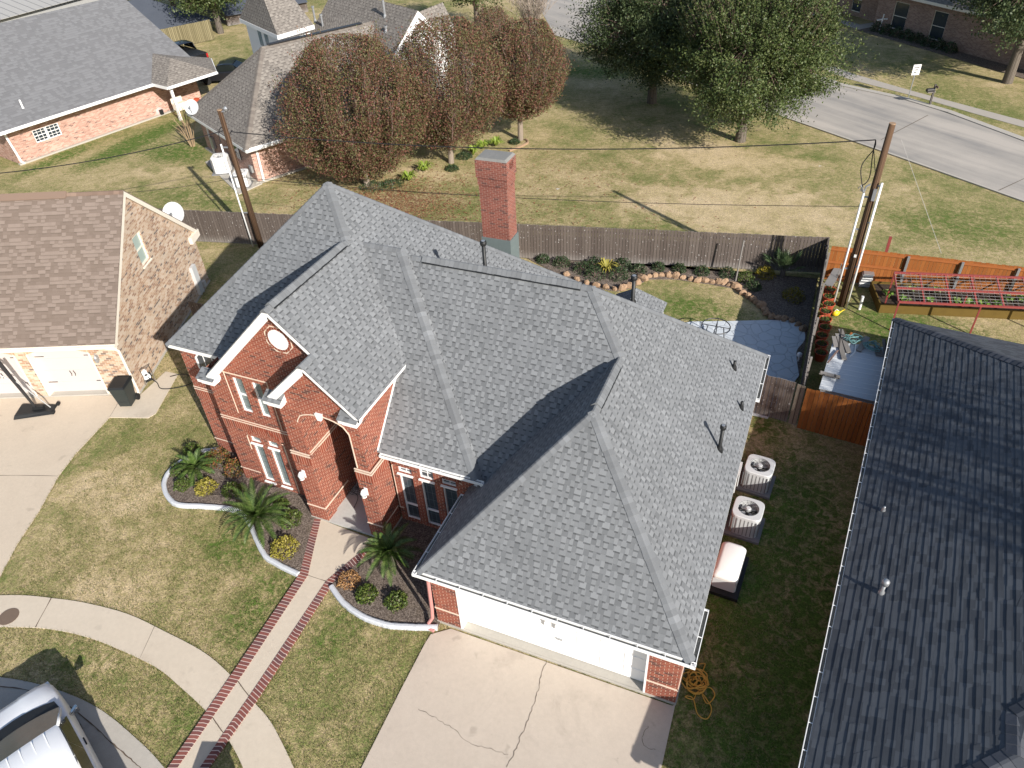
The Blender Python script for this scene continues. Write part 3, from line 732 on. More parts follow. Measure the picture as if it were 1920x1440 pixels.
def gutter(m, mi, p0, p1, out, wd=.11, dp=.10):
    "open trough below a roof edge; m white skin, mi inside"
    p0, p1, out = Vector(p0), Vector(p1), Vector(out).normalized()
    for a0, a1, z0, z1 in ((0, .012, -dp, .02), (wd-.016, wd, -dp, .004), (.012, wd-.016, -dp, -dp+.01)):
        b = [p0+out*a0+Z*z0, p0+out*a1+Z*z0, p1+out*a1+Z*z0, p1+out*a0+Z*z0]; t = [p0+out*a0+Z*z1, p0+out*a1+Z*z1, p1+out*a1+Z*z1, p1+out*a0+Z*z1]
        m.hexa(b, t)
    mi.poly([p0+out*.012+Z*(-dp+.045), p0+out*(wd-.016)+Z*(-dp+.045), p1+out*(wd-.016)+Z*(-dp+.045), p1+out*.012+Z*(-dp+.045)])
    L = (p1-p0).length; d = (p1-p0).normalized(); k = max(1, int(L/.62))
    for i in range(k+1):
        q = p0+d*(.04+(L-.08)*i/k); m.bar(q+out*.0, q+out*wd, .018, .012)
    for q in (p0, p1): m.bar(q+out*.003-Z*dp/2, q+out*(wd-.003)-Z*dp/2, .012, dp-.006)

# ------------------------------------------------------------------ the red brick house
house = thing('brick_house', 'two storey red brick house with grey shingle roof, arched porch and white garage door', 'house')
h, t, W, ym, zf, yf = 2.334, 1.022, 6.747, 2.2385, 3.10, 2.68
t2 = .971; PK = Vector((-6.079, 7.422, 8.544)); Q = Vector((-4.94, 6.281, 7.437)); A = Vector((-10.157, 3.344, 4.585))
hr = h+t*W/2
G1, G2, G3 = (0, 0, h), (W, 0, h), (W, 11.70, h); G4 = (W/2, W/2, hr); G5 = (W/2, 5.612, hr); G6 = (2.214, 6.771, h+t*(W-2.214))
F1, F2 = (-2.53, yf, zf), (.43, yf, zf); H = (-3.43, 6.68, zf+t*4.0); T = (.586, 2.825, 2.933); RV = (-3.22, 6.771, G6[2])
z1 = lambda x: PK.z-t2*(x-PK.x)           # right hand slope of the tall part
xe = -2.378; E2, E1 = (xe, 1.96, z1(xe)), (xe, 4.50, z1(xe)); M0L = (-2.61, yf, zf); E0 = (-2.61, 4.49, zf+t*(4.49-yf))
HL = ((PK.z-H[2])/t2+PK.x, 6.68, H[2]); RL = ((PK.z-RV[2])/t2+PK.x, 6.771, RV[2])
V1 = (-7.877, 3.344, 4.585); V2 = (-7.877, 2.474, 4.585); AP1 = (-4.94, 2.474, 7.437)
xg2 = -3.804; AP2 = (xg2, 1.96, z1(xg2)); J2 = (xg2, 2.474, z1(xg2)); L2 = (2*xg2-xe, 1.96, z1(xe)); L2b = (2*xg2-xe, 2.9, z1(xe))
BL = (-10.157, 11.5, 4.585); BR = (.316, 13.817, h)
th = .035
rf = MB()
for pl in ([A, V1, Q, PK], [V1, V2, AP1, Q], [A, PK, BL], [PK, BR, (-8.0, 13.8, 2.42), BL],
           [PK, Q, AP1, J2, AP2, E2, E1, HL, RL, (-2.6, 9.0, z1(-2.6)), BR],
           [AP2, J2, L2b, L2],
           [M0L, F2, H, HL, E1, E0], [F2, T, RV, H], [T, G5, G6, RV], [G1, G4, G5, T, (.12, 3.05, h+t*.12), (0, 3.05, h)],
           [G1, G2, G4], [G2, G3, G6, G5, G4], [G6, G3, (-1.0, 11.70, h), RL, RV]):
    pl = [Vector(p) for p in pl]
    nn = (pl[1]-pl[0]).cross(pl[2]-pl[0])
    s = Vector((0, 0, 0))
    for i in range(len(pl)): s += pl[i].cross(pl[(i+1) % len(pl)])
    if s.z < 0: pl = pl[::-1]
    rf.slab([tuple(p) for p in pl], th)
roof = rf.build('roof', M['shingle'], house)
nF = (0, -t, 1); nR = (t, 0, 1); nL = (-t, 0, 1); nB = (0, .939, 1)
cp_ = MB()
nf2, nr2, nl2, nb2 = (0, -t2, 1), (t2, 0, 1), (-t2, 0, 1), (0, t2, 1)
for a, b, n1, n2 in ((A, PK, nf2, nl2), (Q, PK, nf2, nr2), (BR, PK, nb2, nr2), (AP1, Q, nl2, nr2), (F2, H, nF, (1.06, 0, 1)), (G2, G4, nF, nR), (G1, G4, nF, nL),
                     (G4, G5, nL, nR), (G5, G6, nF, nR), (G6, RV, nF, nB), (H, HL, nF, nB), (G3, G6, nR, nB), (AP2, J2, nl2, nr2)):
    caps(cp_, a, b, n1, n2)
cp_.build('ridge_cap', M['caps'], roof)
# raised ridge vents with a dark slot
def rvent(p0, p1, n1, n2):
    v = MB(); p0, p1 = Vector(p0), Vector(p1); l = (p1-p0).normalized(); n1, n2 = Vector(n1).normalized(), Vector(n2).normalized()
    d1 = l.cross(n1); d1 = d1 if d1.z < 0 else -d1; d2 = l.cross(n2); d2 = d2 if d2.z < 0 else -d2
    for n_, d_ in ((n1, d1), (n2, d2)):
        a, b = p0+d_*.18+n_*.006, p1+d_*.18+n_*.006
        v.hexa([p0+n_*.006, a, b, p1+n_*.006], [p0+n_*.04, a+n_*.036, b+n_*.036, p1+n_*.04])
    o = v.build('ridge_vent', M['black'], roof)
    c = MB(); caps(c, p0+Z*.056, p1+Z*.056, n1, n2, .185, .145, .010); c.build('vent_cap', M['caps'], o)
ld = lambda a, b, s: tuple(Vector(a).lerp(Vector(b), s))
rvent((-2.75, 6.771, G6[2]), (1.95, 6.771, G6[2]), nF, nB)
rvent((W/2, 3.62, hr), (W/2, 5.25, hr), nL, nR)
rvent((-4.94, 2.72, 7.437), (-4.94, 6.1, 7.437), nl2, nr2)

# walls with openings
o_ = .194
wl = MB()
yg = o_; 
wallpanel(wl, (o_, yg, 0), (1, 0, 0), W-2*o_, 0, h-.03, [(.90-o_, 5.80-o_, -.01, 2.2)], .28)
wallpanel(wl, (W-o_, yg, 0), (0, 1, 0), 11.3, 0, h-.03)
wallpanel(wl, (o_, 3.0, 0), (0, -1, 0), 3.0-yg, 0, h+.1)
ops_mid = []
MW = [(-2.25, -1.80), (-1.55, -1.10), (-.85, -.40)]
for i, (a, b) in enumerate(MW): ops_mid += [(a+2.45, b+2.45, .16, 2.06), (a+2.45, b+2.45, 2.14, 2.38 if i != 1 else 2.56)]
wallpanel(wl, (-2.45, 2.98, 0), (1, 0, 0), 2.75, 0, zf-.03, ops_mid, .10)
bx0, bx1, by = -8.18, -5.10, 2.72
B1 = [(-7.31, -6.93), (-6.66, -6.29)]; B2 = [(-7.19, -6.82), (-6.50, -6.17)]
ops_bay = []
for a, b in B1: ops_bay += [(a-bx0, b-bx0, .26, 1.86), (a-bx0, b-bx0, 1.95, 2.20)]
for a, b in B2: ops_bay.append((a-bx0, b-bx0, 3.22, 4.52))
wallpanel(wl, (bx0, by, 0), (1, 0, 0), bx1-bx0+.2, 0, 4.60, ops_bay, .10)
zl = lambda x: 7.437-t2*abs(x+4.94)-.05
wl.poly([(-7.79, by, 4.60), (-4.9, by, 4.60), (-3.6, by, 4.60), (-3.6, by, zl(-3.6)), (-4.94, by, zl(-4.94)), (-7.79, by, zl(-7.79))])
wallpanel(wl, (bx0, 3.54, 0), (0, -1, 0), 3.54-by, 0, 4.56)
oct_ = [(-8.9-bx0+.0, 0)]
wallpanel(wl, (-9.96, 3.54, 0), (1, 0, 0), bx0+9.96+.02, 0, 4.55)
wallpanel(wl, (-9.96, 11.3, 0), (0, -1, 0), 7.76, 0, 4.55)
wallpanel(wl, (W-o_, 11.49, 0), (-1, 0, 0), 7.0, 0, h); wallpanel(wl, (-1, 13.5, 0), (-1, 0, 0), 7.0, 0, h+.1); wallpanel(wl, (-8, 13.5, 0), (-1, -1.05, 0), 2.8, 0, 4.2)
wallpanel(wl, (-.5, 11.4, 0), (-.2, 1, 0), 2.1, 0, h)
# porch front: one wall with an arched mouth
px0, px1, py, jx0, jx1 = -5.12, -2.60, 2.14, -4.57, -2.97
arc = [(jx0+(jx1-jx0)*k/12, 4.08+.40*math.sqrt(max(0, 1-((k-6)/6)**2)) if 0 < k < 12 else 4.08) for k in range(13)]
zt = lambda x: z1(xg2)-t2*abs(x-xg2)-.05
fr = [(px0, 0), (jx0, 0)]+arc+[(jx1, 0), (px1, 0), (px1, zt(px1)), (xg2, zt(xg2)), (px0, zt(px0))]
wl.poly([(x, py, z) for x, z in fr])
arcp = [(jx0, 0)]+arc+[(jx1, 0)]
for p, q in zip(arcp, arcp[1:]): wl.poly([(p[0], py, p[1]), (p[0], py+.35, p[1]), (q[0], py+.35, q[1]), (q[0], py, q[1])])
fr2 = [(px0+.1, 0), (jx0, 0)]+arc+[(jx1, 0), (px1-.1, 0), (px1-.1, 4.9), (px0+.1, 4.9)]
wallpanel(wl, (px0, by+.02, 0), (0, -1, 0), by+.02-py, 0, zt(px0))
wallpanel(wl, (px1, py, 0), (0, 1, 0), 2.4, 0, zt(px1))
wallpanel(wl, (jx0, py+.35, 0), (0, 1, 0), 2.0, 0, 4.7); wallpanel(wl, (jx1, py+2.35, 0), (0, -1, 0), 2.0, 0, 4.7)
wallpanel(wl, (jx0, py+2.0, 0), (1, 0, 0), jx1-jx0, 0, 4.7, [(.35, 1.25, 0, 2.1)], .12)
wl.poly([(jx0, py+.3, 4.7), (jx0, py+2.3, 4.7), (jx1, py+2.3, 4.7), (jx1, py+.3, 4.7)])
# piers stand a little proud below the double band
for a, b in ((px0-.0, jx0+.045), (jx1-.045, px1+.10)):
    wl.box(a-.03 if a < -4 else a, b, py-.05, py+.42, 0, 2.76)
wl.box(px1-.02, px1+.10, py+.42, 2.975, 0, 2.76)
wall = wl.build('wall', M['brick_red'], house)
# soldier courses, light bands
so = MB(); tb = MB()
def band(x0, x1, y, z, zz=.024, d=.018): tb.box(x0, x1, y-d, y+.01, z, z+zz)
so.box(bx0-.012, px0-.0, by-.012, by+.02, 2.40, 2.70); band(bx0-.02, px0, by, 2.80); band(bx0-.02, px0, by, 2.71)
so.box(-9.97, bx0, 3.528, 3.56, 2.40, 2.70); band(-9.98, bx0, 3.54, 2.80); band(-9.98, bx0, 3.54, 2.71)
for a, b in ((px0-.045, jx0+.06), (jx1-.06, px1+.115)):
    so.box(a+.008, b-.008, py-.058, py-.04, 2.44, 2.72); band(a, b, py-.04, 2.84, .024, .026); band(a, b, py-.04, 2.75, .024, .026)
    band(a, b, py-.05, .60, .035, .02)
tb.box(px1+.09, px1+.118, py-.05, 2.97, 2.84, 2.87); tb.box(px1+.09, px1+.118, py-.05, 2.97, 2.74, 2.77); tb.box(px1+.09, px1+.115, py-.05, 2.97, .60, .635)
so.box(px1+.085, px1+.108, py-.05, 2.97, 2.44, 2.72)
tb.box(jx0+.045, jx0+.07, py-.05, py+1.2, .60, .635); tb.box(jx0+.005, jx0+.03, py+.05, py+1.4, 2.84, 2.87); tb.box(jx0+.005, jx0+.03, py+.05, py+1.4, 2.74, 2.77)
so.box(jx0+.003, jx0+.018, py+.0, py+1.4, 2.40, 2.72)
band(bx0-.02, -7.42, by, .54); band(-9.98, bx0, 3.54, .54); band(-7.44, -5.9, by, 4.64, .03)
tb.box(bx0-.025, bx0, by-.02, 3.54, .54, .575)
band(-2.45, -2.3, 2.98, .58, .03)
band(o_-.02, .9, yg, .62, .04); band(5.8, W-o_+.02, yg, .62, .04); tb.box(W-o_-.01, W-o_+.022, yg-.02, 2.5, .62, .66)
# outlines of window groups and the porch arch
def outline(pts, y, wd=.026, d=.02):
    for p, q in zip(pts, pts[1:]): tb.bar((p[0], y-d/2+.003, p[1]), (q[0], y-d/2+.003, q[1]), d, wd, Vector((0, -1, 0)).cross(Vector((q[0]-p[0], 0, q[1]-p[1]))).normalized())
seg = lambda x0, x1, zs, rise, k=10: [(x0+(x1-x0)*i/k, zs+rise*(1-((i-k/2)/(k/2))**2)) for i in range(k+1)]
outline(seg(-7.42, -6.04, 2.16, .40)+[(-6.04, 0.1)], by); outline([(-7.42, 2.16), (-7.42, 1.6)], by)
outline([(-7.42, 4.64), (-7.42, 3.1)], by, .018); outline([(-5.9, 4.64), (-5.9, 2.85)], by, .018)
outline(seg(-2.43, -.20, 2.36, .36), 2.98); outline([(-2.43, 2.36), (-2.43, .6)], 2.98, .016)
outline([(jx0-.03, 4.06)]+[(x+(x+3.77)*.03, z+.03) for x, z in arc]+[(jx1+.03, 4.06), (jx1+.03, 2.87)], py, .03)
for rr in (.43,):
    outline([(-4.99+rr*math.cos(R(22.5+45*k)), 6.33+rr*math.sin(R(22.5+45*k))) for k in range(9)], by, .028)
build_each(tb, 'trim_band', M['mortar'], wall); build_each(so, 'soldier_course', M['brick_soldier'], wall)
# brick arches above the windows (rowlocks) and brick surround of the octagon
ar = MB()
def arch(x0, x1, zs, rise, y, wd=.15, d=.03, k=22):
    a = seg(x0, x1, zs, rise, k); b = seg(x0-.02, x1+.02, zs+wd, rise, k)
    for i in range(k):
        q = [(a[i], a[i+1], b[i+1], b[i])][0]; g = .1
        x = lambda p, r, s: (p[0]*(1-s)+r[0]*s, p[1]*(1-s)+r[1]*s)
        c = [x(q[0], q[1], g), x(q[1], q[0], g), x(q[2], q[3], g), x(q[3], q[2], g)]
        ar.hexa([(c[0][0], y-d, c[0][1]), (c[1][0], y-d, c[1][1]), (c[1][0], y, c[1][1]), (c[0][0], y, c[0][1])], [(c[3][0], y-d, c[3][1]), (c[2][0], y-d, c[2][1]), (c[2][0], y, c[2][1]), (c[3][0], y, c[3][1])])
arch(-7.34, -6.1, 2.20, .36, by, .13); arch(-2.36, -.27, 2.40, .30, 2.98, .13, k=30)
for k in range(32):
    a0, a1 = R(k*11.25+1), R((k+1)*11.25-1)
    f_ = lambda a, r: (-4.99+r*math.cos(a), by, 6.33+r*math.sin(a))
    def rr(a, r): 
        s = math.cos(R(22.5))/math.cos(((a-0) % R(45))-R(22.5)); return f_(a, r*s)
    ar.add([rr(a0, .335), rr(a1, .335), rr(a1, .41), rr(a0, .41)]+[(p[0], by-.025, p[2]) for p in (rr(a0, .335), rr(a1, .335), rr(a1, .41), rr(a0, .41))], [(7, 6, 5, 4), (0, 1, 5, 4), (2, 3, 7, 6)])
build_each(ar, 'brick_arch', M['brick_soldier'], wall)
gv = MB(); oc = [(-4.99+.335*math.cos(R(22.5+45*k)), 6.33+.335*math.sin(R(22.5+45*k))) for k in range(8)]
gv.add([(x, by-.02, z) for x, z in oc]+[(x, by, z) for x, z in oc], [tuple(range(7, -1, -1))]+[(i, (i+1) % 8, 8+(i+1) % 8, 8+i) for i in range(8)])
gv.build('gable_vent', M['white'], house)
ks = MB(); ks.hexa([(-3.83, py-.07, 4.40), (-3.71, py-.07, 4.40), (-3.71, py, 4.40), (-3.83, py, 4.40)], [(-3.88, py-.07, 4.62), (-3.66, py-.07, 4.62), (-3.66, py, 4.62), (-3.88, py, 4.62)]); ks.build('keystone', M['white'], house)
# half hidden octagon window of the set back wall
ow = window(house, (-9.96, 3.54, 0), (1, 0, 0), .62, .66, 3.4, 3.44, 1, 1); bpy.data.objects.remove(ow.children[0]); bpy.data.objects.remove(ow)
ofr = MB(); opn = MB(); oc2 = [(-8.86+.52*math.cos(R(22.5+45*k)), 3.93+.52*math.sin(R(22.5+45*k))) for k in range(9)]
for p, q in zip(oc2, oc2[1:]): ofr.bar((p[0], 3.53, p[1]), (q[0], 3.53, q[1]), .06, .05, Vector((0, -1, 0)).cross(Vector((q[0]-p[0], 0, q[1]-p[1]))).normalized())
for dx in (-.17, .17): ofr.box(-8.86+dx-.01, -8.86+dx+.01, 3.515, 3.53, 3.5, 4.36)
opn.poly([(x, 3.532, z) for x, z in oc2[:8]]); owf = ofr.build('window', M['white'], house); opn.build('pane', M['glass_dk'], owf)
for a, b in B1:
    window(house, (bx0, by, 0), (1, 0, 0), a-bx0, b-bx0, .26, 1.86, 1, 1, 'glass_lead', fw=.028, sill=True)
    window(house, (bx0, by, 0), (1, 0, 0), a-bx0, b-bx0, 1.95, 2.20, 1, 1, 'glass_lead', fw=.025, sill=True)
for a, b in B2: window(house, (bx0, by, 0), (1, 0, 0), a-bx0, b-bx0, 3.22, 4.52, 1, 1, 'glass_lead', rail=3.86, fw=.03)
for i, (a, b) in enumerate(MW):
    window(house, (-2.45, 2.98, 0), (1, 0, 0), a+2.45, b+2.45, .16, 2.06, 1, 1, 'glass_blind', rail=.78, fw=.03)
    window(house, (-2.45, 2.98, 0), (1, 0, 0), a+2.45, b+2.45, 2.14, 2.38 if i != 1 else 2.56, 2, 2, 'glass_dk', fw=.03, mun=.01, sill=True)
fd = MB(); fd.box(jx0+.35, jx0+1.25, py+2.08, py+2.12, 0, 2.1); fdo = fd.build('front_door', M['doorwood'], house)
pf = MB(); pf.box(px0+.02, px1-.02, py-.06, py+2.05, -.05, .055); pf.build('porch_floor', M['porch'], house)
ft = MB(); ft.box(o_-.02, W-o_+.02, yg-.03, yg+.01, -.05, .055); ft.box(W-o_-.01, W-o_+.03, yg, 11.3, -.05, .06); ft.box(px1+.02, px1+.14, py-.07, 3, -.05, .08); ft.box(px0-.05, jx0+.06, py-.075, py+.02, -.05, .07); build_each(ft, 'foundation', M['slab'], house)
# garage door with shallow panels, set back
gd = MB(); dy = yg+.24
gd.box(.90, 5.80, dy, dy+.04, .06, 2.2)
for j in range(4):
    for i in range(8):
        gd.box(.97+i*.605, 1.50+i*.605, dy-.012, dy, .14+j*.52, .54+j*.52)
gdo = gd.build('garage_door', M['white_door'], house)
hd = MB()
for x in (3.14, 3.42): hd.obox((x, dy-.03), 0, .05, .02, 1.16, 1.34); hd.obox((x, dy-.035), 0, .09, .02, 1.30, 1.36)
hd.obox((3.55, dy-.03), 0, .16, .03, .72, .76); build_each(hd, 'handle', M['galv'], gdo)
sb = MB(); sb.box(.9, 5.8, yg-.02, dy+.3, -.04, .042); sb.build('threshold', M['slab'], gdo)
jb = MB(); jb.box(.885, .935, yg-.012, dy, 0.02, 2.2); jb.box(5.765, 5.815, yg-.012, dy, .02, 2.2); jb.box(.885, 5.815, yg-.016, yg+.02, 2.12, 2.26); build_each(jb, 'door_frame', M['white'], gdo)
# fascia, soffit, rake boards, gutters
fa = MB()
def fascia(p0, p1, inn, dep=.16, sof=.2):
    p0, p1, inn = Vector(p0), Vector(p1), Vector(inn)
    a = Z*(-.035); b = Z*(-dep)
    fa.hexa([p0+b, p1+b, p1+b+inn*.025, p0+b+inn*.025], [p0+a, p1+a, p1+a+inn*.025, p0+a+inn*.025])
    fa.poly([p0+b+Z*.005, p0+b+Z*.005+inn*sof, p1+b+Z*.005+inn*sof, p1+b+Z*.005])
fascia(G1, G2, (0, 1, 0)); fascia(G2, G3, (-1, 0, 0)); fascia((0, 2.98, h), G1, (1, 0, 0))
fascia((-2.45, yf, zf), F2, (0, 1, 0), .14, .3); fascia(A, (-7.9, 3.344, 4.585), (0, 1, 0)); fascia(BL, A, (1, 0, 0)); fascia(E2, E1, (-1, 0, 0), .12, .22); fascia(F2, (.43, 2.98, zf), (-1, 0, 0), .3, .1)
build_each(fa, 'fascia', M['white'], house)
rk = MB()
def rake(p0, p1, yin, dep=.25, thk=.03):
    p0, p1 = Vector(p0), Vector(p1); d = Vector((0, yin, 0)); a, b = Z*(-.036), Z*(-dep)
    rk.hexa([p0+b, p1+b, p1+b+Vector((0, thk, 0)), p0+b+Vector((0, thk, 0))], [p0+a, p1+a, p1+a+Vector((0, thk, 0)), p0+a+Vector((0, thk, 0))])
    n_ = (p1-p0); nz = Vector((n_.z, 0, -n_.x)).normalized(); nz = nz if nz.z < 0 else -nz
    rk.poly([p0+b+Z*.02, p1+b+Z*.02, p1+b+Z*.02+d, p0+b+Z*.02+d])
rake(V2, AP1, .246, .36); rake(AP1, J2, .246, .18); rake(L2, AP2, .18, .34); rake(AP2, (xe, 1.96, z1(xe)), .18, .16)
build_each(rk, 'rake_board', M['white'], house)
# cornice returns: little shingled boxes at the feet of the gables
cr = MB(); ct = MB()
def cornice(x0, x1, y0, y1, z):
    cr.box(x0, x1, y0, y1, z, z+.13); cr.box(x0+.06, x1-.06, y0+.06, y1, z-.09, z)
    ct.slab([(x0-.02, y0-.02, z+.14), (x1+.02, y0-.02, z+.14), (x1+.02, y1, z+.30), (x0-.02, y1, z+.30)], .02)
    if x1 < -4: cr.poly([(x1, y0, z+.13), (x1, y1, z+.13), (x1, y1, z+.28)])
cornice(-8.20, -7.62, 2.40, 2.74, 4.33); cornice(-5.34, -4.78, 1.88, 2.16, 4.72); cornice(-2.98, -2.42, 1.88, 2.16, 4.72)
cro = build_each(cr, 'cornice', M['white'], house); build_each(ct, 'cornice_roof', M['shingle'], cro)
gu = MB(); gi = MB()
gutter(gu, gi, (-.11, 0, h-.03), (W+.11, 0, h-.03), (0, -1, 0)); gutter(gu, gi, (W, -.11, h-.03), (W, 1.42, h-.03), (1, 0, 0)); gutter(gu, gi, (0, 2.7, h-.03), (0, -.11, h-.03), (-1, 0, 0)); gutter(gu, gi, (W, 9.34, h-.03), (W, 11.75, h-.03), (1, 0, 0))
gutter(gu, gi, (-2.5, yf, zf-.03), (.66, yf, zf-.03), (0, -1, 0), .09, .09)
guo = build_each(gu, 'gutter', M['white'], house); build_each(gi, 'gutter_trough', M['gutter_in'], guo)
dp = MB()
dp.tube([(.60, yf-.05, zf-.1), (.62, yf-.05, zf-.22), (.55, yf+.06, zf-.30)], .045, 8)
dp.tube([(-.06, 1.75, h-.10), (-.02, 1.8, h-.3), (.08, 1.85, .3)], .04, 8)
build_each(dp, 'downspout', M['white'], house)
ds = MB(); ds.tube([(.19, .10, 1.9), (.13, .10, .6), (.11, .08, .28), (.02, .0, .10), (.1, -.12, .06), (.24, -.14, .05)], .05, 8); build_each(ds, 'downspout', m_plain('pink_downspout', (.48, .22, .20), .6), house)
tf = MB(); a_ = Vector((px1+.015, py+.25, zf+.02)); 
tf.bar((px1+.02, yf+.02, zf+.03), (px1+.02, E1[1]-.05, E1[2]-.02), .03, .05); tf.build('wall_flashing', M['white'], house)
# lamps beside the porch mouth
def lamp(x, y, z):
    l = MB(); l.box(x-.05, x+.05, y-.025, y, z-.14, z+.14)
    l.lathe([(.02, -.17), (.075, -.12), (.085, -.02), (.095, .03), (.06, .12), (.015, .17)], (x, y-.13, z+.02), 8)
    l.bar((x, y-.02, z+.13), (x, y-.13, z+.15), .02, .02); lo = l.build('wall_lamp', M['white'], house)
    g_ = MB(); g_.lathe([(.05, -.03), (.088, 0), (.088, .02), (.05, .03)], (x, y-.135, z-.03), 8); g_.build('lamp_glass', M['glass_dk'], lo)
lamp(-4.92, py-.05, 1.99); lamp(-2.80, py-.05, 2.03)
# chimney
yc = 12.2
ch = MB(); cx0, cx1, cy0, cy1 = -3.60, -2.48, yc, yc+.74
ch.box(cx0+.04, cx1-.04, cy0+.03, cy1-.03, 0, 7.2); ch.box(cx0+.01, cx1-.01, cy0+.005, cy1-.005, 6.72, 7.0)
wallpanel(ch, (cx0-.02, cy0-.03, 0), (1, 0, 0), cx1-cx0+.04, 7.0, 7.62); wallpanel(ch, (cx1+.02, cy0-.03, 0), (0, 1, 0), cy1-cy0+.06, 7.0, 7.62, [(.22, .58, 7.30, 7.52)], .2); wallpanel(ch, (cx1+.02, cy1+.03, 0), (-1, 0, 0), cx1-cx0+.04, 7.0, 7.62); wallpanel(ch, (cx0-.02, cy1+.03, 0), (0, -1, 0), cy1-cy0+.06, 7.0, 7.62)
ch.poly([(cx0-.02, cy0-.03, 7.0), (cx0-.02, cy1+.03, 7.0), (cx1+.02, cy1+.03, 7.0), (cx1+.02, cy0-.03, 7.0)])
cho = ch.build('chimney', M['brick_chimney'], house)
cc = MB(); cc.hexa([(cx0-.02, cy0-.03, 7.62), (cx1+.02, cy0-.03, 7.62), (cx1+.02, cy1+.03, 7.62), (cx0-.02, cy1+.03, 7.62)], [(cx0+.05, cy0+.02, 7.70), (cx1-.05, cy0+.02, 7.70), (cx1-.05, cy1-.02, 7.70), (cx0+.05, cy1-.02, 7.70)]); cc.build('chimney_cap', M['cap_concrete'], cho)
fl_ = MB(); fl_.box(cx0+.0, cx1-.0, cy0-.01, cy1+.01, 3.2, 4.75); fl_.build('flashing', M['flash'], cho)
# vent pipes, flue caps
def pipe(x, y, z, hh, r=.055, cap=False, mat='black', name='vent_pipe'):
    p = MB(); p.lathe([(r*2.2, -.12), (r*1.7, .06), (r, .12), (r, hh)], (x, y, z), 10)
    if cap: p.lathe([(r*1.5, hh-.06), (r*1.7, hh-.03), (r*1.7, hh+.05), (r*1.2, hh+.07)], (x, y, z), 10)
    o = p.build(name, M[mat], roof, True)
    if cap:
        q = MB(); q.lathe([(r*1.0, hh+.068), (r*1.0, hh+.075)], (x, y, z), 10); q.build('pipe_cap', M['galv'], o)
pipe(-.97, 7.02, 6.72, .86, .055, True); pipe(3.07, 7.87, 5.95, .80, .055, True)
rz = lambda x: h+t*(W-x)
pipe(6.15, 6.1, rz(6.15)+.0, .80, .05, True); pipe(5.93, 9.53, rz(5.93), .26, .045); pipe(6.41, 8.33, rz(6.41), .24, .04)
# low hipped roof over the back porch
bp = MB(); ax, ay, az = 2.05, 12.55, 3.5
for pl in ([(ax, ay, az), (1.1, 13.5, 2.5), (3.0, 13.5, 2.5)], [(ax, ay, az), (3.0, 13.5, 2.5), (3.0, 11.4, 2.5), (ax, 11.2, az)], [(ax, ay, az), (ax, 11.2, az), (1.1, 11.4, 2.5), (1.1, 13.5, 2.5)]): bp.slab(pl, .035)
bpo = bp.build('porch_roof', M['shingle'], house)
pp = MB()
for x in (1.25, 2.85): pp.box(x-.06, x+.06, 13.3, 13.42, 0, 2.5)
build_each(pp, 'porch_post', M['white'], house)

# ------------------------------------------------------------------ generic house pieces
def roofslabs(name, polys, mat, parent, th=.04):
    m = MB()
    for pl in polys:
        pl = [Vector(p) for p in pl]; s = Vector((0, 0, 0))
        for i in range(len(pl)): s += pl[i].cross(pl[(i+1) % len(pl)])
        if s.z < 0: pl = pl[::-1]
        m.slab([tuple(p) for p in pl], th)
    return m.build(name, mat, parent)
def capset(lines, mat, parent, wdt=.16, ex=.16):
    m = MB()
    for a, b, n1, n2 in lines: caps(m, a, b, n1, n2, wdt, ex)
    return m.build('ridge_cap', M[mat], parent)

# ------------------------------------------------------------------ tan brick neighbour on the left
LA = R(22.4); LB = Vector((-15.0, 4.95, 0))
tan = thing('tan_brick_house', 'tan mottled brick house with brown roof and two pale garage doors', 'house', LB, LA)
Mi = Matrix.Translation(LB) @ Matrix.Rotation(LA, 4, 'Z'); Mii = Mi.inverted()
lp = lambda x, y, z=0: Mii @ G(x, y, z)
ez, rz_, ry, dep, ov = 2.6, 6.37, 4.06, 8.25, .12
x0 = -15
w_ = MB()
d2 = (lp(106, 728).x, lp(212, 731).x); d1 = (d2[0]-.45-(d2[1]-d2[0]), d2[0]-.45)
wallpanel(w_, (x0, 0, 0), (1, 0, 0), -x0, 0, ez+.1, [(d2[0]-x0, d2[1]-x0, -.01, 2.22), (d1[0]-x0, d1[1]-x0, -.01, 2.22)], .30)
wn0 = [Mii @ PL(px, py, Mi.to_3x3() @ Vector((1, 0, 0)), LB) for px, py in ((245, 447), (261, 430), (284, 487), (270, 502))]
wy0, wy1 = min(p.y for p in wn0)+.05, max(p.y for p in wn0)-.02; wz0, wz1 = min(p.z for p in wn0)+.1, max(p.z for p in wn0)-.05
wallpanel(w_, (0, 0, 0), (0, 1, 0), dep, 0, ez, [])
gz = lambda y: ez+(rz_-ez)*(1-abs(y-ry)/ry)-.06
gop = [(wy0, wy1, wz0, wz1)]
# gable triangle as strips round the window
for a, b in ((0, wy0), (wy1, dep)):
    pts = [(0, a, ez), (0, b, ez), (0, b, max(ez, gz(b)))]+([(0, ry, gz(ry))] if a < ry < b else [])+[(0, a, max(ez, gz(a)))]
    w_.poly(pts)
w_.poly([(0, wy0, ez), (0, wy1, ez), (0, wy1, wz0), (0, wy0, wz0)] if wz0 > ez else [(0, wy0, ez), (0, wy1, ez), (0, wy1, ez+.001)])
w_.poly([(0, wy0, wz1), (0, wy1, wz1), (0, wy1, gz(wy1))]+([(0, ry, gz(ry))] if wy0 < ry < wy1 else [])+[(0, wy0, gz(wy0))])
for p, q in (((wy0, wz0), (wy1, wz0)), ((wy1, wz0), (wy1, wz1)), ((wy1, wz1), (wy0, wz1)), ((wy0, wz1), (wy0, wz0))):
    w_.poly([(0, p[0], p[1]), (-.1, p[0], p[1]), (-.1, q[0], q[1]), (0, q[0], q[1])])
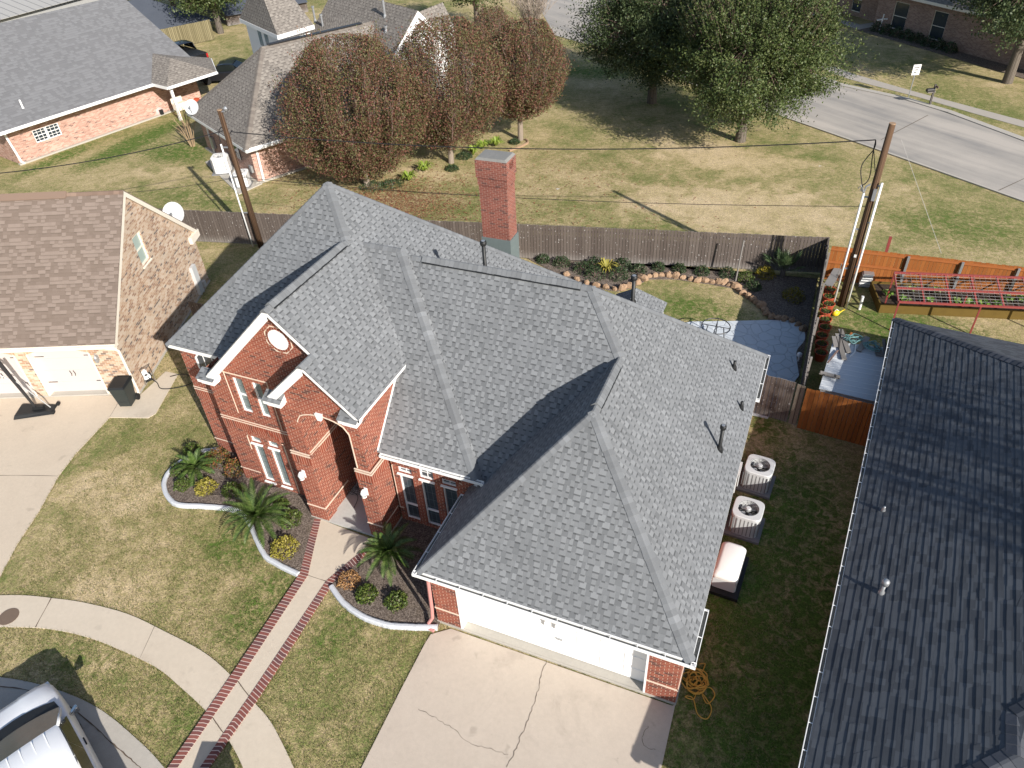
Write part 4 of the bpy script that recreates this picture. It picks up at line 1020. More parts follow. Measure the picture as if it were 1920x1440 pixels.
wallpanel(w_, (0, dep, 0), (-1, 0, 0), -x0, 0, ez)
tw = w_.build('wall', M['brick_tan'], tan)
window(tan, (0, 0, 0), (0, 1, 0), wy0, wy1, wz0, wz1, 1, 1, 'glass_gr', rail=(wz0+wz1)/2, mat='cream', fw=.06, sill=True)
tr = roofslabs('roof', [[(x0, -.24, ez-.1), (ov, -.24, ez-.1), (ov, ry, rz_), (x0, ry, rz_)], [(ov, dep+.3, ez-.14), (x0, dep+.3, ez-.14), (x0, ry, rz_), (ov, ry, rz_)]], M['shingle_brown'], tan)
capset([((x0, ry, rz_), (ov, ry, rz_), (0, -.9, 1), (0, .9, 1))], 'caps_brown', tr, .16, .2)
rv = MB(); rv.hexa([(x0, ry-.2, rz_-.13), (-2.0, ry-.2, rz_-.13), (-2.0, ry, rz_+.03), (x0, ry, rz_+.03)], [(x0, ry-.2, rz_-.10), (-2.0, ry-.2, rz_-.10), (-2.0, ry, rz_+.07), (x0, ry, rz_+.07)]); rv.build('ridge_vent', M['caps_brown'], tr)
rb = MB()
for p, q in (((ov, -.26, ez-.1), (ov, ry, rz_)), ((ov, dep+.3, ez-.14), (ov, ry, rz_))):
    p, q = Vector(p), Vector(q); a, b = Z*(-.04), Z*(-.26)
    rb.hexa([p+b-Vector((.03, 0, 0)), q+b-Vector((.03, 0, 0)), q+b, p+b], [p+a-Vector((.03, 0, 0)), q+a-Vector((.03, 0, 0)), q+a, p+a])
    rb.poly([p+b+Z*.03, q+b+Z*.03, q+b+Z*.03-Vector((ov, 0, 0)), p+b+Z*.03-Vector((ov, 0, 0))])
build_each(rb, 'rake_board', M['cream'], tan)
ret = MB(); ret.box(-.25, ov+.02, dep-.55, dep+.35, ez-.42, ez-.12); build_each(ret, 'cornice', M['cream'], tan)
g_ = MB(); gi_ = MB(); gutter(g_, gi_, (x0, -.24, ez-.14), (ov, -.24, ez-.14), (0, -1, 0)); go = build_each(g_, 'gutter', M['cream'], tan); build_each(gi_, 'gutter_trough', M['galv'], go)
fb = MB(); fb.box(x0, ov-.03, -.22, -.002, ez-.30, ez-.15); build_each(fb, 'fascia', M['cream'], tan)
dn = MB(); dn.tube([(-.25, -.30, ez-.25), (-.05, -.12, ez-.42), (.02, -.06, ez-.55), (.03, -.05, .2), (.05, -.16, .06)], .05, 8); build_each(dn, 'downspout', M['cream'], tan)
for d in (d1, d2):
    g = MB(); g.box(d[0], d[1], .26, .30, 0, 2.22)
    for j in range(4): g.box(d[0]+.02, d[1]-.02, .245, .26, .02+j*.545, .545+j*.545-.02)
    o = g.build('garage_door', M['pinkdoor'], tan)
    hh = MB(); c = (d[0]+d[1])/2
    for s in (-.07, .07): hh.tube([(c+s, .22, .80), (c+s+.05, .19, .92), (c+s, .22, 1.04)], .014, 5)
    for xx in (d[0]+.06, d[1]-.06-.35): hh.box(xx, xx+.35, .235, .25, .50, .53); hh.box(xx, xx+.35, .235, .25, 1.70, 1.73)
    build_each(hh, 'handle', M['metal_dk'], o)
    fm = MB(); fm.box(d[0]-.012, d[0]+.05, -.012, .25, 0, 2.1); fm.box(d[1]-.05, d[1]+.012, -.012, .25, 0, 2.1); build_each(fm, 'door_frame', M['cream'], o)
    a_ = MB(); k = 30
    for i in range(k):
        f = lambda s, e: (d[0]-.05+(d[1]-d[0]+.1)*s, 1.98+e+.24*(1-(2*s-1)**2))
        p, q, r_, s_ = f((i+.1)/k, 0), f((i+.9)/k, 0), f((i+.9)/k, .17), f((i+.1)/k, .17)
        a_.hexa([(p[0], -.02, p[1]), (q[0], -.02, q[1]), (q[0], .24, q[1]), (p[0], .24, p[1])], [(s_[0], -.02, s_[1]), (r_[0], -.02, r_[1]), (r_[0], .24, r_[1]), (s_[0], .24, s_[1])])
    build_each(a_, 'brick_arch', m_plain('tan_rowlock', (.46, .31, .21), .85, .2, .35, 5) if d is d1 else bpy.data.materials['tan_rowlock'], tan)
sf = MB(); sf.box(x0, .03, -.03, .02, -.05, .06); sf.box(0, .05, 0, dep, -.05, .06); sf.box(d1[0], d2[1], .02, .40, -.05, .05); build_each(sf, 'foundation', M['slab'], tan)
lm = MB(); lx = d2[1]+.25; lm.lathe([(.02, -.16), (.07, -.1), (.08, .08), (.02, .16)], (lx, -.12, 1.75), 8); lm.box(lx-.04, lx+.04, -.03, 0, 1.65, 1.9); lm.tube([(lx, 0, 1.95), (lx, -.1, 2.0), (lx, -.12, 1.9)], .012, 5); lm.build('wall_lamp', M['galv'], tan)
def wy(px, py): p = Mii @ PL(px, py, Mi.to_3x3() @ Vector((1, 0, 0)), LB); return p.y, p.z
mb_ = MB(); a = wy(357, 513); b = wy(375, 552); mb_.box(0, .14, a[0]+.02, a[0]+.42, b[1]+.06, a[1]+.25); mbo = build_each(mb_, 'meter_box', M['acwhite'], tan)
mc = MB(); mc.box(0, .12, a[0]+.62, a[0]+.84, b[1]+.1, b[1]+.36); build_each(mc, 'meter_box', M['acwhite'], tan)
mp = MB(); mp.tube([(.08, a[0]+.46, .0), (.08, a[0]+.46, a[1]+.2), (.05, a[0]+.38, a[1]+.26)], .035, 8); mp.tube([(.08, a[0]+.2, .0), (.08, a[0]+.2, b[1])], .018, 6); mp.build('conduit', M['galv'], mbo)

# ------------------------------------------------------------------ slate roofed neighbour on the right
SA = math.atan2(-.08146, .99668); SB = Vector((9.095, -3.3, 0))
slate = thing('slate_roof_house', 'long house with dark slate grey roof and white eave gutter beside shaded yard', 'house', SB, SA)
pz = .42; ev = 1.98; rz2 = lambda u: ev+pz*u; SL = 19.17; wr = 3.22; wv = 4.02; fy0 = wv-wr
P0, P1 = (0, 0, ev), (0, SL, ev); mr = 7.0
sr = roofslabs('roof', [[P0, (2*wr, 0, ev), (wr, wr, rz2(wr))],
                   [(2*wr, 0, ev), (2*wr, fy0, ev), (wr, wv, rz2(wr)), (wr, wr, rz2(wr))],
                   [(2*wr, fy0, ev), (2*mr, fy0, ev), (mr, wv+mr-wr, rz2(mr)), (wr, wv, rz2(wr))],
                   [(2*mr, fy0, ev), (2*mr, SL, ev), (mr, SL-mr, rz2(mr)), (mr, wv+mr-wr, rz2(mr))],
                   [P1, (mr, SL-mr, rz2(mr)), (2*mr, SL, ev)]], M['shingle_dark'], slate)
# the slope towards the yard is laid course by course, so low sun catches every butt edge
cm = MB(); ce = .168; k = int(mr/(ce*math.cos(math.atan(pz))))+1; du_ = mr/k
lo_v = lambda u: u if u <= wr else wv+(u-wr)
for i in range(k):
    u0, u1 = i*du_, (i+1)*du_
    for (v0a, v0b, v1a, v1b) in ((lo_v(u0), lo_v(u1), SL-u0, SL-u1),):
        if u0 < wr < u1: v0b = lo_v(u1)
        t_ = 0.0; Ln = v1a-v0a
        while t_ < 1:
            t2_ = min(1, t_+random.choice((.25, .33, .5, .33))*random.uniform(.7, 1.3)/Ln); hb = random.choice((.005, .0075, .0075, .010)); e_ = random.uniform(-.006, .006)
            ba, bb_ = v0a+(v1a-v0a)*t_, v0a+(v1a-v0a)*t2_; ta, tb2 = v0b+(v1b-v0b)*t_, v0b+(v1b-v0b)*t2_
            b0 = [(u0+e_, ba, rz2(u0+e_)+hb), (u0+e_, bb_, rz2(u0+e_)+hb), (u1+.02, tb2, rz2(u1)+.0035), (u1+.02, ta, rz2(u1)+.0035)]
            cm.hexa([(x, y, z-.03) for x, y, z in (b0[0], b0[3], b0[2], b0[1])], [b0[0], b0[3], b0[2], b0[1]]); t_ = t2_
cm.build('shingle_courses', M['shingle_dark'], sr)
nl_, nr_, nf_, nb_ = (-pz, 0, 1), (pz, 0, 1), (0, -pz, 1), (0, pz, 1)
capset([(P0, (wr, wr, rz2(wr)), nl_, nf_), ((wr, wr, rz2(wr)), (wr, wv, rz2(wr)), nl_, nr_), ((wr, wv, rz2(wr)), (mr, wv+mr-wr, rz2(mr)), nl_, nf_), (P1, (mr, SL-mr, rz2(mr)), nl_, nb_), ((mr, SL-mr, rz2(mr)), (mr, wv+mr-wr, rz2(mr)), nl_, nr_)], 'caps_dark', sr, .2, .2)
svm = MB(); svm.bar((wr+.21, wr-.9, rz2(wr)-.08), (wr+.21, wv-.35, rz2(wr)-.08), .025, .03); svm.build('ridge_vent', M['black'], sr)
sw = MB(); sw.box(.35, 2*wr-.35, .35, 4, 0, ev-.02); sw.box(.35, 2*mr-.35, 1.4, SL-.35, 0, ev-.022); sw.build('wall', M['brick_brown'], slate)
sg = MB(); si = MB(); gutter(sg, si, (0, SL+.03, ev-.03), (0, -.1, ev-.03), (-1, 0, 0), .10, .09); sgo = build_each(sg, 'gutter', M['white'], slate); build_each(si, 'gutter_trough', M['gutter_in'], sgo)
sfa = MB(); sfa.box(.0, .35, 0, SL, ev-.16, ev-.12); sfa.box(0, .02, 0, SL, ev-.16, ev-.045); sfa.box(0, 2*mr, SL-.015, SL+.005, ev-.16, ev-.045); build_each(sfa, 'fascia', M['white'], slate)
def spipe(u, v, hh, r, mat, head):
    p = MB(); z = rz2(u); p.lathe([(r*2, -.1), (r*1.8, .05), (r, .1), (r, hh)], (u, v, z), 10)
    if head: p.lathe([(r*1.9, hh-.1), (r*2.1, hh-.04), (r*2.1, hh+.02), (r*1.2, hh+.07)], (u, v, z), 12)
    p.build('vent_pipe', M[mat], slate, True)
spipe(.81, 6.64, .42, .04, 'galv', True); spipe(.58, 9.38, .16, .03, 'galv', False)

# ------------------------------------------------------------------ houses behind
ash = thing('ash_roof_house', 'pink brick house with wide plain grey roof and lawn strip below', 'house')
D1 = Vector((.226, .974, 0)); N1 = Vector((.974, -.226, 0)); O1 = Vector((-39.44, 19.78, 0))
AX = lambda u, n, z: O1+D1*u+N1*n+Z*z
rr1 = roofslabs('roof', [[AX(-.3, 0, 2.4), AX(14.6, 0, 2.4), AX(14.8, -8.2, 6.5), AX(-.3, -8.2, 6.5)], [AX(14.8, -8.2, 6.5), AX(-.3, -8.2, 6.5), AX(-.3, -16.4, 2.4), AX(14.6, -16.4, 2.4)]], M['shingle_ash'], ash)
aw = MB()
wu0, wu1 = None, None
p0 = G(38, 308); uw0 = (p0-O1).dot(D1); nw = (p0-O1).dot(N1)
wo = lambda u: AX(u, nw, 0)
f1 = PL(60, 240, N1, AX(0, nw, 0)); f2 = PL(103, 219, N1, AX(0, nw, 0)); f3 = PL(68, 269, N1, AX(0, nw, 0))
ww0, ww1 = (f1-O1).dot(D1)-.1, (f2-O1).dot(D1); wz_0, wz_1 = max(.5, f3.z), f1.z-.15
wallpanel(aw, wo(uw0), D1, 14.3-uw0, 0, 2.3, [(ww0-uw0, ww1-uw0, wz_0, wz_1)], .1)
wallpanel(aw, wo(uw0)-N1*15, N1, 15, 0, 2.5); wallpanel(aw, wo(14.3), -N1, 15, 0, 2.5)
aw.poly([wo(14.3)+Z*2.4, wo(14.3)-N1*7.5+Z*6.2, wo(14.3)-N1*15+Z*2.4]); aw.poly([wo(uw0)+Z*2.4, wo(uw0)-N1*15+Z*2.4, wo(uw0)-N1*7.5+Z*6.2])
aw.build('wall', M['brick_pink'], ash)
wm = (ww0+ww1)/2
window(ash, wo(0), D1, ww0, wm-.02, wz_0, wz_1, 3, 4, 'glass_dk', rail=(wz_0+wz_1)/2, fw=.05, mun=.022)
window(ash, wo(0), D1, wm+.02, ww1, wz_0, wz_1, 3, 4, 'glass_dk', rail=(wz_0+wz_1)/2, fw=.05, mun=.022)
ag = MB(); ai = MB(); gutter(ag, ai, AX(-.3, 0, 2.37), AX(10.5, 0, 2.37), N1, .13, .13); ago = build_each(ag, 'gutter', M['white'], ash); build_each(ai, 'gutter_trough', M['gutter_in'], ago)
af = MB(); af.bar(AX(-.3, -.05, 2.27), AX(14.6, -.05, 2.27), .04, .2); af.poly([AX(-.3, 0, 2.2), AX(-.3, nw, 2.2), AX(14.6, nw, 2.2), AX(14.6, 0, 2.2)]); build_each(af, 'fascia', M['white'], ash)
ad = MB(); ad.tube([AX(.1, .05, 2.25), AX(.35, nw+.12, 1.95), wo(uw0+.1)+N1*.1+Z*.15, wo(uw0+.2)+N1*.3+Z*.05], .07, 7); build_each(ad, 'downspout', M['white'], ash)
av = MB(); q = AX(2.2, -1.2, 3.0); av.lathe([(.1, -.1), (.06, .05), (.05, .5)], q, 8); av.build('vent_pipe', M['pvc'], rr1)
afd = MB(); afd.bar(wo(uw0-.1)+N1*.12+Z*.03, wo(14.3)+N1*.12+Z*.03, .25, .1); build_each(afd, 'foundation', M['slab'], ash)
# breezeway wing with a hipped end
bz = roofslabs('roof', [[AX(10.4, 1.8, 2.42), AX(14.4, 1.9, 2.42), AX(12.5, -.3, 3.55)], [AX(10.4, 1.8, 2.42), AX(12.5, -.3, 3.55), AX(12.5, -2.4, 3.6), AX(10.4, -.05, 2.44)], [AX(14.4, 1.9, 2.42), AX(16.4, -1.5, 2.44), AX(15.0, -3.4, 2.6), AX(12.5, -2.4, 3.6), AX(12.5, -.3, 3.55)]], M['shingle_taupe'], ash)
bzt = MB(); bi = MB(); gutter(bzt, bi, AX(10.4, 1.8, 2.39), AX(14.4, 1.9, 2.39), N1, .13, .13); o = build_each(bzt, 'gutter', M['white'], ash); build_each(bi, 'gutter_trough', M['gutter_in'], o)
bf = MB(); bf.bar(AX(10.4, 1.8, 2.32), AX(10.4, 0, 2.32), .05, .2); bf.bar(AX(14.4, 1.9, 2.32), AX(16.4, -1.4, 2.32), .05, .2); build_each(bf, 'fascia', M['white'], ash)
bc = MB()
bc.bar(AX(10.75, 1.55, 0), AX(10.75, 1.55, 2.3), .16, .16, D1); build_each(bc, 'porch_post', M['white'], ash)
bd = MB(); bd.bar(AX(10.55, -1.0, 1.1), AX(11.9, -1.0, 1.1), .06, 2.2); bd.build('porch_door', M['pinkdoor'], ash)
# taupe roofed house with dormer
tau = thing('dormer_house', 'pink brick house with taupe hipped roof, white dormer and white gable', 'house')
O2 = Vector((-22.43, 21.62, 0)); Lv = Vector((-.885, .466, 0)); Dv = Vector((.466, .885, 0))
B = lambda l, d, z: O2+Lv*l+Dv*d+Z*z
ph = .83
t1 = roofslabs('roof', [[B(0, 0, 2.4), B(9, 0, 2.4), B(4.5, 4.1, 6.15)], [B(0, 0, 2.4), B(4.5, 4.1, 6.15), B(4.5, 11.6, 6.15), B(0, 11.9, 2.4)],
                        [B(9, 0, 2.4), B(9.0, 4.0, 2.4), B(4.5, 8.5, 6.15), B(4.5, 4.1, 6.15)],
                        [B(9.0, 3.0, 2.4), B(14.0, 7.5, 2.4), B(10.0, 11.5, 5.9), B(4.6, 11.6, 6.15), B(4.6, 7.4, 6.1)],
                        [B(.75, 12.7, 7.1), B(11, 12.7, 7.1), B(11, 8.7, 3.1), B(.75, 8.9, 3.3)], [B(.75, 12.7, 7.1), B(11, 12.7, 7.1), B(11, 16.8, 3.0), B(.75, 16.8, 3.0)]], M['shingle_taupe'], tau)
nh = [(-Dv*ph+Z), (-Lv*ph+Z), (Lv*ph+Z), (Dv*ph+Z)]
capset([(B(0, 0, 2.4), B(4.5, 4.1, 6.15), nh[0], nh[1]), (B(9, 0, 2.4), B(4.5, 4.1, 6.15), nh[0], nh[2]), (B(4.5, 4.1, 6.15), B(4.5, 11.6, 6.15), nh[1], nh[2])], 'caps_taupe', t1, .2, .22)
rvm = MB(); rvm.bar(B(4.5, 4.5, 6.2), B(4.5, 10.8, 6.2), .3, .06); rvm.build('ridge_vent', M['metal_dk'], t1)
bw = MB(); c0 = G(485, 343); cl = (c0-O2).dot(Lv); cd = (c0-O2).dot(Dv)
wallpanel(bw, B(8.6, cd, 0), -Lv, 8.6-cl, 0, 2.35); wallpanel(bw, B(cl, cd, 0), Dv, 12.3-cd, 0, 2.35); wallpanel(bw, B(8.6, 6, 0), -Dv, 6-cd, 0, 2.35)
bw.build('wall', M['brick_pink'], tau)
fg = MB(); fi = MB(); gutter(fg, fi, B(0, 0, 2.37), B(0, 9, 2.37), -Lv, .12, .12); o = build_each(fg, 'gutter', M['white'], tau); build_each(fi, 'gutter_trough', M['gutter_in'], o)
ff = MB(); ff.bar(B(9, 0, 2.28), B(0, 0, 2.28), .04, .18); ff.bar(B(0, 0, 2.26), B(0, 12.6, 2.26), .04, .18); ff.poly([B(9, 0, 2.22), B(9, cd, 2.22), B(0, cd, 2.22), B(0, 0, 2.22)]); ff.poly([B(0, 0, 2.215), B(cl, 0, 2.215), B(cl, 12.5, 2.215), B(0, 12.5, 2.215)]); build_each(ff, 'fascia', M['white'], tau)
fdn = MB(); fdn.tube([B(.02, .35, 2.25), B(cl-.1, cd+.35, 1.9), B(cl-.1, cd+.3, .1)], .07, 7); build_each(fdn, 'downspout', M['white'], tau)
fdn = MB(); fdn.tube([B(7.2, .02, 2.2), B(7.2, cd-.1, 2.0), B(7.2, cd-.1, .1)], .06, 7); build_each(fdn, 'downspout', M['white'], tau)
wd = MB(); wd.bar(B(3.2, cd-.03, .9), B(3.2, cd-.03, 1.9), 1.1, .05, Dv); wd.build('window', M['glass_dk'], tau)
mt = MB(); mt.bar(B(6.9, cd-.1, .5), B(6.9, cd-.1, 1.2), .4, .15, Dv); mt.bar(B(1.2, cd-.1, .6), B(1.2, cd-.1, 1.0), .3, .12, Dv); build_each(mt, 'meter_box', M['galv'], tau)
fdd = MB(); fdd.bar(B(8.6, cd-.08, .03), B(cl-.1, cd-.08, .03), .2, .12); fdd.bar(B(cl-.06, cd, .03), B(cl-.06, 12.3, .03), .2, .12); build_each(fdd, 'foundation', M['slab'], tau)
# dormer: fit to the ridge line
da, db, dc = G(449, 34, 5.6), G(520, 66, 5.6), G(588, 46, 5.6)
dd = da+dc-db; mid = (da+db+dc+dd)/4
top1, top2 = Vector((mid.x, mid.y, 8.4)), Vector((mid.x, mid.y, 8.4))+(dc-db)*.25
top1 = top1-(dc-db)*.25
dr_ = roofslabs('dormer_roof', [[da, db, top1], [db, dc, top2, top1], [dc, dd, top2], [dd, da, top1, top2]], M['shingle_taupe'], tau)
ins = lambda p, k=.86: mid+(p-mid)*k
dw = MB(); dz = lambda p, z: Vector((p.x, p.y, z))
q4 = [ins(p) for p in (da, db, dc, dd)]
for i in range(4): p, q = q4[i], q4[(i+1) % 4]; dw.poly([dz(p, 3.0), dz(q, 3.0), dz(q, 5.62), dz(p, 5.62)])
dwo = dw.build('dormer_wall', M['white'], tau)
dfm = MB()
for p, q in ((da, db), (db, dc), (dc, dd), (dd, da)): dfm.bar(p-Z*.14, q-Z*.14, .06, .26)
dfm.poly([p-Z*.25 for p in (da, db, dc, dd)]); build_each(dfm, 'dormer_fascia', M['white'], tau)
dx = MB(); u_ = (q4[1]-q4[0]); nrm = Vector((u_.y, -u_.x, 0)).normalized()
for s in (.42, .62): dx.bar(q4[0].lerp(q4[1], s)+nrm*.02+Z*(-1.35), q4[0].lerp(q4[1], s)+nrm*.02+Z*(-.35), .55, .04, nrm)
dx.build('window', M['glass_lt'], tau)
# white gable at the far end
gw = MB(); gw.poly([B(.95, 8.9, 1.5), B(.95, 16.5, 1.5), B(.95, 16.5, 3.2), B(.95, 12.7, 7.0), B(.95, 8.9, 3.2)]); gw.build('gable_wall', M['white'], tau)
grb = MB()
for d_, z_ in ((8.9, 3.3), (16.8, 3.0)):
    a_, b_ = B(.75, 12.7, 7.06)-Lv*.03, B(.75, d_, z_-.04)-Lv*.03
    grb.hexa([a_-Z*.34, b_-Z*.34, b_-Z*.34+Lv*.05, a_-Z*.34+Lv*.05], [a_, b_, b_+Lv*.05, a_+Lv*.05]); grb.poly([a_-Z*.3, b_-Z*.3, b_-Z*.3+Lv*.25, a_-Z*.3+Lv*.25])
build_each(grb, 'rake_board', M['white'], tau)
e0, e1, e2, e3 = G(786, 22, 6.3), G(830, 4, 6.3), G(850, 45, 5.0), G(824, 55, 5.0)
roofslabs('roof', [[e0, e1, e2, e3]], M['shingle_taupe'], tau); k = MB(); k.bar(e3-Z*.14, e2-Z*.14, .06, .24); k.build('fascia', M['white'], tau)
k = MB(); k.poly([e3-Z*.2, e2-Z*.2, dz(e2, 2), dz(e3, 2)]); k.build('gable_wall', M['white'], tau)
def tpipe(px, py, l, d, hh, nm='vent_pipe'):
    q = PL(px, py, -Dv+Z, B(4.5, 12.7, 7.1)); p = MB(); p.lathe([(.13, -.15), (.09, .05), (.07, .1), (.07, hh)], q, 8); p.lathe([(.11, hh-.1), (.11, hh)], q, 8); p.build(nm, M['galv'], t1)
tpipe(591, 38, 5, 12, .9); tpipe(606, 52, 5, 12, .85); tpipe(722, 30, 5, 12, 1.0); tpipe(724, 58, 5, 12, .3)

# metal roofed shed far left and dark roofed house behind the oaks
bar_ = thing('metal_roof_building', 'long building with ribbed grey metal roof at the far left corner', 'building')
s0, s1 = G(-20, 42, 3.2), G(165, -8, 3.2); sdir = (s1-s0).normalized(); sn = Vector((-sdir.y, sdir.x, 0))
n = NT('ribbed_sheet'); U_, V_, _ = n.uv(); rb_ = n.step(n.math('ABSOLUTE', n.math('SUBTRACT', n.math('FRACT', n.math('DIVIDE', U_, .9)), .5)), .44, .47)
M['ribbed'] = n.set(n.mix(rb_, (.36, .35, .33), (.20, .195, .19)), .5, .4, height=n.math('MULTIPLY', rb_, .03))
roofslabs('roof', [[s0-sdir*6, s1+sdir*4, s1+sdir*4+sn*9+Z*2.2, s0-sdir*6+sn*9+Z*2.2], [s1+sdir*4+sn*9+Z*2.2, s0-sdir*6+sn*9+Z*2.2, s0-sdir*6+sn*18, s1+sdir*4+sn*18]], M['ribbed'], bar_)
bm_ = MB(); q0, q1 = dz(s0-sdir*5.5+sn*.5, 0), dz(s1+sdir*3.5+sn*.5, 0)
wallpanel(bm_, q0, sdir, (q1-q0).length, 0, 3.15); wallpanel(bm_, q1, sn, 17, 0, 3.15); bm_.build('wall', M['greymetal'], bar_)
dkh = thing('dark_roof_house', 'low house with dark blue grey roof beneath the far left oaks', 'house')
e0, e1 = G(300, 62, 1.0), G(404, 36, 1.0); hd_ = (e1-e0).normalized(); hn = Vector((-hd_.y, hd_.x, 0))
e0 = e0-hd_*6
roofslabs('roof', [[e0, e1, e1-hd_*4+hn*5+Z*2.2, e0+hn*5+Z*2.2], [e1, e1+hn*10, e1-hd_*4+hn*5+Z*2.2], [e1+hn*10, e0+hn*10, e0+hn*5+Z*2.2, e1-hd_*4+hn*5+Z*2.2]], M['navyroof'], dkh)
k = MB(); wallpanel(k, dz(e0+hn*.4, 0), hd_, (e1-e0).length-.4, 0, .95); wallpanel(k, dz(e1-hd_*.4+hn*.4, 0), hn, 9, 0, .95); k.build('wall', M['fence_grey'], dkh)
dk2 = thing('dark_roof_house', 'second low dark roof right of the oak trunk beside taupe roof', 'house')
e0, e1 = G(424, 30, 1.0), G(470, 22, 1.0); hd_ = (e1-e0).normalized(); hn = Vector((-hd_.y, hd_.x, 0)); e1 = e1+hd_*6
roofslabs('roof', [[e0, e1, e1+hn*5+Z*2, e0+hn*5+Z*2], [e1+hn*5+Z*2, e0+hn*5+Z*2, e0+hn*10, e1+hn*10]], M['navyroof'], dk2)
k = MB(); wallpanel(k, dz(e0+hn*.4, 0), hd_, (e1-e0).length, 0, .95); wallpanel(k, dz(e0+hn*9.6, 0), -hn, 9.2, 0, .95); k.build('wall', M['fence_grey'], dk2)

# brick house across the road
far = thing('far_brick_house', 'shaded brown brick house across the road with tall dark windows', 'house')
xa, xb = G(1636, 52), G(1885, 122); xd = (xb-xa).normalized(); xn = Vector((-xd.y, xd.x, 0))
k = MB(); xl = (xb-xa).length
X = lambda a, n_, z: xa+xd*a+xn*n_+Z*z
onw = lambda px, py: PL(px, py, xn, xa)
w1a, w1b = (onw(1668, 50)-xa).dot(xd), (onw(1695, 52)-xa).dot(xd); w2a, w2b = (onw(1740, 66)-xa).dot(xd), (onw(1766, 72)-xa).dot(xd)
wallpanel(k, X(0, 0, 0), xd, xl+6, 0, 3.0, [(w1a, w1b, .35, 2.35), (w2a, w2b, .35, 2.35)]); wallpanel(k, X(-1.2, 2.4, 0), xd, 1.2, 0, 3.0); wallpanel(k, X(0, 2.4, 0), -xn, 2.4, 0, 3.0)
wallpanel(k, X(-9, 1.6, 0), xd, 7.8, 0, 3.0, [(4.6, 5.7, .35, 2.35)]); wallpanel(k, X(xl+6, 0, 0), xn, 12, 0, 3); k.build('wall', M['brick_brown'], far)
window(far, X(0, 0, 0), xd, w1a, w1b, .35, 2.35, 1, 1, 'glass_dk', rail=1.3, mat='cream'); window(far, X(0, 0, 0), xd, w2a, w2b, .35, 2.35, 1, 1, 'glass_dk', rail=1.3, mat='cream'); window(far, X(-9, 1.6, 0), xd, 4.6, 5.7, .35, 2.35, 1, 1, 'glass_dk', rail=1.3, mat='cream')
roofslabs('roof', [[X(-9.5, -.6, 3.0), X(xl+6.5, -.6, 3.0), X(xl+1, 6, 6), X(-9.5, 6, 6)], [X(xl+6.5, -.6, 3), X(xl+6.5, 12.6, 3), X(xl+1, 6, 6)], [X(xl+6.5, 12.6, 3), X(-9.5, 12.6, 3), X(-9.5, 6, 6), X(xl+1, 6, 6)]], M['shingle_taupe'], far)
ff = MB(); ff.bar(X(-9.5, -.6, 2.9), X(xl+6.5, -.6, 2.9), .05, .2); build_each(ff, 'fascia', M['cream'], far)
dd_ = MB(); dd_.bar(X(-.6, 2.35, .05), X(-.6, 2.35, 2.1), .9, .06, xn); dd_.build('front_door', M['doorwood'], far)
fwk = sheet('far_walk', [X(-9, -1.2, 0), X(-.2, -1.2, 0), X(-.2, 2.3, 0), X(-1.2, 2.3, 0), X(-1.3, -.1, 0), X(-9, -.1, 0)], .02, M['bgwalk'], .04)
fbd = sheet('far_bed', [X(-.1, 0, 0), X(-.1, -1.5, 0), X(xl*.6, -1.5, 0), X(xl+3, -1.6, 0), X(xl+3, 0, 0)], .03, M['mulch'], .05)

# ------------------------------------------------------------------ fences
def fence(name, label, a, b, hgt, mat, parts_rail=None, post=None, back=1, npost=0, z0=.04, wob=.015, plank=.14, railmat='wood_grey', postmat='wood_grey'):
    "picket panel from a to b; rails and posts on side back (+1 left of a->b)"
    a, b = Vector((a[0], a[1], 0)), Vector((b[0], b[1], 0)); d = (b-a); L = d.length; d.normalize(); s = Vector((-d.y, d.x, 0))*back
    root = thing(name, label, 'fence', a, math.atan2(d.y, d.x)); k = int(L/plank); m = MB(); sy = back
    for i in range(k):
        x0 = i*L/k+.004; x1 = (i+1)*L/k-.004; hh = hgt+random.uniform(-wob, wob); o = random.uniform(-.004, .004)
        m.hexa([(x0, -.01+o, z0), (x1, -.01+o, z0), (x1, .01+o, z0), (x0, .01+o, z0)], [(x0, -.01+o, hh), (x1, -.01+o, hh), (x1, .01+o, hh), (x0, .01+o, hh)])
    m.build('board_panel', M[mat], root)
    for zz in parts_rail or ():
        r = MB(); r.box(0, L, min(.015*sy, .055*sy), max(.015*sy, .055*sy), zz-.045, zz+.045); r.build('rail', M[railmat], root)
    for i in range(npost):
        x = L*(i+.5)/npost if npost > 1 else L*.5
        p = MB(); p.box(x-.045, x+.045, min(.06*sy, .13*sy), max(.06*sy, .13*sy), 0, hgt-.04); p.build('fence_post', M[postmat], root)
    return root
FC = Vector((8.05, 21.75, 0))
fence('wooden_fence', 'long weathered grey picket fence behind the back bed and chimney', (-23.6, 15.05), FC, 1.75, 'fence_grey', (.35, 1.5), back=1, npost=0)
fence('wooden_fence', 'dark side picket fence between patio bed and red pots', (8.05, 11.65), (8.05, 21.7), 1.75, 'fence_grey', (.4, 1.4), back=-1, npost=4)
fence('fence_gate', 'short weathered grey gate between garage wall and red stained fence', (6.62, 11.42), (7.82, 11.3), 1.75, 'fence_grey', (.4, 1.4), back=1, npost=0)
fence('wooden_fence', 'narrow pale post board at the end of the grey gate', (7.86, 11.28), (8.13, 11.22), 1.72, 'fence_grey2', (.5, 1.3), back=1, npost=0)
fence('wooden_fence', 'red stained fence in front of the white shed roof', (8.16, 11.12), (10.55, 10.9), 1.75, 'fence_red', (.4, 1.4), back=1, npost=0)
fence('wooden_fence', 'red stained back fence with steel posts behind the trellis', (8.2, 21.25), (24, 22.25), 1.62, 'fence_red', (.25, .9, 1.5), back=-1, npost=8, railmat='wood_red', postmat='galv')
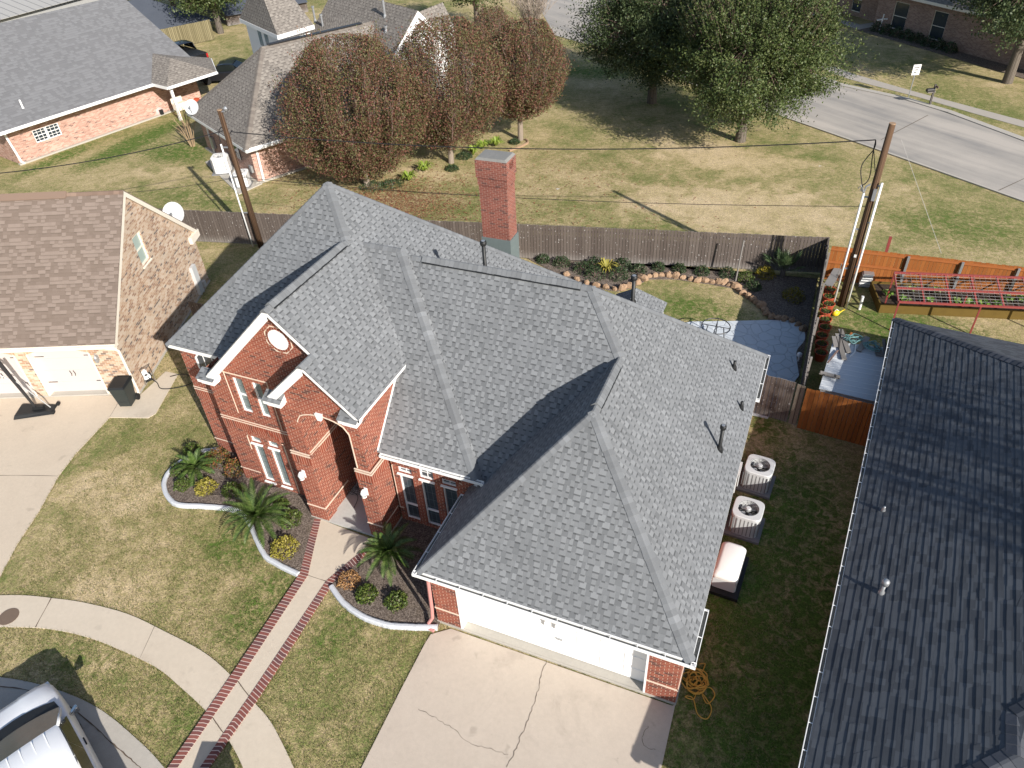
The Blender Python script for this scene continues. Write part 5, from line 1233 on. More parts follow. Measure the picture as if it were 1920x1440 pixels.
fence('wooden_fence', 'tan streaked fence under the dark roof beside black pickup', (-51.2, 43.6), (-48.4, 48.8), 1.75, 'fence_tan', (.5, 1.5), back=1, npost=0, plank=.17)
lf = G(333, 604); fence('wooden_fence', 'small dark gate fence between tan house and red brick house', (-15.6, 9.0), (-10.2, 8.6), 1.6, 'fence_grey', (.4, 1.3), back=1, npost=2)
def pole_thing(name, label, cat, pts, r, mat, n=8):
    o = MB().tube(pts, r, n).build(name, M[mat]); return tag(o, label, cat)
g = G(1379, 528); pole_thing('stake', 'thin pale stake leaning up against the back fence', 'stake', [g, g+Vector((.06, .1, 1.95))], .035, 'wood_grey')
g = G(1645, 527); o = MB().bar((g.x, g.y, 0), (g.x, g.y, 2.1), .11, .11, Vector((0, 1, 0))).build('fence_pole', M['redsteel']); tag(o, 'tall red oxide square post standing over red fence', 'post')

# ------------------------------------------------------------------ utility poles and wires
def upole(label, base, hgt, conduits, lean=(0, 0)):
    r = thing('utility_pole', label, 'utility pole', base)
    p = MB(); p.tube([(0, 0, -.1), (lean[0]*.5, lean[1]*.5, hgt*.5), (lean[0], lean[1], hgt)], [.155, .135, .11], 12); po = p.build('pole_shaft', M['pole'], r, True)
    c = MB(); c.tube([(lean[0], lean[1], hgt-.02), (lean[0], lean[1], hgt+.012)], .112, 12); c.build('pole_top', M['rock'], r)
    for (x, y, z0, z1, rr) in conduits:
        q = MB(); q.tube([(x, y, z0), (x+lean[0]*z1/hgt, y+lean[1]*z1/hgt, z1)], rr, 8); co = q.build('conduit', M['pvc'], r, True)
        for zz in (z1*.35, z1*.7, z1-.15):
            k = MB(); k.bar((x+lean[0]*zz/hgt, y+lean[1]*zz/hgt, zz), (lean[0]*zz/hgt, lean[1]*zz/hgt, zz), .05, .05); k.build('bracket', M['galv'], co)
    return r
RB = G(1577, 572); UP1 = upole('tall brown utility pole with two white conduits near trellis', RB, 7.5, [(-.30, -.05, 0, 4.9, .04), (.20, -.16, 0, 5.4, .045)], (.05, .0))
wh = MB(); wh.tube([(-.28, -.05, 4.9), (-.25, -.05, 5.15), (-.12, -.02, 5.25)], .035, 8); wh.tube([(-.34, -.06, 4.95), (-.44, -.06, 5.2), (-.5, -.04, 5.05)], .022, 6); wh.tube([(-.3, -.1, 4.95), (-.36, -.12, 5.15), (-.42, -.1, 5.0)], .022, 6); wh.box(.02, .14, -.22, -.14, 4.7, 5.15); wh.build('weatherhead', M['galv'], UP1)
tg = MB(); tg.box(-.03, .06, -.15, -.14, 2.3, 2.42); tg.build('pole_tag', M['signwhite'], UP1)
LBs = G(490, 462); UP2 = upole('brown utility pole with one white conduit rising behind the roof', LBs, 6.75, [(-.42, -.12, 0, 5.2, .04)], (-.12, .0))
it = MB(); it.tube([(-.12, 0, 6.65), (.15, .0, 6.7), (.22, 0, 6.85)], .04, 6); it.lathe([(.06, 0), (.09, .08), (.04, .16)], (.25, 0, 6.75), 8); build_each(it, 'insulator', M['galv'], UP2)
def sag(a, b, s, n=18):
    a, b = Vector(a), Vector(b); return [a.lerp(b, i/n)-Z*s*4*(i/n)*(1-i/n) for i in range(n+1)]
def wire(label, pts, r=.02, name='power_line', group=None):
    o = MB().tube(pts, r, 5).build(name, M['cable']); return tag(o, label, 'cable', group)
RT, LT = RB+Vector((.03, 0, 0)), LBs+Vector((-.1, 0, 0))
def at(px, py, near, z): return G(px, py, z)
wire('thick black upper line between the two utility poles above chimney', sag(RT+Vector((-.35, .35, 6.75)), LT+Vector((.2, .1, 5.75)), .55, 26), .022)
wire('thin black lower line between the two utility poles across the fence', sag(RT+Vector((-.1, .05, 4.35)), LT+Vector((.1, .05, 3.6)), .35, 26), .012)
wire('thick black upper line running left from pole to frame edge', sag(LT+Vector((-.1, .1, 5.8)), G(-60, 330, 4.6), .3, 22), .022)
wire('thin lower line running left from pole towards brown roof ridge', sag(LT+Vector((-.05, .05, 3.6)), G(60, 368, 3.8), .25, 20), .010)
lo = MB(); e = RT+Vector((-.35, .35, 6.75))
lo.tube(smooth([e, e+Vector((.02, -.05, -.3)), e+Vector((-.25, -.2, -.9)), e+Vector((-.12, -.35, -1.45)), RB+Vector((-.34, -.06, 5.1))], 6), .018, 5); lo.tube(smooth([e, e+Vector((.02, -.05, -.5)), e+Vector((.1, -.3, -1.3)), RB+Vector((-.42, -.06, 5.15))], 6), .018, 5); lo.tube(smooth([e+Vector((0, 0, -.3)), RB+Vector((-.1, -.1, 5.8))], 6), .014, 5)
tag(lo.build('drop_cable', M['cable']), 'looped black drop cables hanging at the tall pole head', 'cable')
lo = MB(); e = LT+Vector((-.1, .1, 5.8)); lo.tube(smooth([e, e+Vector((-.1, -.1, .15)), e+Vector((-.35, -.1, -.1)), LBs+Vector((-.5, -.12, 5.3))], 6), .018, 5); lo.tube(smooth([e+Vector((-.35, -.1, -.1)), e+Vector((.05, -.1, -.25)), e+Vector((.3, .1, .0))], 6), .018, 5)
tag(lo.build('drop_cable', M['cable']), 'looped black drop cables at the left pole head', 'cable')
gw_ = wire('pale guy wire slanting across the grass to the red fence', [G(1690, 262, 5.6), G(1765, 475, 1.7)], .008, 'guy_wire'); gw_.data.materials[0] = M['wire']

# ------------------------------------------------------------------ air conditioners and generator
def ac_unit(label, loc, rz, w=.84, hgt=.84, mat='acwhite', group=None):
    r = thing('ac_condenser', label, 'air conditioner', loc, rz, group)
    m = MB(); H_ = w/2; n = 28
    def ring(s, z, sq=4.5): return [(s*H_*math.copysign(abs(math.cos(2*math.pi*i/n))**(2/sq), math.cos(2*math.pi*i/n)), s*H_*math.copysign(abs(math.sin(2*math.pi*i/n))**(2/sq), math.sin(2*math.pi*i/n)), z) for i in range(n)]
    rings = [ring(.97, .08), ring(.97, hgt-.10), ring(1.0, hgt-.09), ring(1.0, hgt-.02), ring(.96, hgt), ring(.80, hgt+.005)]
    vs = sum(rings[:5], []); vs += [(.355*w*math.cos(2*math.pi*i/n), .355*w*math.sin(2*math.pi*i/n), hgt+.005) for i in range(n)]; vs += [(.35*w*math.cos(2*math.pi*i/n), .35*w*math.sin(2*math.pi*i/n), hgt-.22) for i in range(n)]
    N = 7; m.add(vs, [(i*n+k, i*n+(k+1) % n, (i+1)*n+(k+1) % n, (i+1)*n+k) for i in range(N-1) for k in range(n)])
    m.build('cabinet', M[mat], r)
    g = MB()
    for k in range(4):
        for i in range(7):
            x = -w*.38+w*.76*i/6; a = math.pi/2*k; ca, sa = math.cos(a), math.sin(a)
            q = [(x-.012, -w*.492), (x+.012, -w*.492), (x+.012, -w*.46), (x-.012, -w*.46)]; q = [(ca*u-sa*v, sa*u+ca*v) for u, v in q]
            g.hexa([(*p, .12) for p in q], [(*p, hgt-.11) for p in q])
    g.build('louvre', M['acgrey'], r)
    d = MB(); d.lathe([(.33*w, hgt-.215), (.33*w, hgt-.21)], (0, 0, 0), 24); d.build('fan_well', M['black'], r)
    f = MB()
    for k in range(4):
        a = k*math.pi/2+.4; b = a+.75
        f.add([(.09*math.cos(a), .09*math.sin(a), hgt-.13), (.30*w*math.cos(a), .30*w*math.sin(a), hgt-.12), (.30*w*math.cos(b), .30*w*math.sin(b), hgt-.17), (.09*math.cos(b), .09*math.sin(b), hgt-.16)], [(0, 1, 2, 3)])
    f.build('fan', M['galv'] if k % 2 else M['metal_dk'], r)
    hb = MB(); hb.lathe([(.075, hgt-.1), (.085, hgt-.02), (.06, hgt+.02)], (0, 0, 0), 14); hb.build('fan_hub', M['acwhite'], r)
    gg = MB()
    for rr in (.16, .24, .31): gg.tube([(rr*w*1.05*math.cos(2*math.pi*i/20), rr*w*1.05*math.sin(2*math.pi*i/20), hgt+.012) for i in range(21)], .004, 4)
    for i in range(10): a = 2*math.pi*i/10; gg.tube([(.08*math.cos(a), .08*math.sin(a), hgt+.015), (.35*w*math.cos(a), .35*w*math.sin(a), hgt+.008)], .004, 4)
    gg.build('fan_guard', M['metal_dk'], r)
    p = MB(); p.box(-w*.6, w*.6, -w*.6, w*.6, 0, .08); p.build('pad', M['acgrey'], r)
    return r
ac1 = ac_unit('upper grey condenser nearer the gate beside garage wall', (7.28, 8.08, 0), R(-4), group='condensers beside the garage')
ac2 = dup(ac1, (7.22, 6.22, 0), R(-3), 'lower grey condenser between the other unit and cream generator')
ac3 = ac_unit('white tall condenser on slab left of the second by taupe house', G(420, 322), R(25), .95, 1.0, 'white', 'condensers behind the utility pole')
ac4 = dup(ac3, G(448, 352)+Vector((.1, .35, 0)), R(25), 'smaller grey white condenser behind the pole by taupe house', .85)
tag(sheet('concrete_pad', gp((385, 305), (448, 365), (492, 345), (430, 285)), .05, M['slab'], .08), 'concrete pad under the two condensers by taupe house', 'slab'); bpy.data.objects['concrete_pad'].pop('kind', None)
qp = MB(); qp.box(6.62, 6.78, 7.35, 7.75, .9, 1.1); qp.tube([(6.7, 7.4, .1), (6.7, 7.4, 1.0)], .03, 6); qp.tube([(6.75, 7.7, .1), (6.75, 7.7, 1.0)], .025, 6); qp.box(6.6, 6.72, 7.45, 7.65, .45, .75)
qp.build('disconnect_box', M['acwhite'], house)
gen = thing('standby_generator', 'cream standby generator with rounded lid on black base', 'generator', (7.05, 4.35, 0), R(-3))
gm = MB()
def rr_ring(lx, ly, z, r, n=5):
    o = []
    for cx, cy, a0 in ((lx-r, ly-r, 0), (-lx+r, ly-r, 90), (-lx+r, -ly+r, 180), (lx-r, -ly+r, 270)):
        for i in range(n+1): a = R(a0+90*i/n); o.append((cx+r*math.cos(a), cy+r*math.sin(a), z))
    return o
rings = [rr_ring(.33, .60, .12, .08), rr_ring(.33, .60, .50, .08), rr_ring(.345, .615, .52, .1), rr_ring(.335, .61, .62, .12), rr_ring(.29, .57, .70, .14), rr_ring(.22, .50, .735, .14)]
n_ = len(rings[0]); gm.add(sum(rings, []), [(i*n_+k, i*n_+(k+1) % n_, (i+1)*n_+(k+1) % n_, (i+1)*n_+k) for i in range(len(rings)-1) for k in range(n_)]+[tuple((len(rings)-1)*n_+k for k in range(n_))])
gm.build('enclosure', M['genwhite'], gen, True)
gl = MB(); gl.box(-.30, .30, -.605, -.60, .14, .48); gl.box(-.005, .005, -.61, -.6, .14, .48); gl.build('access_panel', M['acwhite'], gen)
gb_ = MB(); gb_.box(-.46, .44, -.78, .74, 0, .12); gb_.build('base', M['black'], gen)

# ------------------------------------------------------------------ wheelie bin, basketball hoop, pressure washer, cord
bn = thing('wheelie_bin', 'dark green wheelie bin with lid standing by garage pier', 'bin', G(243, 758)+Vector((0, 0, .02)), R(22))
b_ = MB(); b_.hexa([(-.22, -.25, .08), (.22, -.25, .08), (.22, .22, .08), (-.22, .22, .08)], [(-.29, -.33, .95), (.29, -.33, .95), (.29, .36, .95), (-.29, .36, .95)]); b_.box(-.3, .3, -.35, .38, .90, .96); b_.box(-.19, .19, -.28, -.24, .3, .33); b_.build('bin_body', M['bin'], bn, bevel=.012)
b_ = MB(); b_.hexa([(-.31, -.37, .965), (.31, -.37, .965), (.31, .40, .965), (-.31, .40, .965)], [(-.27, -.33, 1.04), (.27, -.33, 1.04), (.27, .30, 1.07), (-.27, .30, 1.07)]); b_.tube([(-.26, .43, .98), (.26, .43, .98)], .02, 6); b_.build('bin_lid', M['black'], bn)
for s in (-1, 1):
    b_ = MB(); b_.tube([(s*.22, .27, .12), (s*.29, .27, .12)], .12, 14); b_.build('wheel', M['rubber'], bn)
hp = thing('basketball_hoop', 'portable basketball hoop with black base and tilted pole on driveway', 'basketball hoop', G(66, 772)+Vector((0, 0, .02)), R(-62))
b_ = MB(); 
b_.hexa([(-.42, -.62, 0), (.42, -.62, 0), (.30, .75, 0), (-.30, .75, 0)], [(-.34, -.54, .16), (.34, -.54, .16), (.20, .60, .10), (-.20, .60, .10)]); b_.box(-.1, .1, .0, .42, .13, .24); b_.build('base', M['black'], hp, bevel=.02)
for s in (-1, 1):
    b_ = MB(); b_.tube([(s*.2, .78, .07), (s*.3, .78, .07)], .07, 10); b_.build('wheel', M['rubber'], hp)
tip = Vector((0, -.95, 3.05))
b_ = MB(); b_.tube([(0, .1, .15), (0, -.2, 2.4)], .05, 8); b_.tube([(0, .1, .15), (0, -.25, 2.2), (0, -.5, 2.6)], .04, 8); b_.build('pole', M['metal_dk'], hp)
b_ = MB(); b_.tube([(-.0, .62, .12), (0, -.12, 1.6)], .022, 6); b_.tube([(.06, -.16, 1.6), (.06, -.94, 2.3)], .022, 6); b_.tube([(-.06, -.2, 2.0), (-.06, -.94, 2.7)], .022, 6); b_.build('strut', M['galv'], hp)
b_ = MB(); b_.box(-.5, .5, -.98, -.95, 2.15, 2.85); b_.build('backboard', M['acwhite'], hp)
b_ = MB(); b_.tube([(.23*math.cos(2*math.pi*i/20), -1.22+.23*math.sin(2*math.pi*i/20), 2.25) for i in range(21)], .012, 5); b_.build('rim', m_plain('orange_rim', (.5, .12, .02), .5), hp)
pw = thing('pressure_washer', 'small white and black machine with coiled hose beside tan wall', 'machine', G(278, 716)+Vector((0, 0, .03)), R(-20))
b_ = MB(); b_.box(-.20, .20, -.12, .12, .18, .36); b_.box(-.14, .02, -.1, .1, .36, .5); b_.build('housing', M['pvc'], pw, bevel=.02)
b_ = MB(); b_.box(.02, .2, -.13, .13, .1, .22); b_.lathe([(.07, .2), (.08, .3), (.05, .38)], (.12, 0, 0), 10); b_.build('motor', M['black'], pw)
b_ = MB()
for y in (-.18, .18): b_.tube([(-.3, y, .06), (.32, y, .06), (.36, y, .5), (.3, y, .8)], .015, 6)
b_.tube([(.3, -.18, .8), (.3, .18, .8)], .015, 6); b_.build('frame', M['chrome'], pw)
for y in (-.22, .22):
    b_ = MB(); b_.tube([(-.22, y-.03, .1), (-.22, y+.03, .1)], .1, 12); b_.build('wheel', M['rubber'], pw)
b_ = MB(); b_.tube(smooth([(.2, 0, .3), (.5, .15, .1), (.9, .1, .04), (1.3, .5, .03), (1.5, 1.0, .03), (1.2, 1.25, .03), (.7, 1.1, .03), (.45, .7, .03)], 6), .016, 5); b_.build('hose', M['black'], pw)
# coiled yellow cord
cg = MB(); c0 = G(1302, 1278); pts = []
for i in range(150):
    a = i*.42; r = .24+.13*math.sin(i*.23)+.06*math.sin(i*.9)
    pts.append(c0+Vector((r*math.cos(a)*.9+.05*math.sin(i*.31), r*math.sin(a)*.8+.06*math.cos(i*.17), .025+.02*(i % 5))))
tail = gp((1312, 1290), (1325, 1320), (1340, 1305), (1330, 1290), (1308, 1298), (1300, 1312), (1285, 1308), (1290, 1306), (1300, 1312), (1308, 1340), (1325, 1349), (1334, 1330), (1322, 1308), (1306, 1286), (1316, 1262), (1322, 1246), (1312, 1246))
pts += [p+Vector((0, 0, .025)) for p in smooth(tail, 6)]
tag(cg.tube(pts, .014, 5).build('extension_cord', M['yellowcord']), 'tangled yellow cord lying on shaded grass at garage corner', 'cord')

# satellite dishes
def dish(label, loc, rz, hgt, r=.42):
    o = thing('satellite_dish', label, 'satellite dish', loc, rz)
    d = MB(); n = 20; vs = []; ax = Vector((0, -.82, .57)).normalized(); a = Vector((1, 0, 0)); b = ax.cross(a)
    c = Vector((0, 0, hgt))
    for rr, dz_ in ((0.02, 0), (.4, .03), (.75, .08), (1, .15)):
        vs += [c+a*(rr*r*math.cos(2*math.pi*k/n))+b*(rr*r*1.12*math.sin(2*math.pi*k/n))+ax*dz_*r for k in range(n)]
    fs = [(i*n+k, i*n+(k+1) % n, (i+1)*n+(k+1) % n, (i+1)*n+k) for i in range(3) for k in range(n)]+[tuple(range(n))]
    d.add(vs, fs); d.build('reflector', M['acwhite'], o, True)
    m = MB(); m.tube([(0, .05, 0), (0, .06, hgt-.05)], .03, 8); m.tube([(.3, .35, 0), (.02, .06, hgt*.7)], .015, 6); m.build('mast', M['galv'], o)
    m = MB(); m.tube([c-b*r*1.05, c+ax*r*.95-b*r*.2], .015, 6); m.lathe([(.05, -.05), (.05, .05)], c+ax*r*.95-b*r*.2, 8); m.build('feed_arm', M['galv'], o)
    return o
dq = Mi @ Vector((-.55, dep+.05, ez-.05)); dish('large pale satellite dish on mast behind tan gable eave', dq, R(35), .85, .45)
dq = PL(363, 212, nh[0], O2+Z*2.4); dish('smaller pale satellite dish at taupe roof corner above crape myrtle', dq, R(30), .35, .42)

# ------------------------------------------------------------------ vehicles
def loft(m, secs, close=True):
    n = len(secs[0]); vs = sum([[tuple(p) for p in s] for s in secs], [])
    fs = [(i*n+k, i*n+k+1, (i+1)*n+k+1, (i+1)*n+k) for i in range(len(secs)-1) for k in range(n-1)]
    return m.add(vs, fs)
def pickup(label, loc, rz, paint, cap=False):
    "x forward, y left; nose at x = 0"
    r = thing('pickup_truck', label, 'pickup truck', loc, rz); hw = .98
    # body below the belt, lofted along x:  (x, half width, z hood centre, z shoulder)
    prof = [(.00, .72, .92, .86, .55), (-.05, .86, 1.02, .96, .40), (-.22, .95, 1.09, 1.02, .36), (-.6, .98, 1.13, 1.06, .36), (-1.05, .99, 1.17, 1.10, .36), (-1.25, .99, 1.18, 1.12, .36), (-3.05, .99, 1.18, 1.13, .36), (-3.2, .99, 1.16, 1.14, .36), (-5.3, .98, 1.16, 1.14, .40), (-5.42, .94, 1.12, 1.10, .45)]
    b = MB(); secs = []
    for x, w_, zc, zs, zb in prof:
        secs.append([(x, -w_, zb), (x, -w_*1.01, zb+.25), (x, -w_, zs-.10), (x, -w_*.95, zs), (x, -w_*.80, zc-.035), (x, -w_*.74, zc), (x, -w_*.30, zc+.015), (x, -w_*.24, zc-.004), (x, w_*.24, zc-.004), (x, w_*.30, zc+.015), (x, w_*.74, zc), (x, w_*.80, zc-.035), (x, w_*.95, zs), (x, w_, zs-.10), (x, w_*1.01, zb+.25), (x, w_, zb)])
    loft(b, secs); b.poly(secs[0]); b.poly(secs[-1][::-1]); b.build('body', M[paint], r, True)
    # cab
    c = MB(); ws = [(-1.22, .93, 1.16), (-1.96, .79, 1.69), (-2.12, .79, 1.74), (-2.6, .80, 1.77), (-3.45, .79, 1.75), (-3.56, .78, 1.70), (-3.75, .90, 1.18)]
    roof_ = [[(x, -w_, z-.03), (x, -w_*.93, z), (x, -w_*.5, z+.022), (x, 0, z+.028), (x, w_*.5, z+.022), (x, w_*.93, z), (x, w_, z-.03)] for x, w_, z in ws[1:6]]
    loft(c, roof_)
    for s in (-1, 1):   # pillars
        for (xa_, wa, za), (xb_, wb, zb_) in (((-1.18, .92, 1.15), (-2.0, .80, 1.68)), ((-3.68, .92, 1.15), (-3.52, .79, 1.70))):
            c.bar((xa_, s*(wa-.02), za), (xb_, s*(wb-.012), zb_), .035, .07)
    c.build('cab_roof', M[paint], r, True)
    rb_ = MB()
    for y in (-.5, -.25, 0, .25, .5): rb_.box(-3.4, -2.05, y-.012, y+.012, 1.765+.012*(1-abs(y)*1.5), 1.776+.012*(1-abs(y)*1.5))
    rb_.build('roof_rib', M[paint], r)
    wsd = MB(); k = 8
    lo_ = [(-1.00-.15*(abs(2*i/k-1))**2, -.89+1.78*i/k, 1.205) for i in range(k+1)]; hi_ = [(-1.98-.08*(abs(2*i/k-1))**2, -.78+1.56*i/k, 1.69) for i in range(k+1)]
    loft(wsd, [lo_, hi_]); wsd.build('windshield', M['windshield'], r, True)
    cw = MB(); lo2 = [(-.70-.20*(abs(2*i/k-1))**2, -.86+1.72*i/k, 1.175) for i in range(k+1)]; hi2 = [(-1.03-.15*(abs(2*i/k-1))**2, -.90+1.80*i/k, 1.212) for i in range(k+1)]; loft(cw, [lo2, hi2]); cw.build('cowl', M['black'], r)
    for s in (-1, 1):
        g = MB(); g.add([(-1.45, s*.935, 1.14), (-2.535, s*.945, 1.14), (-2.535, s*.815, 1.66), (-1.98, s*.81, 1.66)], [(0, 1, 2, 3) if s > 0 else (3, 2, 1, 0)]); g.add([(-2.54, s*.945, 1.14), (-3.62, s*.93, 1.14), (-3.48, s*.81, 1.65), (-2.54, s*.815, 1.66)], [(0, 1, 2, 3) if s > 0 else (3, 2, 1, 0)]); g.build('side_window', M['carglass'], r)
        mi = MB(); mi.hexa([(-1.56, s*1.00, 1.12), (-1.46, s*1.00, 1.12), (-1.42, s*1.20, 1.12), (-1.56, s*1.22, 1.12)][::s], [(-1.56, s*1.00, 1.20), (-1.46, s*1.00, 1.20), (-1.44, s*1.20, 1.32), (-1.56, s*1.22, 1.32)][::s]); mi.build('mirror', M['black'] if paint != 'truckwhite' else M['chrome'], r, bevel=.02)
        dh = MB(); dh.box(-2.36, -2.16, min(s*.98, s*1.02), max(s*.98, s*1.02), .98, 1.02); dh.build('door_handle', M['black'], r)
        hl_ = MB(); hl_.box(-.2, -.03, min(s*.62, s*.9), max(s*.62, s*.9), .80, .93); hl_.build('headlight', M['pvc'], r)
        tl = MB(); tl.box(-5.43, -5.36, min(s*.80, s*.96), max(s*.80, s*.96), .75, 1.08); tl.build('taillight', M['taillight'], r)
        for x in (-.95, -4.4):
            wv = MB(); wv.tube([(x, s*.74, .38), (x, s*.97, .38)], .38, 20); wo_ = wv.build('wheel', M['rubber'], r); wr_ = MB(); wr_.tube([(x, s*.96, .38), (x, s*.98, .38)], .24, 16); wr_.build('rim', M['chrome'], wo_)
    sh = MB(); sh.box(-3.0, -2.93, -.05, .05, 1.785, 1.83); sh.build('antenna', M['black'], r)
    bed = MB()
    if cap: bed.box(-5.3, -3.55, -.84, .84, 1.14, 1.19)
    else:
        bed.box(-5.25, -3.95, -.80, .80, 1.10, 1.165)
    bed.build('bed_cover', M['black'], r)
    if not cap:
        rk_ = MB()
        for y in (-.86, .86): rk_.tube([(-3.86, y, 1.16), (-3.82, y*.92, 1.80)], .03, 6)
        rk_.tube([(-3.82, -.8, 1.80), (-3.82, .8, 1.80)], .03, 6); rk_.tube([(-3.84, -.82, 1.45), (-3.84, .82, 1.45)], .02, 6)
        for i in range(9): y = -.7+1.4*i/8; rk_.tube([(-3.85, y, 1.2), (-3.82, y, 1.80)], .014, 5)
        rk_.build('headache_rack', M['truckwhite'], r)
    bp_ = MB(); bp_.box(-.05, .10, -.85, .85, .42, .62); bp_.build('bumper', M['chrome'], r, bevel=.02)
    tg_ = MB(); tg_.box(-5.45, -5.42, -.78, .78, .62, 1.10); tg_.build('tailgate', M[paint], r)
    return r
hdg = math.atan2(.385, -.92)
pickup('white pickup truck with ribbed roof parked at the kerb', Vector((-7.96, -6.0, 0)), hdg, 'truckwhite')
g = G(392, 100); pickup('black pickup truck with bed cover parked beyond breezeway roof', G(372, 96, .6)*1, R(212), 'blackpaint', True)
bpy.data.objects['pickup_truck.001'].location = Vector((-48.0, 42.4, 0)); bpy.data.objects['pickup_truck.001'].rotation_euler = (0, 0, R(160))
# dark car in the shade of the breezeway
def sedan(label, loc, rz):
    r = thing('parked_car', label, 'car', loc, rz); b = MB(); secs = []
    for x, w_, z, zb in ((0, .70, .62, .4), (-.15, .82, .72, .3), (-1.2, .90, .92, .28), (-3.4, .90, .95, .28), (-4.3, .86, .90, .3), (-4.45, .76, .8, .4)):
        secs.append([(x, -w_, zb), (x, -w_, z-.1), (x, -w_*.88, z), (x, w_*.88, z), (x, w_, z-.1), (x, w_, zb)])
    loft(b, secs); b.poly(secs[0]); b.poly(secs[-1][::-1]); b.build('body', M['blackpaint'], r, True)
    c = MB(); loft(c, [[(x, -w_, z), (x, -w_*.8, z+.02), (x, w_*.8, z+.02), (x, w_, z)] for x, w_, z in ((-1.85, .66, 1.36), (-2.4, .68, 1.42), (-3.1, .66, 1.38))]); c.build('cab_roof', M['blackpaint'], r)
    g = MB(); g.hexa([(-1.15, -.82, .92), (-3.75, -.82, .94), (-3.75, .82, .94), (-1.15, .82, .92)][::-1], [(-1.9, -.65, 1.35), (-3.05, -.65, 1.37), (-3.05, .65, 1.37), (-1.9, .65, 1.35)][::-1]); g.build('glasshouse', M['carglass'], r)
    for s in (-1, 1):
        for x in (-.85, -3.5):
            w_ = MB(); w_.tube([(x, s*.68, .32), (x, s*.9, .32)], .32, 18); w_.build('wheel', M['rubber'], r)
    return r
sedan('black car parked in shade under the breezeway roof', G(372, 140, .6)+Vector((0, 0, -.6)), R(205))

# ------------------------------------------------------------------ garden of the right hand neighbour
trl = thing('garden_trellis', 'red steel trellis table with wire mesh over the raised bed', 'trellis')
fr0, bk0 = G(1685, 566, 1.30), G(1677, 511, 1.75); tdx = (G(1920, 577, 1.30)-fr0).normalized(); bk0 = fr0+Vector((bk0-fr0)); TLn = 8.0
tp = lambda s, k: fr0.lerp(bk0, k)+tdx*s
for k in (0, .47, 1):
    b_ = MB(); b_.bar(tp(0, k), tp(TLn, k), .07, .07); b_.build('rail', M['redsteel'], trl)
for i in range(10):
    b_ = MB(); s = i*.92; b_.bar(tp(s, .0)-Z*.01, tp(s, 1)-Z*.01, .055, .055) if s < TLn else None
    if s < TLn: b_.build('crossbar', M['redsteel'], trl)
b_ = MB()
for k in range(1, 10): b_.tube([tp(0, k/10)+Z*.03, tp(TLn, k/10)+Z*.03], .0045, 4)
for i in range(int(TLn/.19)): b_.tube([tp(i*.19, 0)+Z*.035, tp(i*.19, 1)+Z*.035], .0045, 4)
b_.build('wire_mesh', M['wire'], trl)
for s in (0.02, 2.9, 5.8, 7.9):
    for k in (0.0, 1.0):
        q = tp(s, k); b_ = MB(); b_.bar((q.x, q.y, 0), (q.x, q.y, q.z), .055, .055, Vector((0, 1, 0))); b_.build('leg', M['redsteel'], trl)
rbd = thing('raised_bed', 'yellow lumber raised bed with vegetables under the trellis', 'planter')
ra, rb2, rc = G(1652, 577), G(1642, 536), G(1920, 602)
ra = Vector((10.45, 19.3, 0)); rdx = tdx; rdy = Vector((-tdx.y, tdx.x, 0)); RW, RLn = 1.75, 8.5
for p, q in ((ra, ra+rdx*RLn), (ra+rdy*RW, ra+rdy*RW+rdx*RLn)):
    b_ = MB(); b_.bar(p+Z*.2, q+Z*.2, .05, .4); b_.build('plank', M['yellowwood'], rbd)
for p in (ra, ra+rdx*RLn):
    b_ = MB(); b_.bar(p+Z*.198, p+rdy*RW+Z*.198, .05, .39); b_.build('plank', M['yellowwood'], rbd)
b_ = MB(); b_.poly([ra+rdx*.03+rdy*.03+Z*.3, ra+rdx*RLn+rdy*.03+Z*.3, ra+rdx*RLn+rdy*RW+Z*.3, ra+rdx*.03+rdy*RW+Z*.3]); b_.build('bed_soil', M['soil'], rbd)

def bush(name, label, loc, r, hh, mat, n, leaf, group=None, cat='bush', dome=.45, sub=5):
    root = thing(name, label, cat, loc, random.uniform(0, 6), group)
    k = n; u = RNG.normal(size=(k, 3)); u /= np.linalg.norm(u, axis=1)[:, None]; u[:, 2] = np.abs(u[:, 2])*1.0-.12*RNG.random(k)
    rad = (.55+.47*RNG.random(k)**.5)*(1+.14*np.sin(5*np.arctan2(u[:, 1], u[:, 0])+loc[0])*RNG.random(k))
    P = u*rad[:, None]*np.array([r, r, hh]); P[:, 2] = np.maximum(P[:, 2], .02)
    npmesh('foliage', leafquads(P, leaf, RNG), 4, M[mat], root)
    s = MB()
    for i in range(sub): a = 2*math.pi*i/sub; s.tube([(0, 0, 0), (r*.55*math.cos(a), r*.55*math.sin(a), hh*.7)], [.015, .006], 4)
    s.build('stem', M['twig'], root)
    return root
def strappy(name, label, loc, r, hh, mat, n=40, wd=.03, group=None, cat='plant'):
    root = thing(name, label, cat, loc, random.uniform(0, 6), group); m = MB()
    for i in range(n):
        a = random.uniform(0, 6.28); q = random.uniform(.55, 1.1); ln = r*q; pk = hh*random.uniform(.7, 1.15)
        pts = [(ln*s*math.cos(a), ln*s*math.sin(a), pk*math.sin(s*2.3)+.02) for s in (0.05, .35, .65, 1)]
        sx, sy = -math.sin(a), math.cos(a); ws = [wd*.7, wd, wd*.8, .004]
        vs = [(p[0]+sx*w_, p[1]+sy*w_, p[2]) for p, w_ in zip(pts, ws)]+[(p[0]-sx*w_, p[1]-sy*w_, p[2]) for p, w_ in zip(pts, ws)]
        m.add(vs, [(j, j+1, 5+j, 4+j) for j in range(3)])
    m.build('foliage', M[mat], root, uv=False); return root
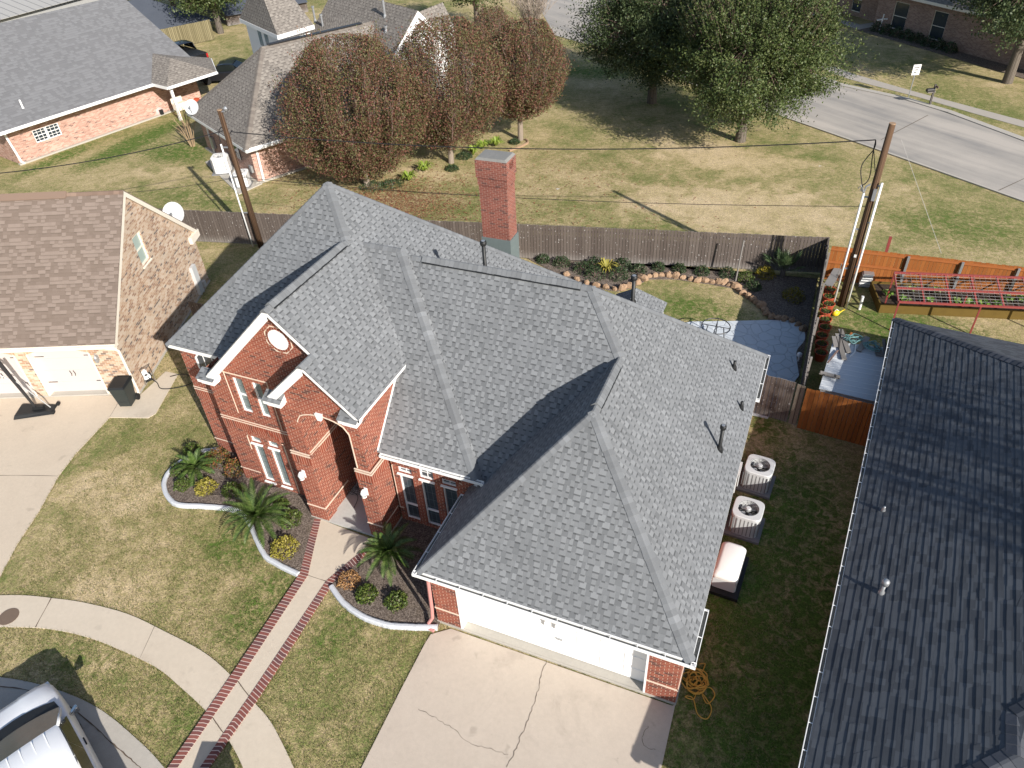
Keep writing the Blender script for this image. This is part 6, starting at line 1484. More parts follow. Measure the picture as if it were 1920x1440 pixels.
def sago(label, loc, r, trunk=.25, n=34, up=.55, group='sago palms in the front beds', mat='lf_palm', leaf=.165):
    root = thing('sago_palm', label, 'palm', loc, random.uniform(0, 6), group)
    t_ = MB(); t_.lathe([(.15, 0), (.17, trunk*.5), (.12, trunk), (.05, trunk+.1)], (0, 0, 0), 12); t_.build('trunk', M['bark'], root)
    m = MB(); ga_ = 2.39996
    for i in range(n):
        a = i*ga_+random.uniform(-.15, .15); lift = 1-i/n; el = R(8+70*lift**1.2) if i > 3 else R(random.uniform(60, 80)); L = r*(.8+.3*random.random())*(1.0 if i > 5 else .8)
        base = Vector((0, 0, trunk+.05)); d = Vector((math.cos(a)*math.cos(el), math.sin(a)*math.cos(el), math.sin(el))); side = Vector((-math.sin(a), math.cos(a), 0)); pts = []; p = base.copy(); K = 22
        for k in range(K+1):
            pts.append((p.copy(), d.copy())); p = p+d*(L/K); d = (d-Z*(.045+.02*(k/K))).normalized()
        m.tube([q for q, _ in pts[::3]], [.012*(1-.8*j/7) for j in range(len(pts[::3]))], 4, False)
        for k in range(2, K+1):
            q, dd = pts[k]; s = k/K; ll = leaf*(math.sin(math.pi*min(1, s*.92+.1))**.6)*1.0
            upv = side.cross(dd).normalized(); upv = upv if upv.z > 0 else -upv
            for sg in (-1, 1):
                tipd = (side*sg*.66+dd*.6+upv*.34).normalized(); w_ = dd*.017
                m.add([q-w_, q+w_, q+tipd*ll*.6+w_*.9, q+tipd*ll, q+tipd*ll*.6-w_*.9], [(0, 1, 2, 3, 4)])
    m.build('fronds', M[mat], root, uv=False); return root
# front beds
def E_(px, lab, name='garden_edging'):
    P_ = smooth([Vector((p.x, p.y, 0)) for p in gp(*px)], 5); m = MB(); n = len(P_); vs = []
    for i, p in enumerate(P_):
        d = (P_[min(i+1, n-1)]-P_[max(i-1, 0)]).normalized(); s = Vector((-d.y, d.x, 0)); j = random.uniform(-.006, .006)
        vs += [p+s*(.075+j)-Z*.05, p+s*(.07+j)+Z*.10, p+s*.03+Z*.125, p-s*.03+Z*.125, p-s*(.07-j)+Z*.10, p-s*(.075-j)-Z*.05]
    m.add(vs, [(i*6+k, i*6+k+1, i*6+7+k, i*6+6+k) for i in range(n-1) for k in range(5)]+[(5, 4, 3, 2, 1, 0), tuple((n-1)*6+k for k in range(6))])
    o = m.build(name, M['edging']); bm = bmesh.new(); bm.from_mesh(o.data); bmesh.ops.recalc_face_normals(bm, faces=bm.faces); bm.to_mesh(o.data); bm.free(); return tag(o, lab, 'edging')
E_(bed1_px, 'long curved pale concrete edging round left front bed'); E_(bed2_px, 'shorter curved pale concrete edging round bed by garage')
sago('largest sago palm, spreading over the left bed edging', G(492, 988), 1.22, .42, 46)
sago('small sago palm at the far left end of left bed', G(372, 886), .82, .15, 26)
sago('sago palm beside garage corner in the right bed', G(735, 1062), .98, .55, 34)
for lab, px, r, hh, mat, n, lf_ in (('round green bush behind small sago palm', (363, 852), .34, .42, 'lf_bush', 900, .06), ('round green bush left of small sago palm', (336, 886), .29, .33, 'lf_bush', 800, .055), ('lowest round green bush near left bed curve', (344, 914), .28, .33, 'lf_bush', 800, .055),
        ('bright green bush with faded orange top in left bed', (388, 918), .36, .36, 'lf_yellow', 1000, .06), ('loose red and green shrub against brick near edging end', (411, 866), .42, .5, 'lf_redgreen', 700, .07), ('red and green shrub under brick bay corner', (444, 884), .40, .5, 'lf_redgreen', 700, .07),
        ('green bush in the shadow of largest sago palm', (437, 924), .33, .36, 'lf_bush', 800, .06), ('low green bush below bay window by pillar', (528, 950), .24, .28, 'lf_bush', 500, .06), ('green bush right of largest sago palm', (546, 978), .36, .40, 'lf_bush', 900, .06), ('yellow leaved shrub near the walk border', (535, 1032), .42, .40, 'lf_yellow', 800, .07),
        ('orange brown shrub at point of garage bed', (655, 1092), .33, .30, 'lf_orange', 700, .06), ('left green bush of garage bed pair', (688, 1118), .32, .32, 'lf_bush', 700, .075), ('right green bush of garage bed pair', (744, 1131), .32, .32, 'lf_bush', 700, .075)):
    bush('garden_bush', lab, G(*px)+Vector((0, 0, .05)), r, hh, mat, n, lf_, 'bushes in the front beds')
# back bed
for i, (lab, px, r, mat) in enumerate((('first small round shrub left along back fence', (1018, 490), .33, 'lf_bushdk'), ('dark round shrub second from left by fence', (1053, 497), .42, 'lf_bushdk'), ('round shrub left of spiky agave, rear row', (1117, 500), .45, 'lf_bushdk'), ('round shrub in front row left of agave', (1091, 508), .44, 'lf_bushdk'),
        ('front round shrub below agave on left', (1115, 520), .50, 'lf_bushdk'), ('round shrub right of agave, rear row', (1166, 502), .44, 'lf_bushdk'), ('front round shrub below agave on right', (1159, 521), .48, 'lf_bushdk'), ('round shrub just right of agave group, front', (1196, 511), .40, 'lf_bushdk'),
        ('lone small round shrub at middle of fence', (1234, 505), .32, 'lf_bushdk'), ('lone small round shrub right of the middle one', (1273, 508), .34, 'lf_bushdk'), ('small round shrub left of pale stake', (1315, 513), .36, 'lf_bushdk'), ('round shrub touching base of pale stake', (1362, 517), .38, 'lf_bushdk'),
        ('olive shrub right of pale stake', (1397, 525), .38, 'lf_bush'), ('shaded shrub in dark corner below stake', (1412, 541), .36, 'lf_bushdk'), ('golden shrub left of fan palm', (1434, 518), .45, 'lf_gold'), ('round golden shrub in shaded corner above patio', (1486, 560), .48, 'lf_gold'))):
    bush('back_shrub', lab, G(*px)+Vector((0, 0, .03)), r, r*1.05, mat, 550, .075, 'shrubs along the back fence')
strappy('agave', 'spiky yellow green agave among back shrubs', G(1137, 510), .6, .45, 'lf_yellow', 34, .035)
fp = thing('fan_palm', 'fan palm in the shaded corner of back bed', 'palm', G(1466, 520)); m = MB()
for i in range(15):
    a = random.uniform(0, 6.28); el = R(random.uniform(25, 80)); d = Vector((math.cos(a)*math.cos(el), math.sin(a)*math.cos(el), math.sin(el))); e = Vector((0, 0, .35))+d*random.uniform(.5, .8)
    m.tube([(0, 0, .3), e], .012, 4, False); side = d.cross(Z).normalized(); up = side.cross(d)
    for j in range(17):
        b = R(-105+210*j/16); dd = (d*math.cos(b)+side*math.sin(b)+up*.15).normalized(); ll = .5*(1-.2*abs(b)); w_ = d.cross(dd).normalized().cross(dd)*.02 if abs(b) > .05 else side*.02
        m.add([e, e+dd*ll*.5+w_, e+dd*ll-Z*.06, e+dd*ll*.5-w_], [(0, 1, 2, 3)])
m.build('fronds', M['lf_fan'], fp, uv=False); MB().lathe([(.12, 0), (.1, .4), (.04, .5)], (0, 0, 0), 10).build('trunk', M['bark'], fp)
proto = None
spx = [(1062, 517), (1082, 526), (1100, 533), (1118, 538), (1136, 541), (1152, 544), (1168, 543), (1182, 539), (1194, 532), (1206, 525), (1217, 521), (1228, 519), (1240, 518), (1253, 519), (1267, 521), (1281, 523), (1295, 526), (1309, 528), (1322, 529), (1334, 531), (1347, 532), (1358, 533), (1369, 536), (1379, 540), (1386, 546), (1393, 552), (1402, 558), (1411, 564), (1419, 570), (1427, 576), (1433, 583), (1437, 591), (1446, 597), (1458, 599), (1470, 601), (1484, 604), (1496, 611), (1505, 620)]
for i, px in enumerate(spx):
    s = random.uniform(.13, .21); m = MB(); m.blob((0, 0, s*.55), s*random.uniform(.9, 1.3), s*random.uniform(.6, .9), s*random.uniform(.7, 1.0), 8, 5, .22)
    o = m.build('edging_stone', M['rock']); o.location = G(*px); o.rotation_euler = (0, 0, random.uniform(-.6, .6)+.2)
    tag(o, 'rough brown stone in the row edging the back bed', 'stone', 'stones edging the back bed')
tb_ = thing('patio_table', 'round dark rimmed table half hidden by roof on patio', 'table', G(1338, 640))
m = MB(); m.bar((-.53, 0, .715), (.53, 0, .715), .025, .02); m.bar((0, -.53, .713), (0, .53, .713), .025, .02); m.build('table_frame', M['metal_dk'], tb_); m = MB(); m.tube([(.54*math.cos(2*math.pi*i/24), .54*math.sin(2*math.pi*i/24), .72) for i in range(25)], .02, 6); m.build('rim', M['metal_dk'], tb_)
for i in range(4): m = MB(); a = i*math.pi/2; m.tube([(.4*math.cos(a), .4*math.sin(a), 0), (.3*math.cos(a), .3*math.sin(a), .7)], .02, 6); m.build('leg', M['metal_dk'], tb_)
o = MB().lathe([(.03, 0), (.03, .25), (.10, .28), (.09, .38), (.02, .42)], G(1496, 678), 10).build('garden_light', M['pvc']); tag(o, 'small white garden light at patio edge', 'garden light')
# red pots in a row along the fence
pot0 = thing('flower_pot', 'red tub of dry plants nearest the white conduit', 'flower pot', (8.5, 19.95, 0), 0, 'red tubs along the side fence')
m = MB(); n = 18
vs = []
for r_, z in ((.17, 0), (.235, .34), (.25, .36), (.225, .36), (.20, .30)): vs += [(r_*math.cos(2*math.pi*k/n), r_*math.sin(2*math.pi*k/n), z) for k in range(n)]
m.add(vs, [(i*n+k, i*n+(k+1) % n, (i+1)*n+(k+1) % n, (i+1)*n+k) for i in range(4) for k in range(n)]); m.build('tub', M['terracotta'], pot0, True)
m = MB(); m.lathe([(.205, .29), (.205, .30)], (0, 0, 0), n); m.build('pot_soil', M['soil'], pot0)
P_ = RNG.normal(size=(140, 3))*np.array([.1, .1, .05])+np.array([0, 0, .36]); npmesh('foliage', leafquads(P_, .06, RNG), 4, M['lf_bush'], pot0)
names = ['second', 'third', 'fourth', 'fifth', 'sixth', 'seventh', 'eighth', 'ninth']
for i in range(8): dup(pot0, (8.5+.04*math.sin(i*2.1), 19.95-.58*(i+1), 0), i*1.3, names[i]+' red tub along side fence counted from the utility pole')
o = MB().bar(G(1548, 552)+Z*.42, G(1566, 527)+Z*.62, .34, .03).build('loose_board', M['acgrey']); tag(o, 'pale grey board laid over the red tubs', 'board')
bk_ = thing('plastic_bag', 'crumpled blue and white bag beside utility pole', 'bag', G(1583, 524)); m = MB(); m.blob((0, 0, .22), .26, .2, .24, 12, 8, .16); m.build('bag_body', M['blue'], bk_); m = MB(); m.blob((-.05, -.1, .12), .18, .12, .14, 10, 6, .15); m.build('bag_label', M['pvc'], bk_)
tr_ = thing('tray_stack', 'leaning stack of white nursery trays by red fence', 'trays', G(1618, 535)); 
for i in range(11): m = MB(); m.obox((.02*math.sin(i*1.3)+.008*i, .02*math.cos(i)), .1, .42, .42, .02+i*.06, .06+i*.06, .96); m.build('tray', M['pvc'] if i % 2 else M['galv'], tr_)
yl = thing('watering_can', 'yellow watering can lying beside the red tubs', 'watering can', G(1566, 592), .6); m = MB(); m.blob((0, 0, .13), .16, .12, .13, 12, 7); m.build('can_body', M['yellow'], yl, True); m = MB(); m.tube([(.12, 0, .1), (.32, .02, .2), (.36, .02, .24)], [.03, .02, .05], 8); m.build('spout', M['yellow'], yl); m = MB(); m.tube([(-.1, 0, .2), (-.02, 0, .32), (.1, 0, .22)], .015, 6); build_each(m, 'handle', M['pvc'], yl)
pole_thing('standpipe', 'short white standpipe rising from grass by the pole', 'pipe', [G(1611, 580), G(1611, 580)+Z*.62], .055, 'pvc', 10)
for i, px in enumerate([(1567, 512), (1573, 500)]): g = G(px[0]-4, px[1]+30); pole_thing('garden_cane', ['thin pale cane upright near red fence corner', 'thin pale cane leaning near red fence corner'][i], 'cane', [g, g+Vector((.1*i+.05, .1, 1.2))], .014, 'wood_grey', 5)
# shed with white roof sheet and scrap on it
shd = thing('garden_shed', 'low lean to shed with white ribbed roof sheets', 'shed')
c1, c2, c3, c4 = G(1562, 640, 1.3), G(1536, 728, 1.2), G(1672, 760, 1.2), G(1694, 655, 1.3)
n = NT('white_ribbed_sheet'); U_, V_, _ = n.uv(); rb_ = n.step(n.math('ABSOLUTE', n.math('SUBTRACT', n.math('FRACT', n.math('DIVIDE', V_, .27)), .5)), .40, .46)
M['wribbed'] = n.set(n.mix(rb_, (.50, .53, .56), (.66, .68, .70)), .5, .35, height=n.math('MULTIPLY', rb_, .012))
m = MB(); m.slab([c2, c3, c4, c1], .03); m.build('roof', M['wribbed'], shd)
m = MB()
for p, q in ((c1, c2), (c2, c3), (c3, c4), (c4, c1)): cc_ = (c1+c2+c3+c4)/4; p, q = cc_+(p-cc_)*.96, cc_+(q-cc_)*.96; m.poly([dz(p, 0), dz(q, 0), q-Z*.04, p-Z*.04])
m.build('wall', M['whitemetal'], shd)
def scrap(lab, a, b, w_, th_, mat='wood_grey', name='scrap_plank'):
    o = MB().bar(a, b, w_, th_).build(name, M[mat]); return tag(o, lab, 'plank' if name == 'scrap_plank' else 'board', None)
S_ = lambda x, y, z=1.33: G(x, y, z)
scrap('longest grey plank on white shed roof', S_(1570, 626), S_(1583, 674), .16, .04); scrap('grey plank beside the longest on shed roof', S_(1576, 618), S_(1591, 661), .16, .06); scrap('short pale plank at left of shed roof scrap', S_(1564, 631), S_(1568, 650), .17, .04)
scrap('broad grey plank right of teal hose on shed roof', S_(1627, 632), S_(1610, 658), .18, .04); scrap('thin brown stick across shed roof edge', S_(1552, 680), S_(1571, 657), .05, .04, 'twig'); scrap('pale short board by dark roof on shed', S_(1645, 650), S_(1650, 667), .25, .03); scrap('upright narrow plank beside dark roof gutter', S_(1657, 636), S_(1661, 664), .12, .04)
scrap('lone plank overhanging the left shed roof edge', S_(1537, 698), S_(1575, 708), .15, .05); scrap('rust brown stick amongst hose on shed roof', S_(1588, 634), S_(1597, 624), .06, .04, 'wood_red')
for lab, (cx, cy), rr in (('teal and white hose coil at top of shed roof', (1600, 638), .30), ('dark teal hose coil behind broad plank on shed roof', (1635, 652), .34)):
    c_ = S_(cx, cy, 1.36); pts = smooth([c_+Vector((rr*random.uniform(.25, 1.25)*math.cos(i*1.1), rr*random.uniform(.2, 1.0)*math.sin(i*1.1), .02+.1*random.random())) for i in range(34)], 4)
    tag(MB().tube(pts, .016, 5).build('garden_hose', M['tealhose']), lab, 'hose')
o = MB().tube([S_(1606, 632), S_(1603, 660), S_(1594, 668)], .02, 6).build('plastic_pipe', M['pvc']); tag(o, 'white bent plastic pipe lying on the shed roof', 'pipe')
# vegetables
for i in range(16):
    s = .4+i*.5; k = random.choice([.35, .75, 1.2]); p = ra+rdx*s+rdy*k+Z*.3
    strappy('vegetable_plant', 'leafy green vegetable growing under the trellis mesh', p, .30, .22, 'lf_veg', 16, .07, 'vegetables in the raised bed')

# ------------------------------------------------------------------ far road side things
g = G(1703, 183); sg_ = thing('street_sign', 'white road sign on thin post by far footpath', 'sign', g, R(25)); m = MB(); m.tube([(0, 0, 0), (0, 0, 2.1)], .03, 6); m.build('post', M['galv'], sg_); m = MB(); m.box(-.25, .25, -.05, -.035, 1.45, 2.1); m.build('sign_plate', M['signwhite'], sg_)
m = MB(); m.box(-.16, .16, -.056, -.05, 1.88, 1.93); m.box(-.10, .12, -.056, -.05, 1.74, 1.80); m.box(-.14, .05, -.056, -.05, 1.60, 1.66); m.build('lettering', M['metal_dk'], sg_)
g = G(1743, 197); mb2 = thing('mailbox', 'dark mailbox with flag on wooden post by road', 'mailbox', g, R(-60)); m = MB(); m.box(-.05, .05, -.05, .05, 0, 1.3); m.box(-.05, .05, -.4, .1, .80, .88); m.build('post', M['wood_grey'], mb2); m = MB(); m.box(-.11, .11, -.5, .0, .88, .98); m.tube([(0, -.5, .98), (0, .0, .98)], .11, 12); m.build('letter_box', M['metal_dk'], mb2); m = MB(); m.box(-.02, .3, .02, .04, 1.12, 1.24); m.build('sign_plate', M['twig'], mb2)
g = G(1648, 56)+Vector((0, -.4, 0)); cr_ = MB(); cr_.bar(g, g+Vector((.1, 0, 1.3)), .09, .09, Vector((0, 1, 0))); cr_.bar(g+Vector((-.35, -.06, .85)), g+Vector((.5, .12, .95)), .09, .09); tag(cr_.build('yard_cross', M['pvc']), 'white cross leaning by shrubs of far house', 'cross')
for i in range(8):
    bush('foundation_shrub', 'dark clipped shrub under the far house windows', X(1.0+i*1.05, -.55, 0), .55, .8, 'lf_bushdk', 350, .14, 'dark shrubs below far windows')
o = MB().tube(smooth([G(1755, 92), G(1762, 88)+Z*.1, G(1775, 84)+Z*.4, G(1780, 76)+Z*.9], 4), .07, 7).build('downspout_extension', M['pvc'], far)
# things behind the breezeway
hb_ = G(300, 213); pd = thing('pet_house', 'small pink igloo shaped pet house at brick corner', 'pet house', hb_+Vector((0, -.1, 0)), .6); m = MB(); m.blob((0, 0, .2), .42, .42, .42, 14, 8); m.build('dome', M['petpink'], pd, True); m = MB(); m.obox((.24, -.28), -.85, .3, .25, .05, .38); m.build('doorway', M['black'], pd)
for i, (lab, px, mat, s) in enumerate((('beige storage box by tan fence behind black pickup', (340, 88), 'acwhite', .7), ('dark green storage box by tan fence', (352, 85), 'bin', .6), ('small magenta box by tan fence', (361, 80), 'pink', .45))):
    m = MB(); g = G(*px)+Vector((-1.2, 0, 0)); m.obox((0, 0), .4, s, s, 0, s*.9, .92); m.obox((0, 0), .4, s*1.05, s*1.05, s*.9, s*1.0); o = m.build('storage_box', M[mat], None, bevel=.02); o.location = g; tag(o, lab, 'box')
m = MB(); g = AX(11.6, -.2, 0); m.bar(g+Z*.35, g+D1*.9+Z*.35, .6, .5); m.bar(g+N1*(-.3)+Z*.7, g+N1*(-.3)+D1*.9+Z*.7, .12, .5); tag(m.build('porch_chair', M['cream'], None, bevel=.04), 'cream padded seat under the breezeway edge', 'seat')
m = MB(); g = AX(13.0, .6, 0); m.obox((g.x, g.y), .3, .45, .3, 0, .75, .8); tag(m.build('planter_box', M['terracotta'], None, bevel=.03), 'orange brown box beside seat under breezeway', 'box')
# porch furniture: round wire table and chair
bt = thing('bistro_table', 'black wire bistro table in the porch mouth', 'table', (-3.95, 3.05, .06)); m = MB()
for r_ in (.08, .16, .24, .30): m.tube([(r_*math.cos(2*math.pi*i/20), r_*math.sin(2*math.pi*i/20), .72) for i in range(21)], .008, 4)
for i in range(12): a = i*math.pi/6; m.tube([(0, 0, .72), (.3*math.cos(a), .3*math.sin(a), .72)], .008, 4)
m.build('table_top', M['metal_dk'], bt)
for i in range(3): a = i*2.094; m = MB(); m.tube(smooth([(.26*math.cos(a), .26*math.sin(a), 0), (.06*math.cos(a), .06*math.sin(a), .35), (.2*math.cos(a), .2*math.sin(a), .71)], 5), .012, 5); m.build('leg', M['metal_dk'], bt)
bc_ = thing('bistro_chair', 'black wire bistro chair behind porch table', 'chair', (-3.35, 3.35, .06), 2.4); m = MB(); m.lathe([(.2, .43), (.21, .45), (.2, .46)], (0, 0, 0), 16); m.build('seat', M['metal_dk'], bc_); m = MB()
m.tube(smooth([(-.19, -.1, .45), (-.2, -.2, .8), (0, -.24, .95), (.2, -.2, .8), (.19, -.1, .45)], 5), .012, 5)
for x in (-.1, 0, .1): m.tube([(x, -.18, .45), (x*1.1, -.23, .9)], .008, 4)
m.build('backrest', M['metal_dk'], bc_)
for i in range(4): a = i*1.571+.785; m = MB(); m.tube([(.22*math.cos(a), .22*math.sin(a), 0), (.17*math.cos(a), .17*math.sin(a), .44)], .011, 5); m.build('leg', M['metal_dk'], bc_)
mc_ = MB(); c_ = G(17, 1157); mc_.lathe([(.27, .0), (.27, .012)], (c_.x, c_.y, .02), 20); tag(mc_.build('meter_cover', m_plain('brown_cover', (.16, .115, .085), .9)), 'dark round utility cover set in the footpath', 'cover')
# mailbox pillar just outside the frame at the kerb: its shadow falls on the walk
mpill = thing('brick_mailbox', 'brick mailbox pillar by the walk at bottom edge', 'mailbox', (-1.35, -6.1, 0), R(20)); m = MB(); m.box(-.28, .28, -.28, .28, 0, 1.05); m.build('pillar', M['brick_red'], mpill); m = MB(); m.box(-.34, .34, -.34, .34, 1.05, 1.15); m.build('cap', M['cap_concrete'], mpill)
for px, s, lab in (((1046, 355), .12, 'white paper scrap on grass right of chimney'), ((1537, 312), .09, 'tiny white paper scrap on grass near the road')):
    g = G(*px); o = MB().add([(g.x-s, g.y, .02), (g.x, g.y-s*.7, .03), (g.x+s, g.y, .05), (g.x, g.y+s*.6, .02)], [(0, 1, 2, 3)]).build('paper_scrap', M['pvc']); tag(o, lab, 'litter')

# ------------------------------------------------------------------ trees
def limb(m, pts, r0, r1, n=6):
    k = len(pts); m.tube(pts, [r0+(r1-r0)*i/(k-1) for i in range(k)], n, False)
def pear(label, loc, hgt, rad, nl, seed, skew=(0, 0), bare=0.0, low=.18, leafmat='lf_pear'):
    "upright vase shaped autumn tree: many steep limbs, twigs, small sparse leaves"
    rg = np.random.default_rng(seed); rnd = random.Random(seed)
    r = thing('autumn_tree', label, 'tree', loc, 0, 'autumn trees behind the back fence')
    tm = MB(); th_ = hgt*low; limb(tm, [(0, 0, -.1), (.02, .02, th_*.5), (.0, .03, th_)], .19, .15, 9)
    wood = MB(); A_ = []
    for i in range(34):
        a = i*2.4+rnd.uniform(-.3, .3); q = (i+.7)/34; rr = rad*q**.55*rnd.uniform(.80, 1.0); top = hgt*(1-.50*q**2.2)*rnd.uniform(.90, 1.0)
        st = Vector((0, 0, th_*rnd.uniform(.8, 1.1))); e = Vector((rr*math.cos(a)+skew[0]*q, rr*math.sin(a)+skew[1]*q, top)); md = st.lerp(e, .45)+Vector((rr*.34*math.cos(a), rr*.34*math.sin(a), -.05*hgt))
        pts = smooth([st, st.lerp(md, .5)+Vector((0, 0, -.02*hgt)), md, md.lerp(e, .55)+Vector((.06*rr*math.cos(a), .06*rr*math.sin(a), 0)), e], 4)
        limb(wood, pts, .055, .008, 5)
        K = len(pts)
        for j in range(17):
            s = rnd.uniform(.10, .98); p = pts[min(int(s*(K-1)), K-1)]
            b = a+rnd.uniform(-1.9, 1.9); out = rnd.uniform(.15, .55)*(1.1-s*.6)*rad*.42
            e2 = p+Vector((out*math.cos(b), out*math.sin(b), rnd.uniform(.3, .9)*hgt*.15)); m2 = p.lerp(e2, .5)+Vector((out*.2*math.cos(b), out*.2*math.sin(b), -.04))
            limb(wood, [p, m2, e2], .014, .004, 3)
            nn = int(nl*.55/(34*17)); t_ = rg.random(nn)[:, None]; P = np.array(p)*(1-t_)**2+2*np.array(m2)*t_*(1-t_)+np.array(e2)*t_**2
            A_.append(P+rg.normal(size=(nn, 3))*np.array([.21, .21, .19]))
    tm.build('trunk', M['bark_pale'], r, True); tw_ = MB()
    k2 = int(nl*.8); tt = rg.random(k2)**.85; an = rg.uniform(0, 6.283, k2)
    out = rad*.97*np.sin(np.pi*(.10+.78*tt))**.85*(.48+.52*rg.random(k2)**.55)*(1+.09*np.sin(3*an+seed)+.06*np.sin(7*an+4*tt+seed))
    zz = th_*.9+(hgt*.97-th_*.9)*tt*(1-.10*(out/rad)**2)
    streak = np.sin(an*11+seed*3+.8*np.sin(tt*5))+.7*np.sin(an*23+tt*6-seed)+.6*np.sin(tt*17+an*5)
    kp = streak+rg.normal(size=k2)*.9 > -.75
    D = np.column_stack([out*np.cos(an)+skew[0]*tt, out*np.sin(an)+skew[1]*tt, zz])[kp]; A_.append(D)
    for i in range(260):   # fine upright shoots breaking the outline
        t_ = rnd.uniform(.55, .98); b = rnd.uniform(0, 6.283); o_r = rad*.95*math.sin(math.pi*(.10+.78*t_))**.85*rnd.uniform(.55, 1); p = Vector((o_r*math.cos(b)+skew[0]*t_, o_r*math.sin(b)+skew[1]*t_, th_*.9+(hgt*.95-th_*.9)*t_)); limb(tw_, [p-Vector((.15*math.cos(b), .15*math.sin(b), .5)), p+Vector((.1*math.cos(b), .1*math.sin(b), rnd.uniform(.15, .55)))], .012, .003, 3)
    wood.v, wood.f = (wood.add(tw_.v, tw_.f).v, wood.f)
    P = np.concatenate(A_); P = P[P[:, 2] > th_*.9]; wood.build('branches', M['twig'], r, uv=False); npmesh('crown', leafquads(P, .088, rg, aspect=.62), 4, M[leafmat], r)
    return r
pear('largest russet tree, left beside the taupe house', G(688, 348), 7.9, 4.1, 100000, 1, (-.4, .5), low=.12)
pear('middle russet tree, in front of white gable', G(846, 305), 7.9, 3.5, 66000, 2, (.0, .8), low=.16)
pear('bronze green tree, rightmost of the russet row with clear trunk', G(976, 262), 7.0, 2.9, 52000, 3, (.5, .4), low=.24)
pear('small russet tree, rearmost between middle and right ones', G(930, 165)+Vector((0, 0, 0)), 5.6, 1.8, 18000, 4, low=.22)

def oak(label, loc, th_, hgt, rx, ry, nclump, per, seed, mat='lf_oak', leaf=.15, droop=.3, wisps=0, name='oak_tree', grp='broad oaks', zc=.56, spread=.42):
    rg = np.random.default_rng(seed); rnd = random.Random(seed)
    r = thing(name, label, 'tree', loc, rnd.uniform(0, 6), grp)
    rz_k = hgt-th_; tm = MB(); limb(tm, [(0, 0, -.1), (.02, 0, th_*.6), (.05, .04, th_*1.2)], .34, .24, 10)
    wood = MB(); C = []
    for i in range(nclump):
        u = rg.normal(size=3); u /= np.linalg.norm(u); q = rg.random()**.42
        bump = 1+.16*math.sin(3*math.atan2(u[1], u[0])+seed)+.10*math.sin(7*math.atan2(u[1], u[0])+2*u[2]*3)
        p = np.array([u[0]*rx*q*bump, u[1]*ry*q*bump, th_*1.0+rz_k*zc+u[2]*rz_k*(1-zc if u[2] > 0 else zc)*q])
        rim = math.hypot(p[0]/rx, p[1]/ry); p[2] -= droop*rim**2*rz_k*.35
        C.append((p, u, q))
    limbs = []
    for i in range(12):
        a = i*2.4; e = Vector((rx*.72*math.cos(a)*rnd.uniform(.6, 1), ry*.72*math.sin(a)*rnd.uniform(.6, 1), th_+rz_k*rnd.uniform(.3, .85))); st = Vector((.03, .03, th_*rnd.uniform(.85, 1.15))); md = st.lerp(e, .5)+Vector((0, 0, .12*rz_k))
        pts = smooth([st, md, e], 5); limb(wood, pts, .13, .03, 6); limbs.append(pts)
    allp = [p for l in limbs for p in l]; arr = np.array([tuple(p) for p in allp]); L = []
    for p, u, q in C:
        j = int(np.argmin(((arr-p)**2).sum(1))); limb(wood, [arr[j], (arr[j]+p)/2+np.array([0, 0, .1]), p], .03, .006, 3)
        k = int(per*(.6+.8*rg.random())); s = spread*(.7+.6*rg.random())
        d = np.array([u[0]*.8, u[1]*.8, .55*u[2]+.25]); d /= np.linalg.norm(d)
        t_ = rg.normal(size=(k, 1))*s*1.25; L.append(p+t_*d+rg.normal(size=(k, 3))*s*np.array([.62, .62, .5]))
    for i in range(wisps):
        u = rg.normal(size=3); u[2] = abs(u[2])+.25; u /= np.linalg.norm(u)
        p = np.array([u[0]*rx*.92, u[1]*ry*.92, th_+rz_k*zc+u[2]*rz_k*(1-zc)*.95]); d = np.array([u[0]*.55, u[1]*.55, .8]); d /= np.linalg.norm(d); ln = .5+.9*rg.random()
        k = 34; t_ = rg.random((k, 1)); L.append(p+d*ln*t_+rg.normal(size=(k, 3))*.07*(1.2-t_)); limb(wood, [p-d*.4, p+d*ln], .012, .004, 3)
    P = np.concatenate(L); P = P[P[:, 2] > th_*.55]
    tm.build('trunk', M['bark'], r, True); wood.build('branches', M['twig'], r, uv=False)
    npmesh('crown', leafquads(P, leaf, rg, aspect=.55), 4, M[mat], r); return r
oak('large green oak with wispy shoots beside the road', G(1388, 264), 1.9, 8.6, 4.3, 4.3, 900, 170, 5, 'lf_oak', .125, .5, 520)
oak('darker oak left of the wispy one, shading the lawn', G(1222, 192), 1.9, 8.8, 4.3, 4.3, 900, 170, 6, 'lf_oak_dark', .13, .4, 80)
oak('oak with long trunk shadow at the right corner', G(1888, 155), 3.2, 9.5, 4.6, 4.6, 520, 120, 7, 'lf_oak_dark', .17, .35, 20)
oak('dark oak in front of far house windows', G(1850, 92)+Vector((-.5, 1.0, 0)), 3.0, 7.5, 3.2, 3.2, 240, 80, 17, 'lf_oak_dark', .18, .3, 20)
oak('leftmost far oak over the dark blue roof', G(330, 26), 1.8, 6.0, 4.0, 3.6, 380, 90, 8, 'lf_oak', .18, .3, 0)
oak('second far oak with thick dark trunk left of dormer', G(414, 62), 2.2, 7.0, 3.4, 3.4, 360, 90, 9, 'lf_oak', .18, .3, 0)
oak('twin trunk evergreen at top centre behind russet trees', G(897, 60)+Vector((0, 0, 0)), 1.8, 7.5, 2.6, 2.6, 170, 80, 10, 'lf_oak', .18, .2, 0)
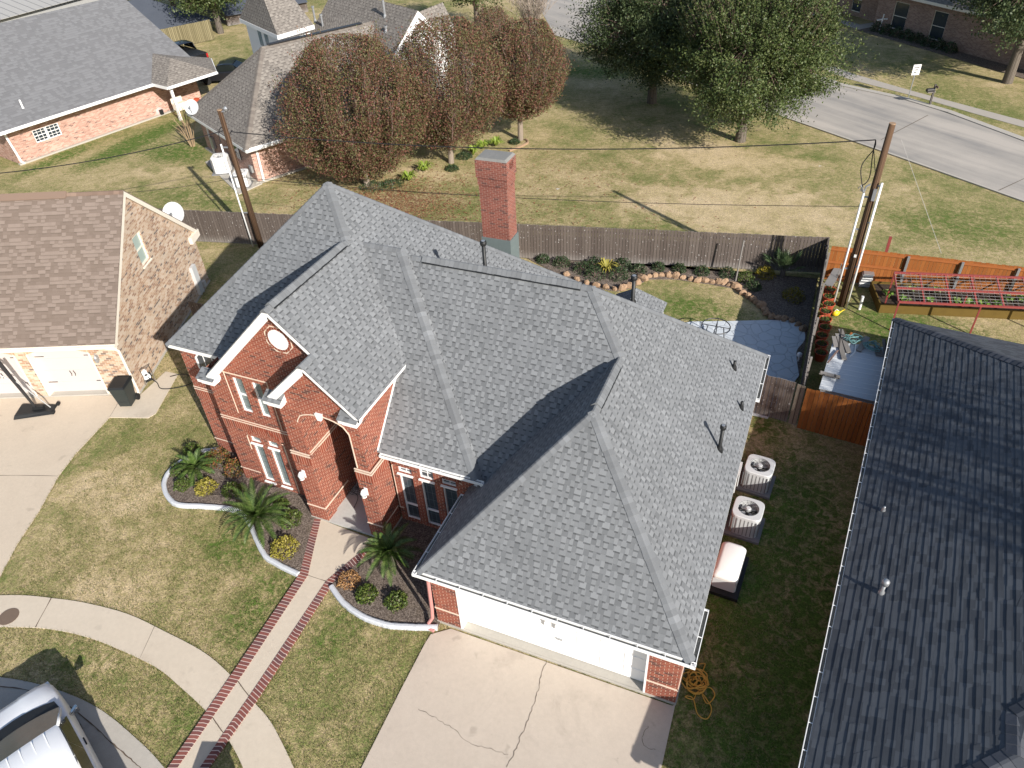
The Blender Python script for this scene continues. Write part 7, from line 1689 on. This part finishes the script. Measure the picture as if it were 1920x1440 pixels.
# bare shrubs
def bare(label, loc, hgt, rad, n, seed, mat, name='bare_tree', r0=.03, fork=10, cat='tree', twl=.5):
    rnd = random.Random(seed); r = thing(name, label, cat, loc); w_ = MB(); tw = MB()
    for i in range(n):
        a = rnd.uniform(0, 6.28); q = rnd.random()**.6; e = Vector((rad*q*math.cos(a), rad*q*math.sin(a), hgt*(1-.35*q*q)*rnd.uniform(.75, 1))); b = Vector((.12*math.cos(a), .12*math.sin(a), 0)); md = b.lerp(e, .5)+Vector((-.1*rad*q*math.cos(a), -.1*rad*q*math.sin(a), .05*hgt))
        pts = smooth([b, md, e], 4); limb(w_, pts, r0, r0*.25, 4)
        for j in range(fork):
            s = rnd.uniform(.35, 1); p = pts[int(s*(len(pts)-1))]; c = a+rnd.uniform(-2, 2); limb(tw, [p, p+Vector((twl*rnd.random()*math.cos(c), twl*rnd.random()*math.sin(c), twl*rnd.uniform(.3, 1.1)))], r0*.35, r0*.12, 3)
    w_.build('trunk', M[mat], r, uv=False); tw.build('crown', M[mat], r, uv=False); return r
M['twig_pale'] = m_plain('pale_twigs', (.36, .30, .25), .9, .15, .2, 5)
M['twig_tan'] = m_plain('tan_twigs', (.33, .24, .15), .9, .15, .2, 5)
bare('bare pale twiggy tree beside the road at top centre', G(1000, 70), 5.2, 2.5, 60, 21, 'twig_pale', r0=.035, fork=22, twl=1.0)
bare('bare tan crape myrtle beside the breezeway post', G(362, 274), 2.9, .9, 16, 22, 'twig_tan', 'crape_myrtle', .035, 5, twl=.4)
bare('bare tree beyond right edge shading the slate roof', Vector((24.6, .9, 0)), 12.8, 4.6, 60, 23, 'twig_pale', r0=.09, fork=24, twl=1.7)
# lime green lilies and ground plants by the russet trees
for i, (px, r_) in enumerate((((768, 340), .6), ((797, 322), .65), ((905, 280), .6), ((930, 275), .6), ((888, 292), .5))):
    strappy('lily_clump', ['lime lily clump left of pair below russet trees', 'lime lily clump right of pair below russet trees', 'lime lily clump behind the chimney top, left', 'lime lily clump behind the chimney top, right', 'lower lily clump partly behind chimney'][i], G(*px), r_, .5, 'lf_lily', 60, .035, 'lime lilies under the russet trees')
for i, (px, r_) in enumerate((((735, 347), .7), ((870, 295), .5), ((848, 318), .4), ((700, 352), .8), ((965, 268), .35))):
    bush('ground_plant', 'low dark green plant at the foot of russet trees', G(*px), r_, .3, 'lf_bushdk', 500, .09, 'dark plants at the russet tree feet', 'plant')
# fallen leaves on the grass under the russet trees
k = 5200; cx = RNG.normal(size=(k, 2))*np.array([2.9, 2.1])+np.array([-14.0, 22.4]); sel = (cx[:, 1] > 18.6+.17*(cx[:, 0]+10)); cx = cx[sel]
c2 = RNG.normal(size=(1500, 2))*np.array([6, 3.5])+np.array([-7, 25.5]); c2 = c2[c2[:, 1] > 20.5]; cx = np.concatenate([cx, c2])
P = np.column_stack([cx, .015+.03*RNG.random(len(cx))]); q = leafquads(P, .10, RNG, aspect=.7); q[:, :, 2] = P[:, 2][:, None]+(q[:, :, 2]-P[:, 2][:, None])*.35
stuff(npmesh('fallen_leaves', q, 4, M['lf_fallen']), 'red brown fallen leaves scattered below russet trees', 'leaves')
ed = MB(); ed.tube(smooth([G(985, 262)+Z*.03, G(990, 268)+Z*.03, G(975, 276)+Z*.03, G(955, 284)+Z*.03], 4), .07, 5); tag(ed.build('root_edging', M['rock']), 'low brown edging curving round the right russet trunk', 'edging')

# ------------------------------------------------------------------ real blades on the near lawn
def inpoly(P, poly):
    x, y = P[:, 0], P[:, 1]; c = np.zeros(len(P), bool); n = len(poly)
    for i in range(n):
        x0, y0 = poly[i][0], poly[i][1]; x1, y1 = poly[(i+1) % n][0], poly[(i+1) % n][1]
        if y0 == y1: continue
        c ^= ((y0 > y) != (y1 > y)) & (x < (x1-x0)*(y-y0)/(y1-y0)+x0)
    return c
xy = lambda L: [(p[0], p[1]) for p in L]
solid = [xy(fu)+xy(fl)[::-1], xy(wl_out)+xy(wr_out)[::-1], xy([Vector((.62, .10, 0))]+dl[1:]+[ext(dl[2], dl[-1], 7), ext(dr[0], dr[-1], 7)]+dr[::-1]+[Vector((6.5, .12, 0))]),
         xy([G(-40, 742)]+nd+[G(-500, 1190), G(-500, 742)]), xy(gp((224, 753), (206, 783), (278, 784), (292, 776), (334, 702), (311, 697), (262, 742))), xy(smooth(gp(*bed1_px), 3))+[(-4.9, 2.2), (-9.9, 3.7)], xy(smooth(gp(*bed2_px), 3))+[(.3, .3), (.3, 3), (-2.7, 3)]+xy(gp((713, 1022), (624, 1095))),
         xy(ko)+[(-3, -16), (-16, -16), (-30, -5)], [(-10.2, 3.4), (-2.4, 2.0), (-2.4, 3.0), (.2, .2), (6.6, .2), (6.6, 13), (-10.2, 13)]]
NB = 330000
P = np.column_stack([RNG.uniform(-17.5, 11.0, NB), RNG.uniform(-7.6, 9.5, NB)])
keep = np.ones(NB, bool)
for q in solid: keep &= ~inpoly(P, q)
keep &= ~((P[:, 0] > 8.9) & (P[:, 1] > -3.6)); keep &= (P[:, 0] > -15-.4*(P[:, 1]-5))
clump = np.sin(P[:, 0]*5.3+1.7*np.sin(P[:, 1]*3.1))*np.sin(P[:, 1]*6.1+1.3*np.sin(P[:, 0]*4.2)); keep &= clump+.9*RNG.random(NB) > .05
P = P[keep]
# a fringe hanging over the edges of paths and kerb
def fringe(L, off, dens=70):
    L = [Vector((p[0], p[1], 0)) for p in L]; out = []
    for a, b in zip(L, L[1:]):
        d = b-a; n_ = int(d.length*dens)
        if n_ < 1: continue
        s_ = Vector((-d.y, d.x, 0)).normalized()*off; t_ = RNG.random(n_); j = np.abs(RNG.normal(size=n_))*.8
        out.append(np.column_stack([a.x+d.x*t_+s_.x*j, a.y+d.y*t_+s_.y*j]))
    return np.concatenate(out)
F = np.concatenate([fringe(fu, .03), fringe(fl, -.03), fringe(ko, .03), fringe(wl_out, -.03, 50), fringe(wr_out, .03, 50), fringe(dl[1:], -.03), fringe(nd[2:], .03), fringe(smooth(gp(*bed1_px), 3), -.10, 60), fringe(smooth(gp(*bed2_px), 3), -.10, 60)])
F = F[(F[:, 1] > -8)]
P = np.concatenate([P, F]); k = len(P); L = (.03+.04*RNG.random(k)); L[-len(F):] *= 1.25
a = RNG.uniform(0, 6.283, k); lean = .35+.75*RNG.random(k); wv_ = .0055+.004*RNG.random(k)
b0 = np.column_stack([P[:, 0]-np.sin(a)*wv_, P[:, 1]+np.cos(a)*wv_, np.full(k, -.01)]); b1 = np.column_stack([P[:, 0]+np.sin(a)*wv_, P[:, 1]-np.cos(a)*wv_, np.full(k, -.01)])
tp_ = np.column_stack([P[:, 0]+np.cos(a)*L*lean, P[:, 1]+np.sin(a)*L*lean, L*(1-.45*lean)])
M['blades'] = m_leaf('winter_grass_blades', [(0, (.07, .105, .022)), (.3, (.125, .15, .04)), (.55, (.20, .185, .075)), (.8, (.31, .255, .13)), (1, (.42, .34, .21))], .85, .15, .8)
stuff(npmesh('grass', np.stack([b0, b1, tp_], 1), 3, M['blades']), 'short straw and green winter grass on the front lawn', 'grass')
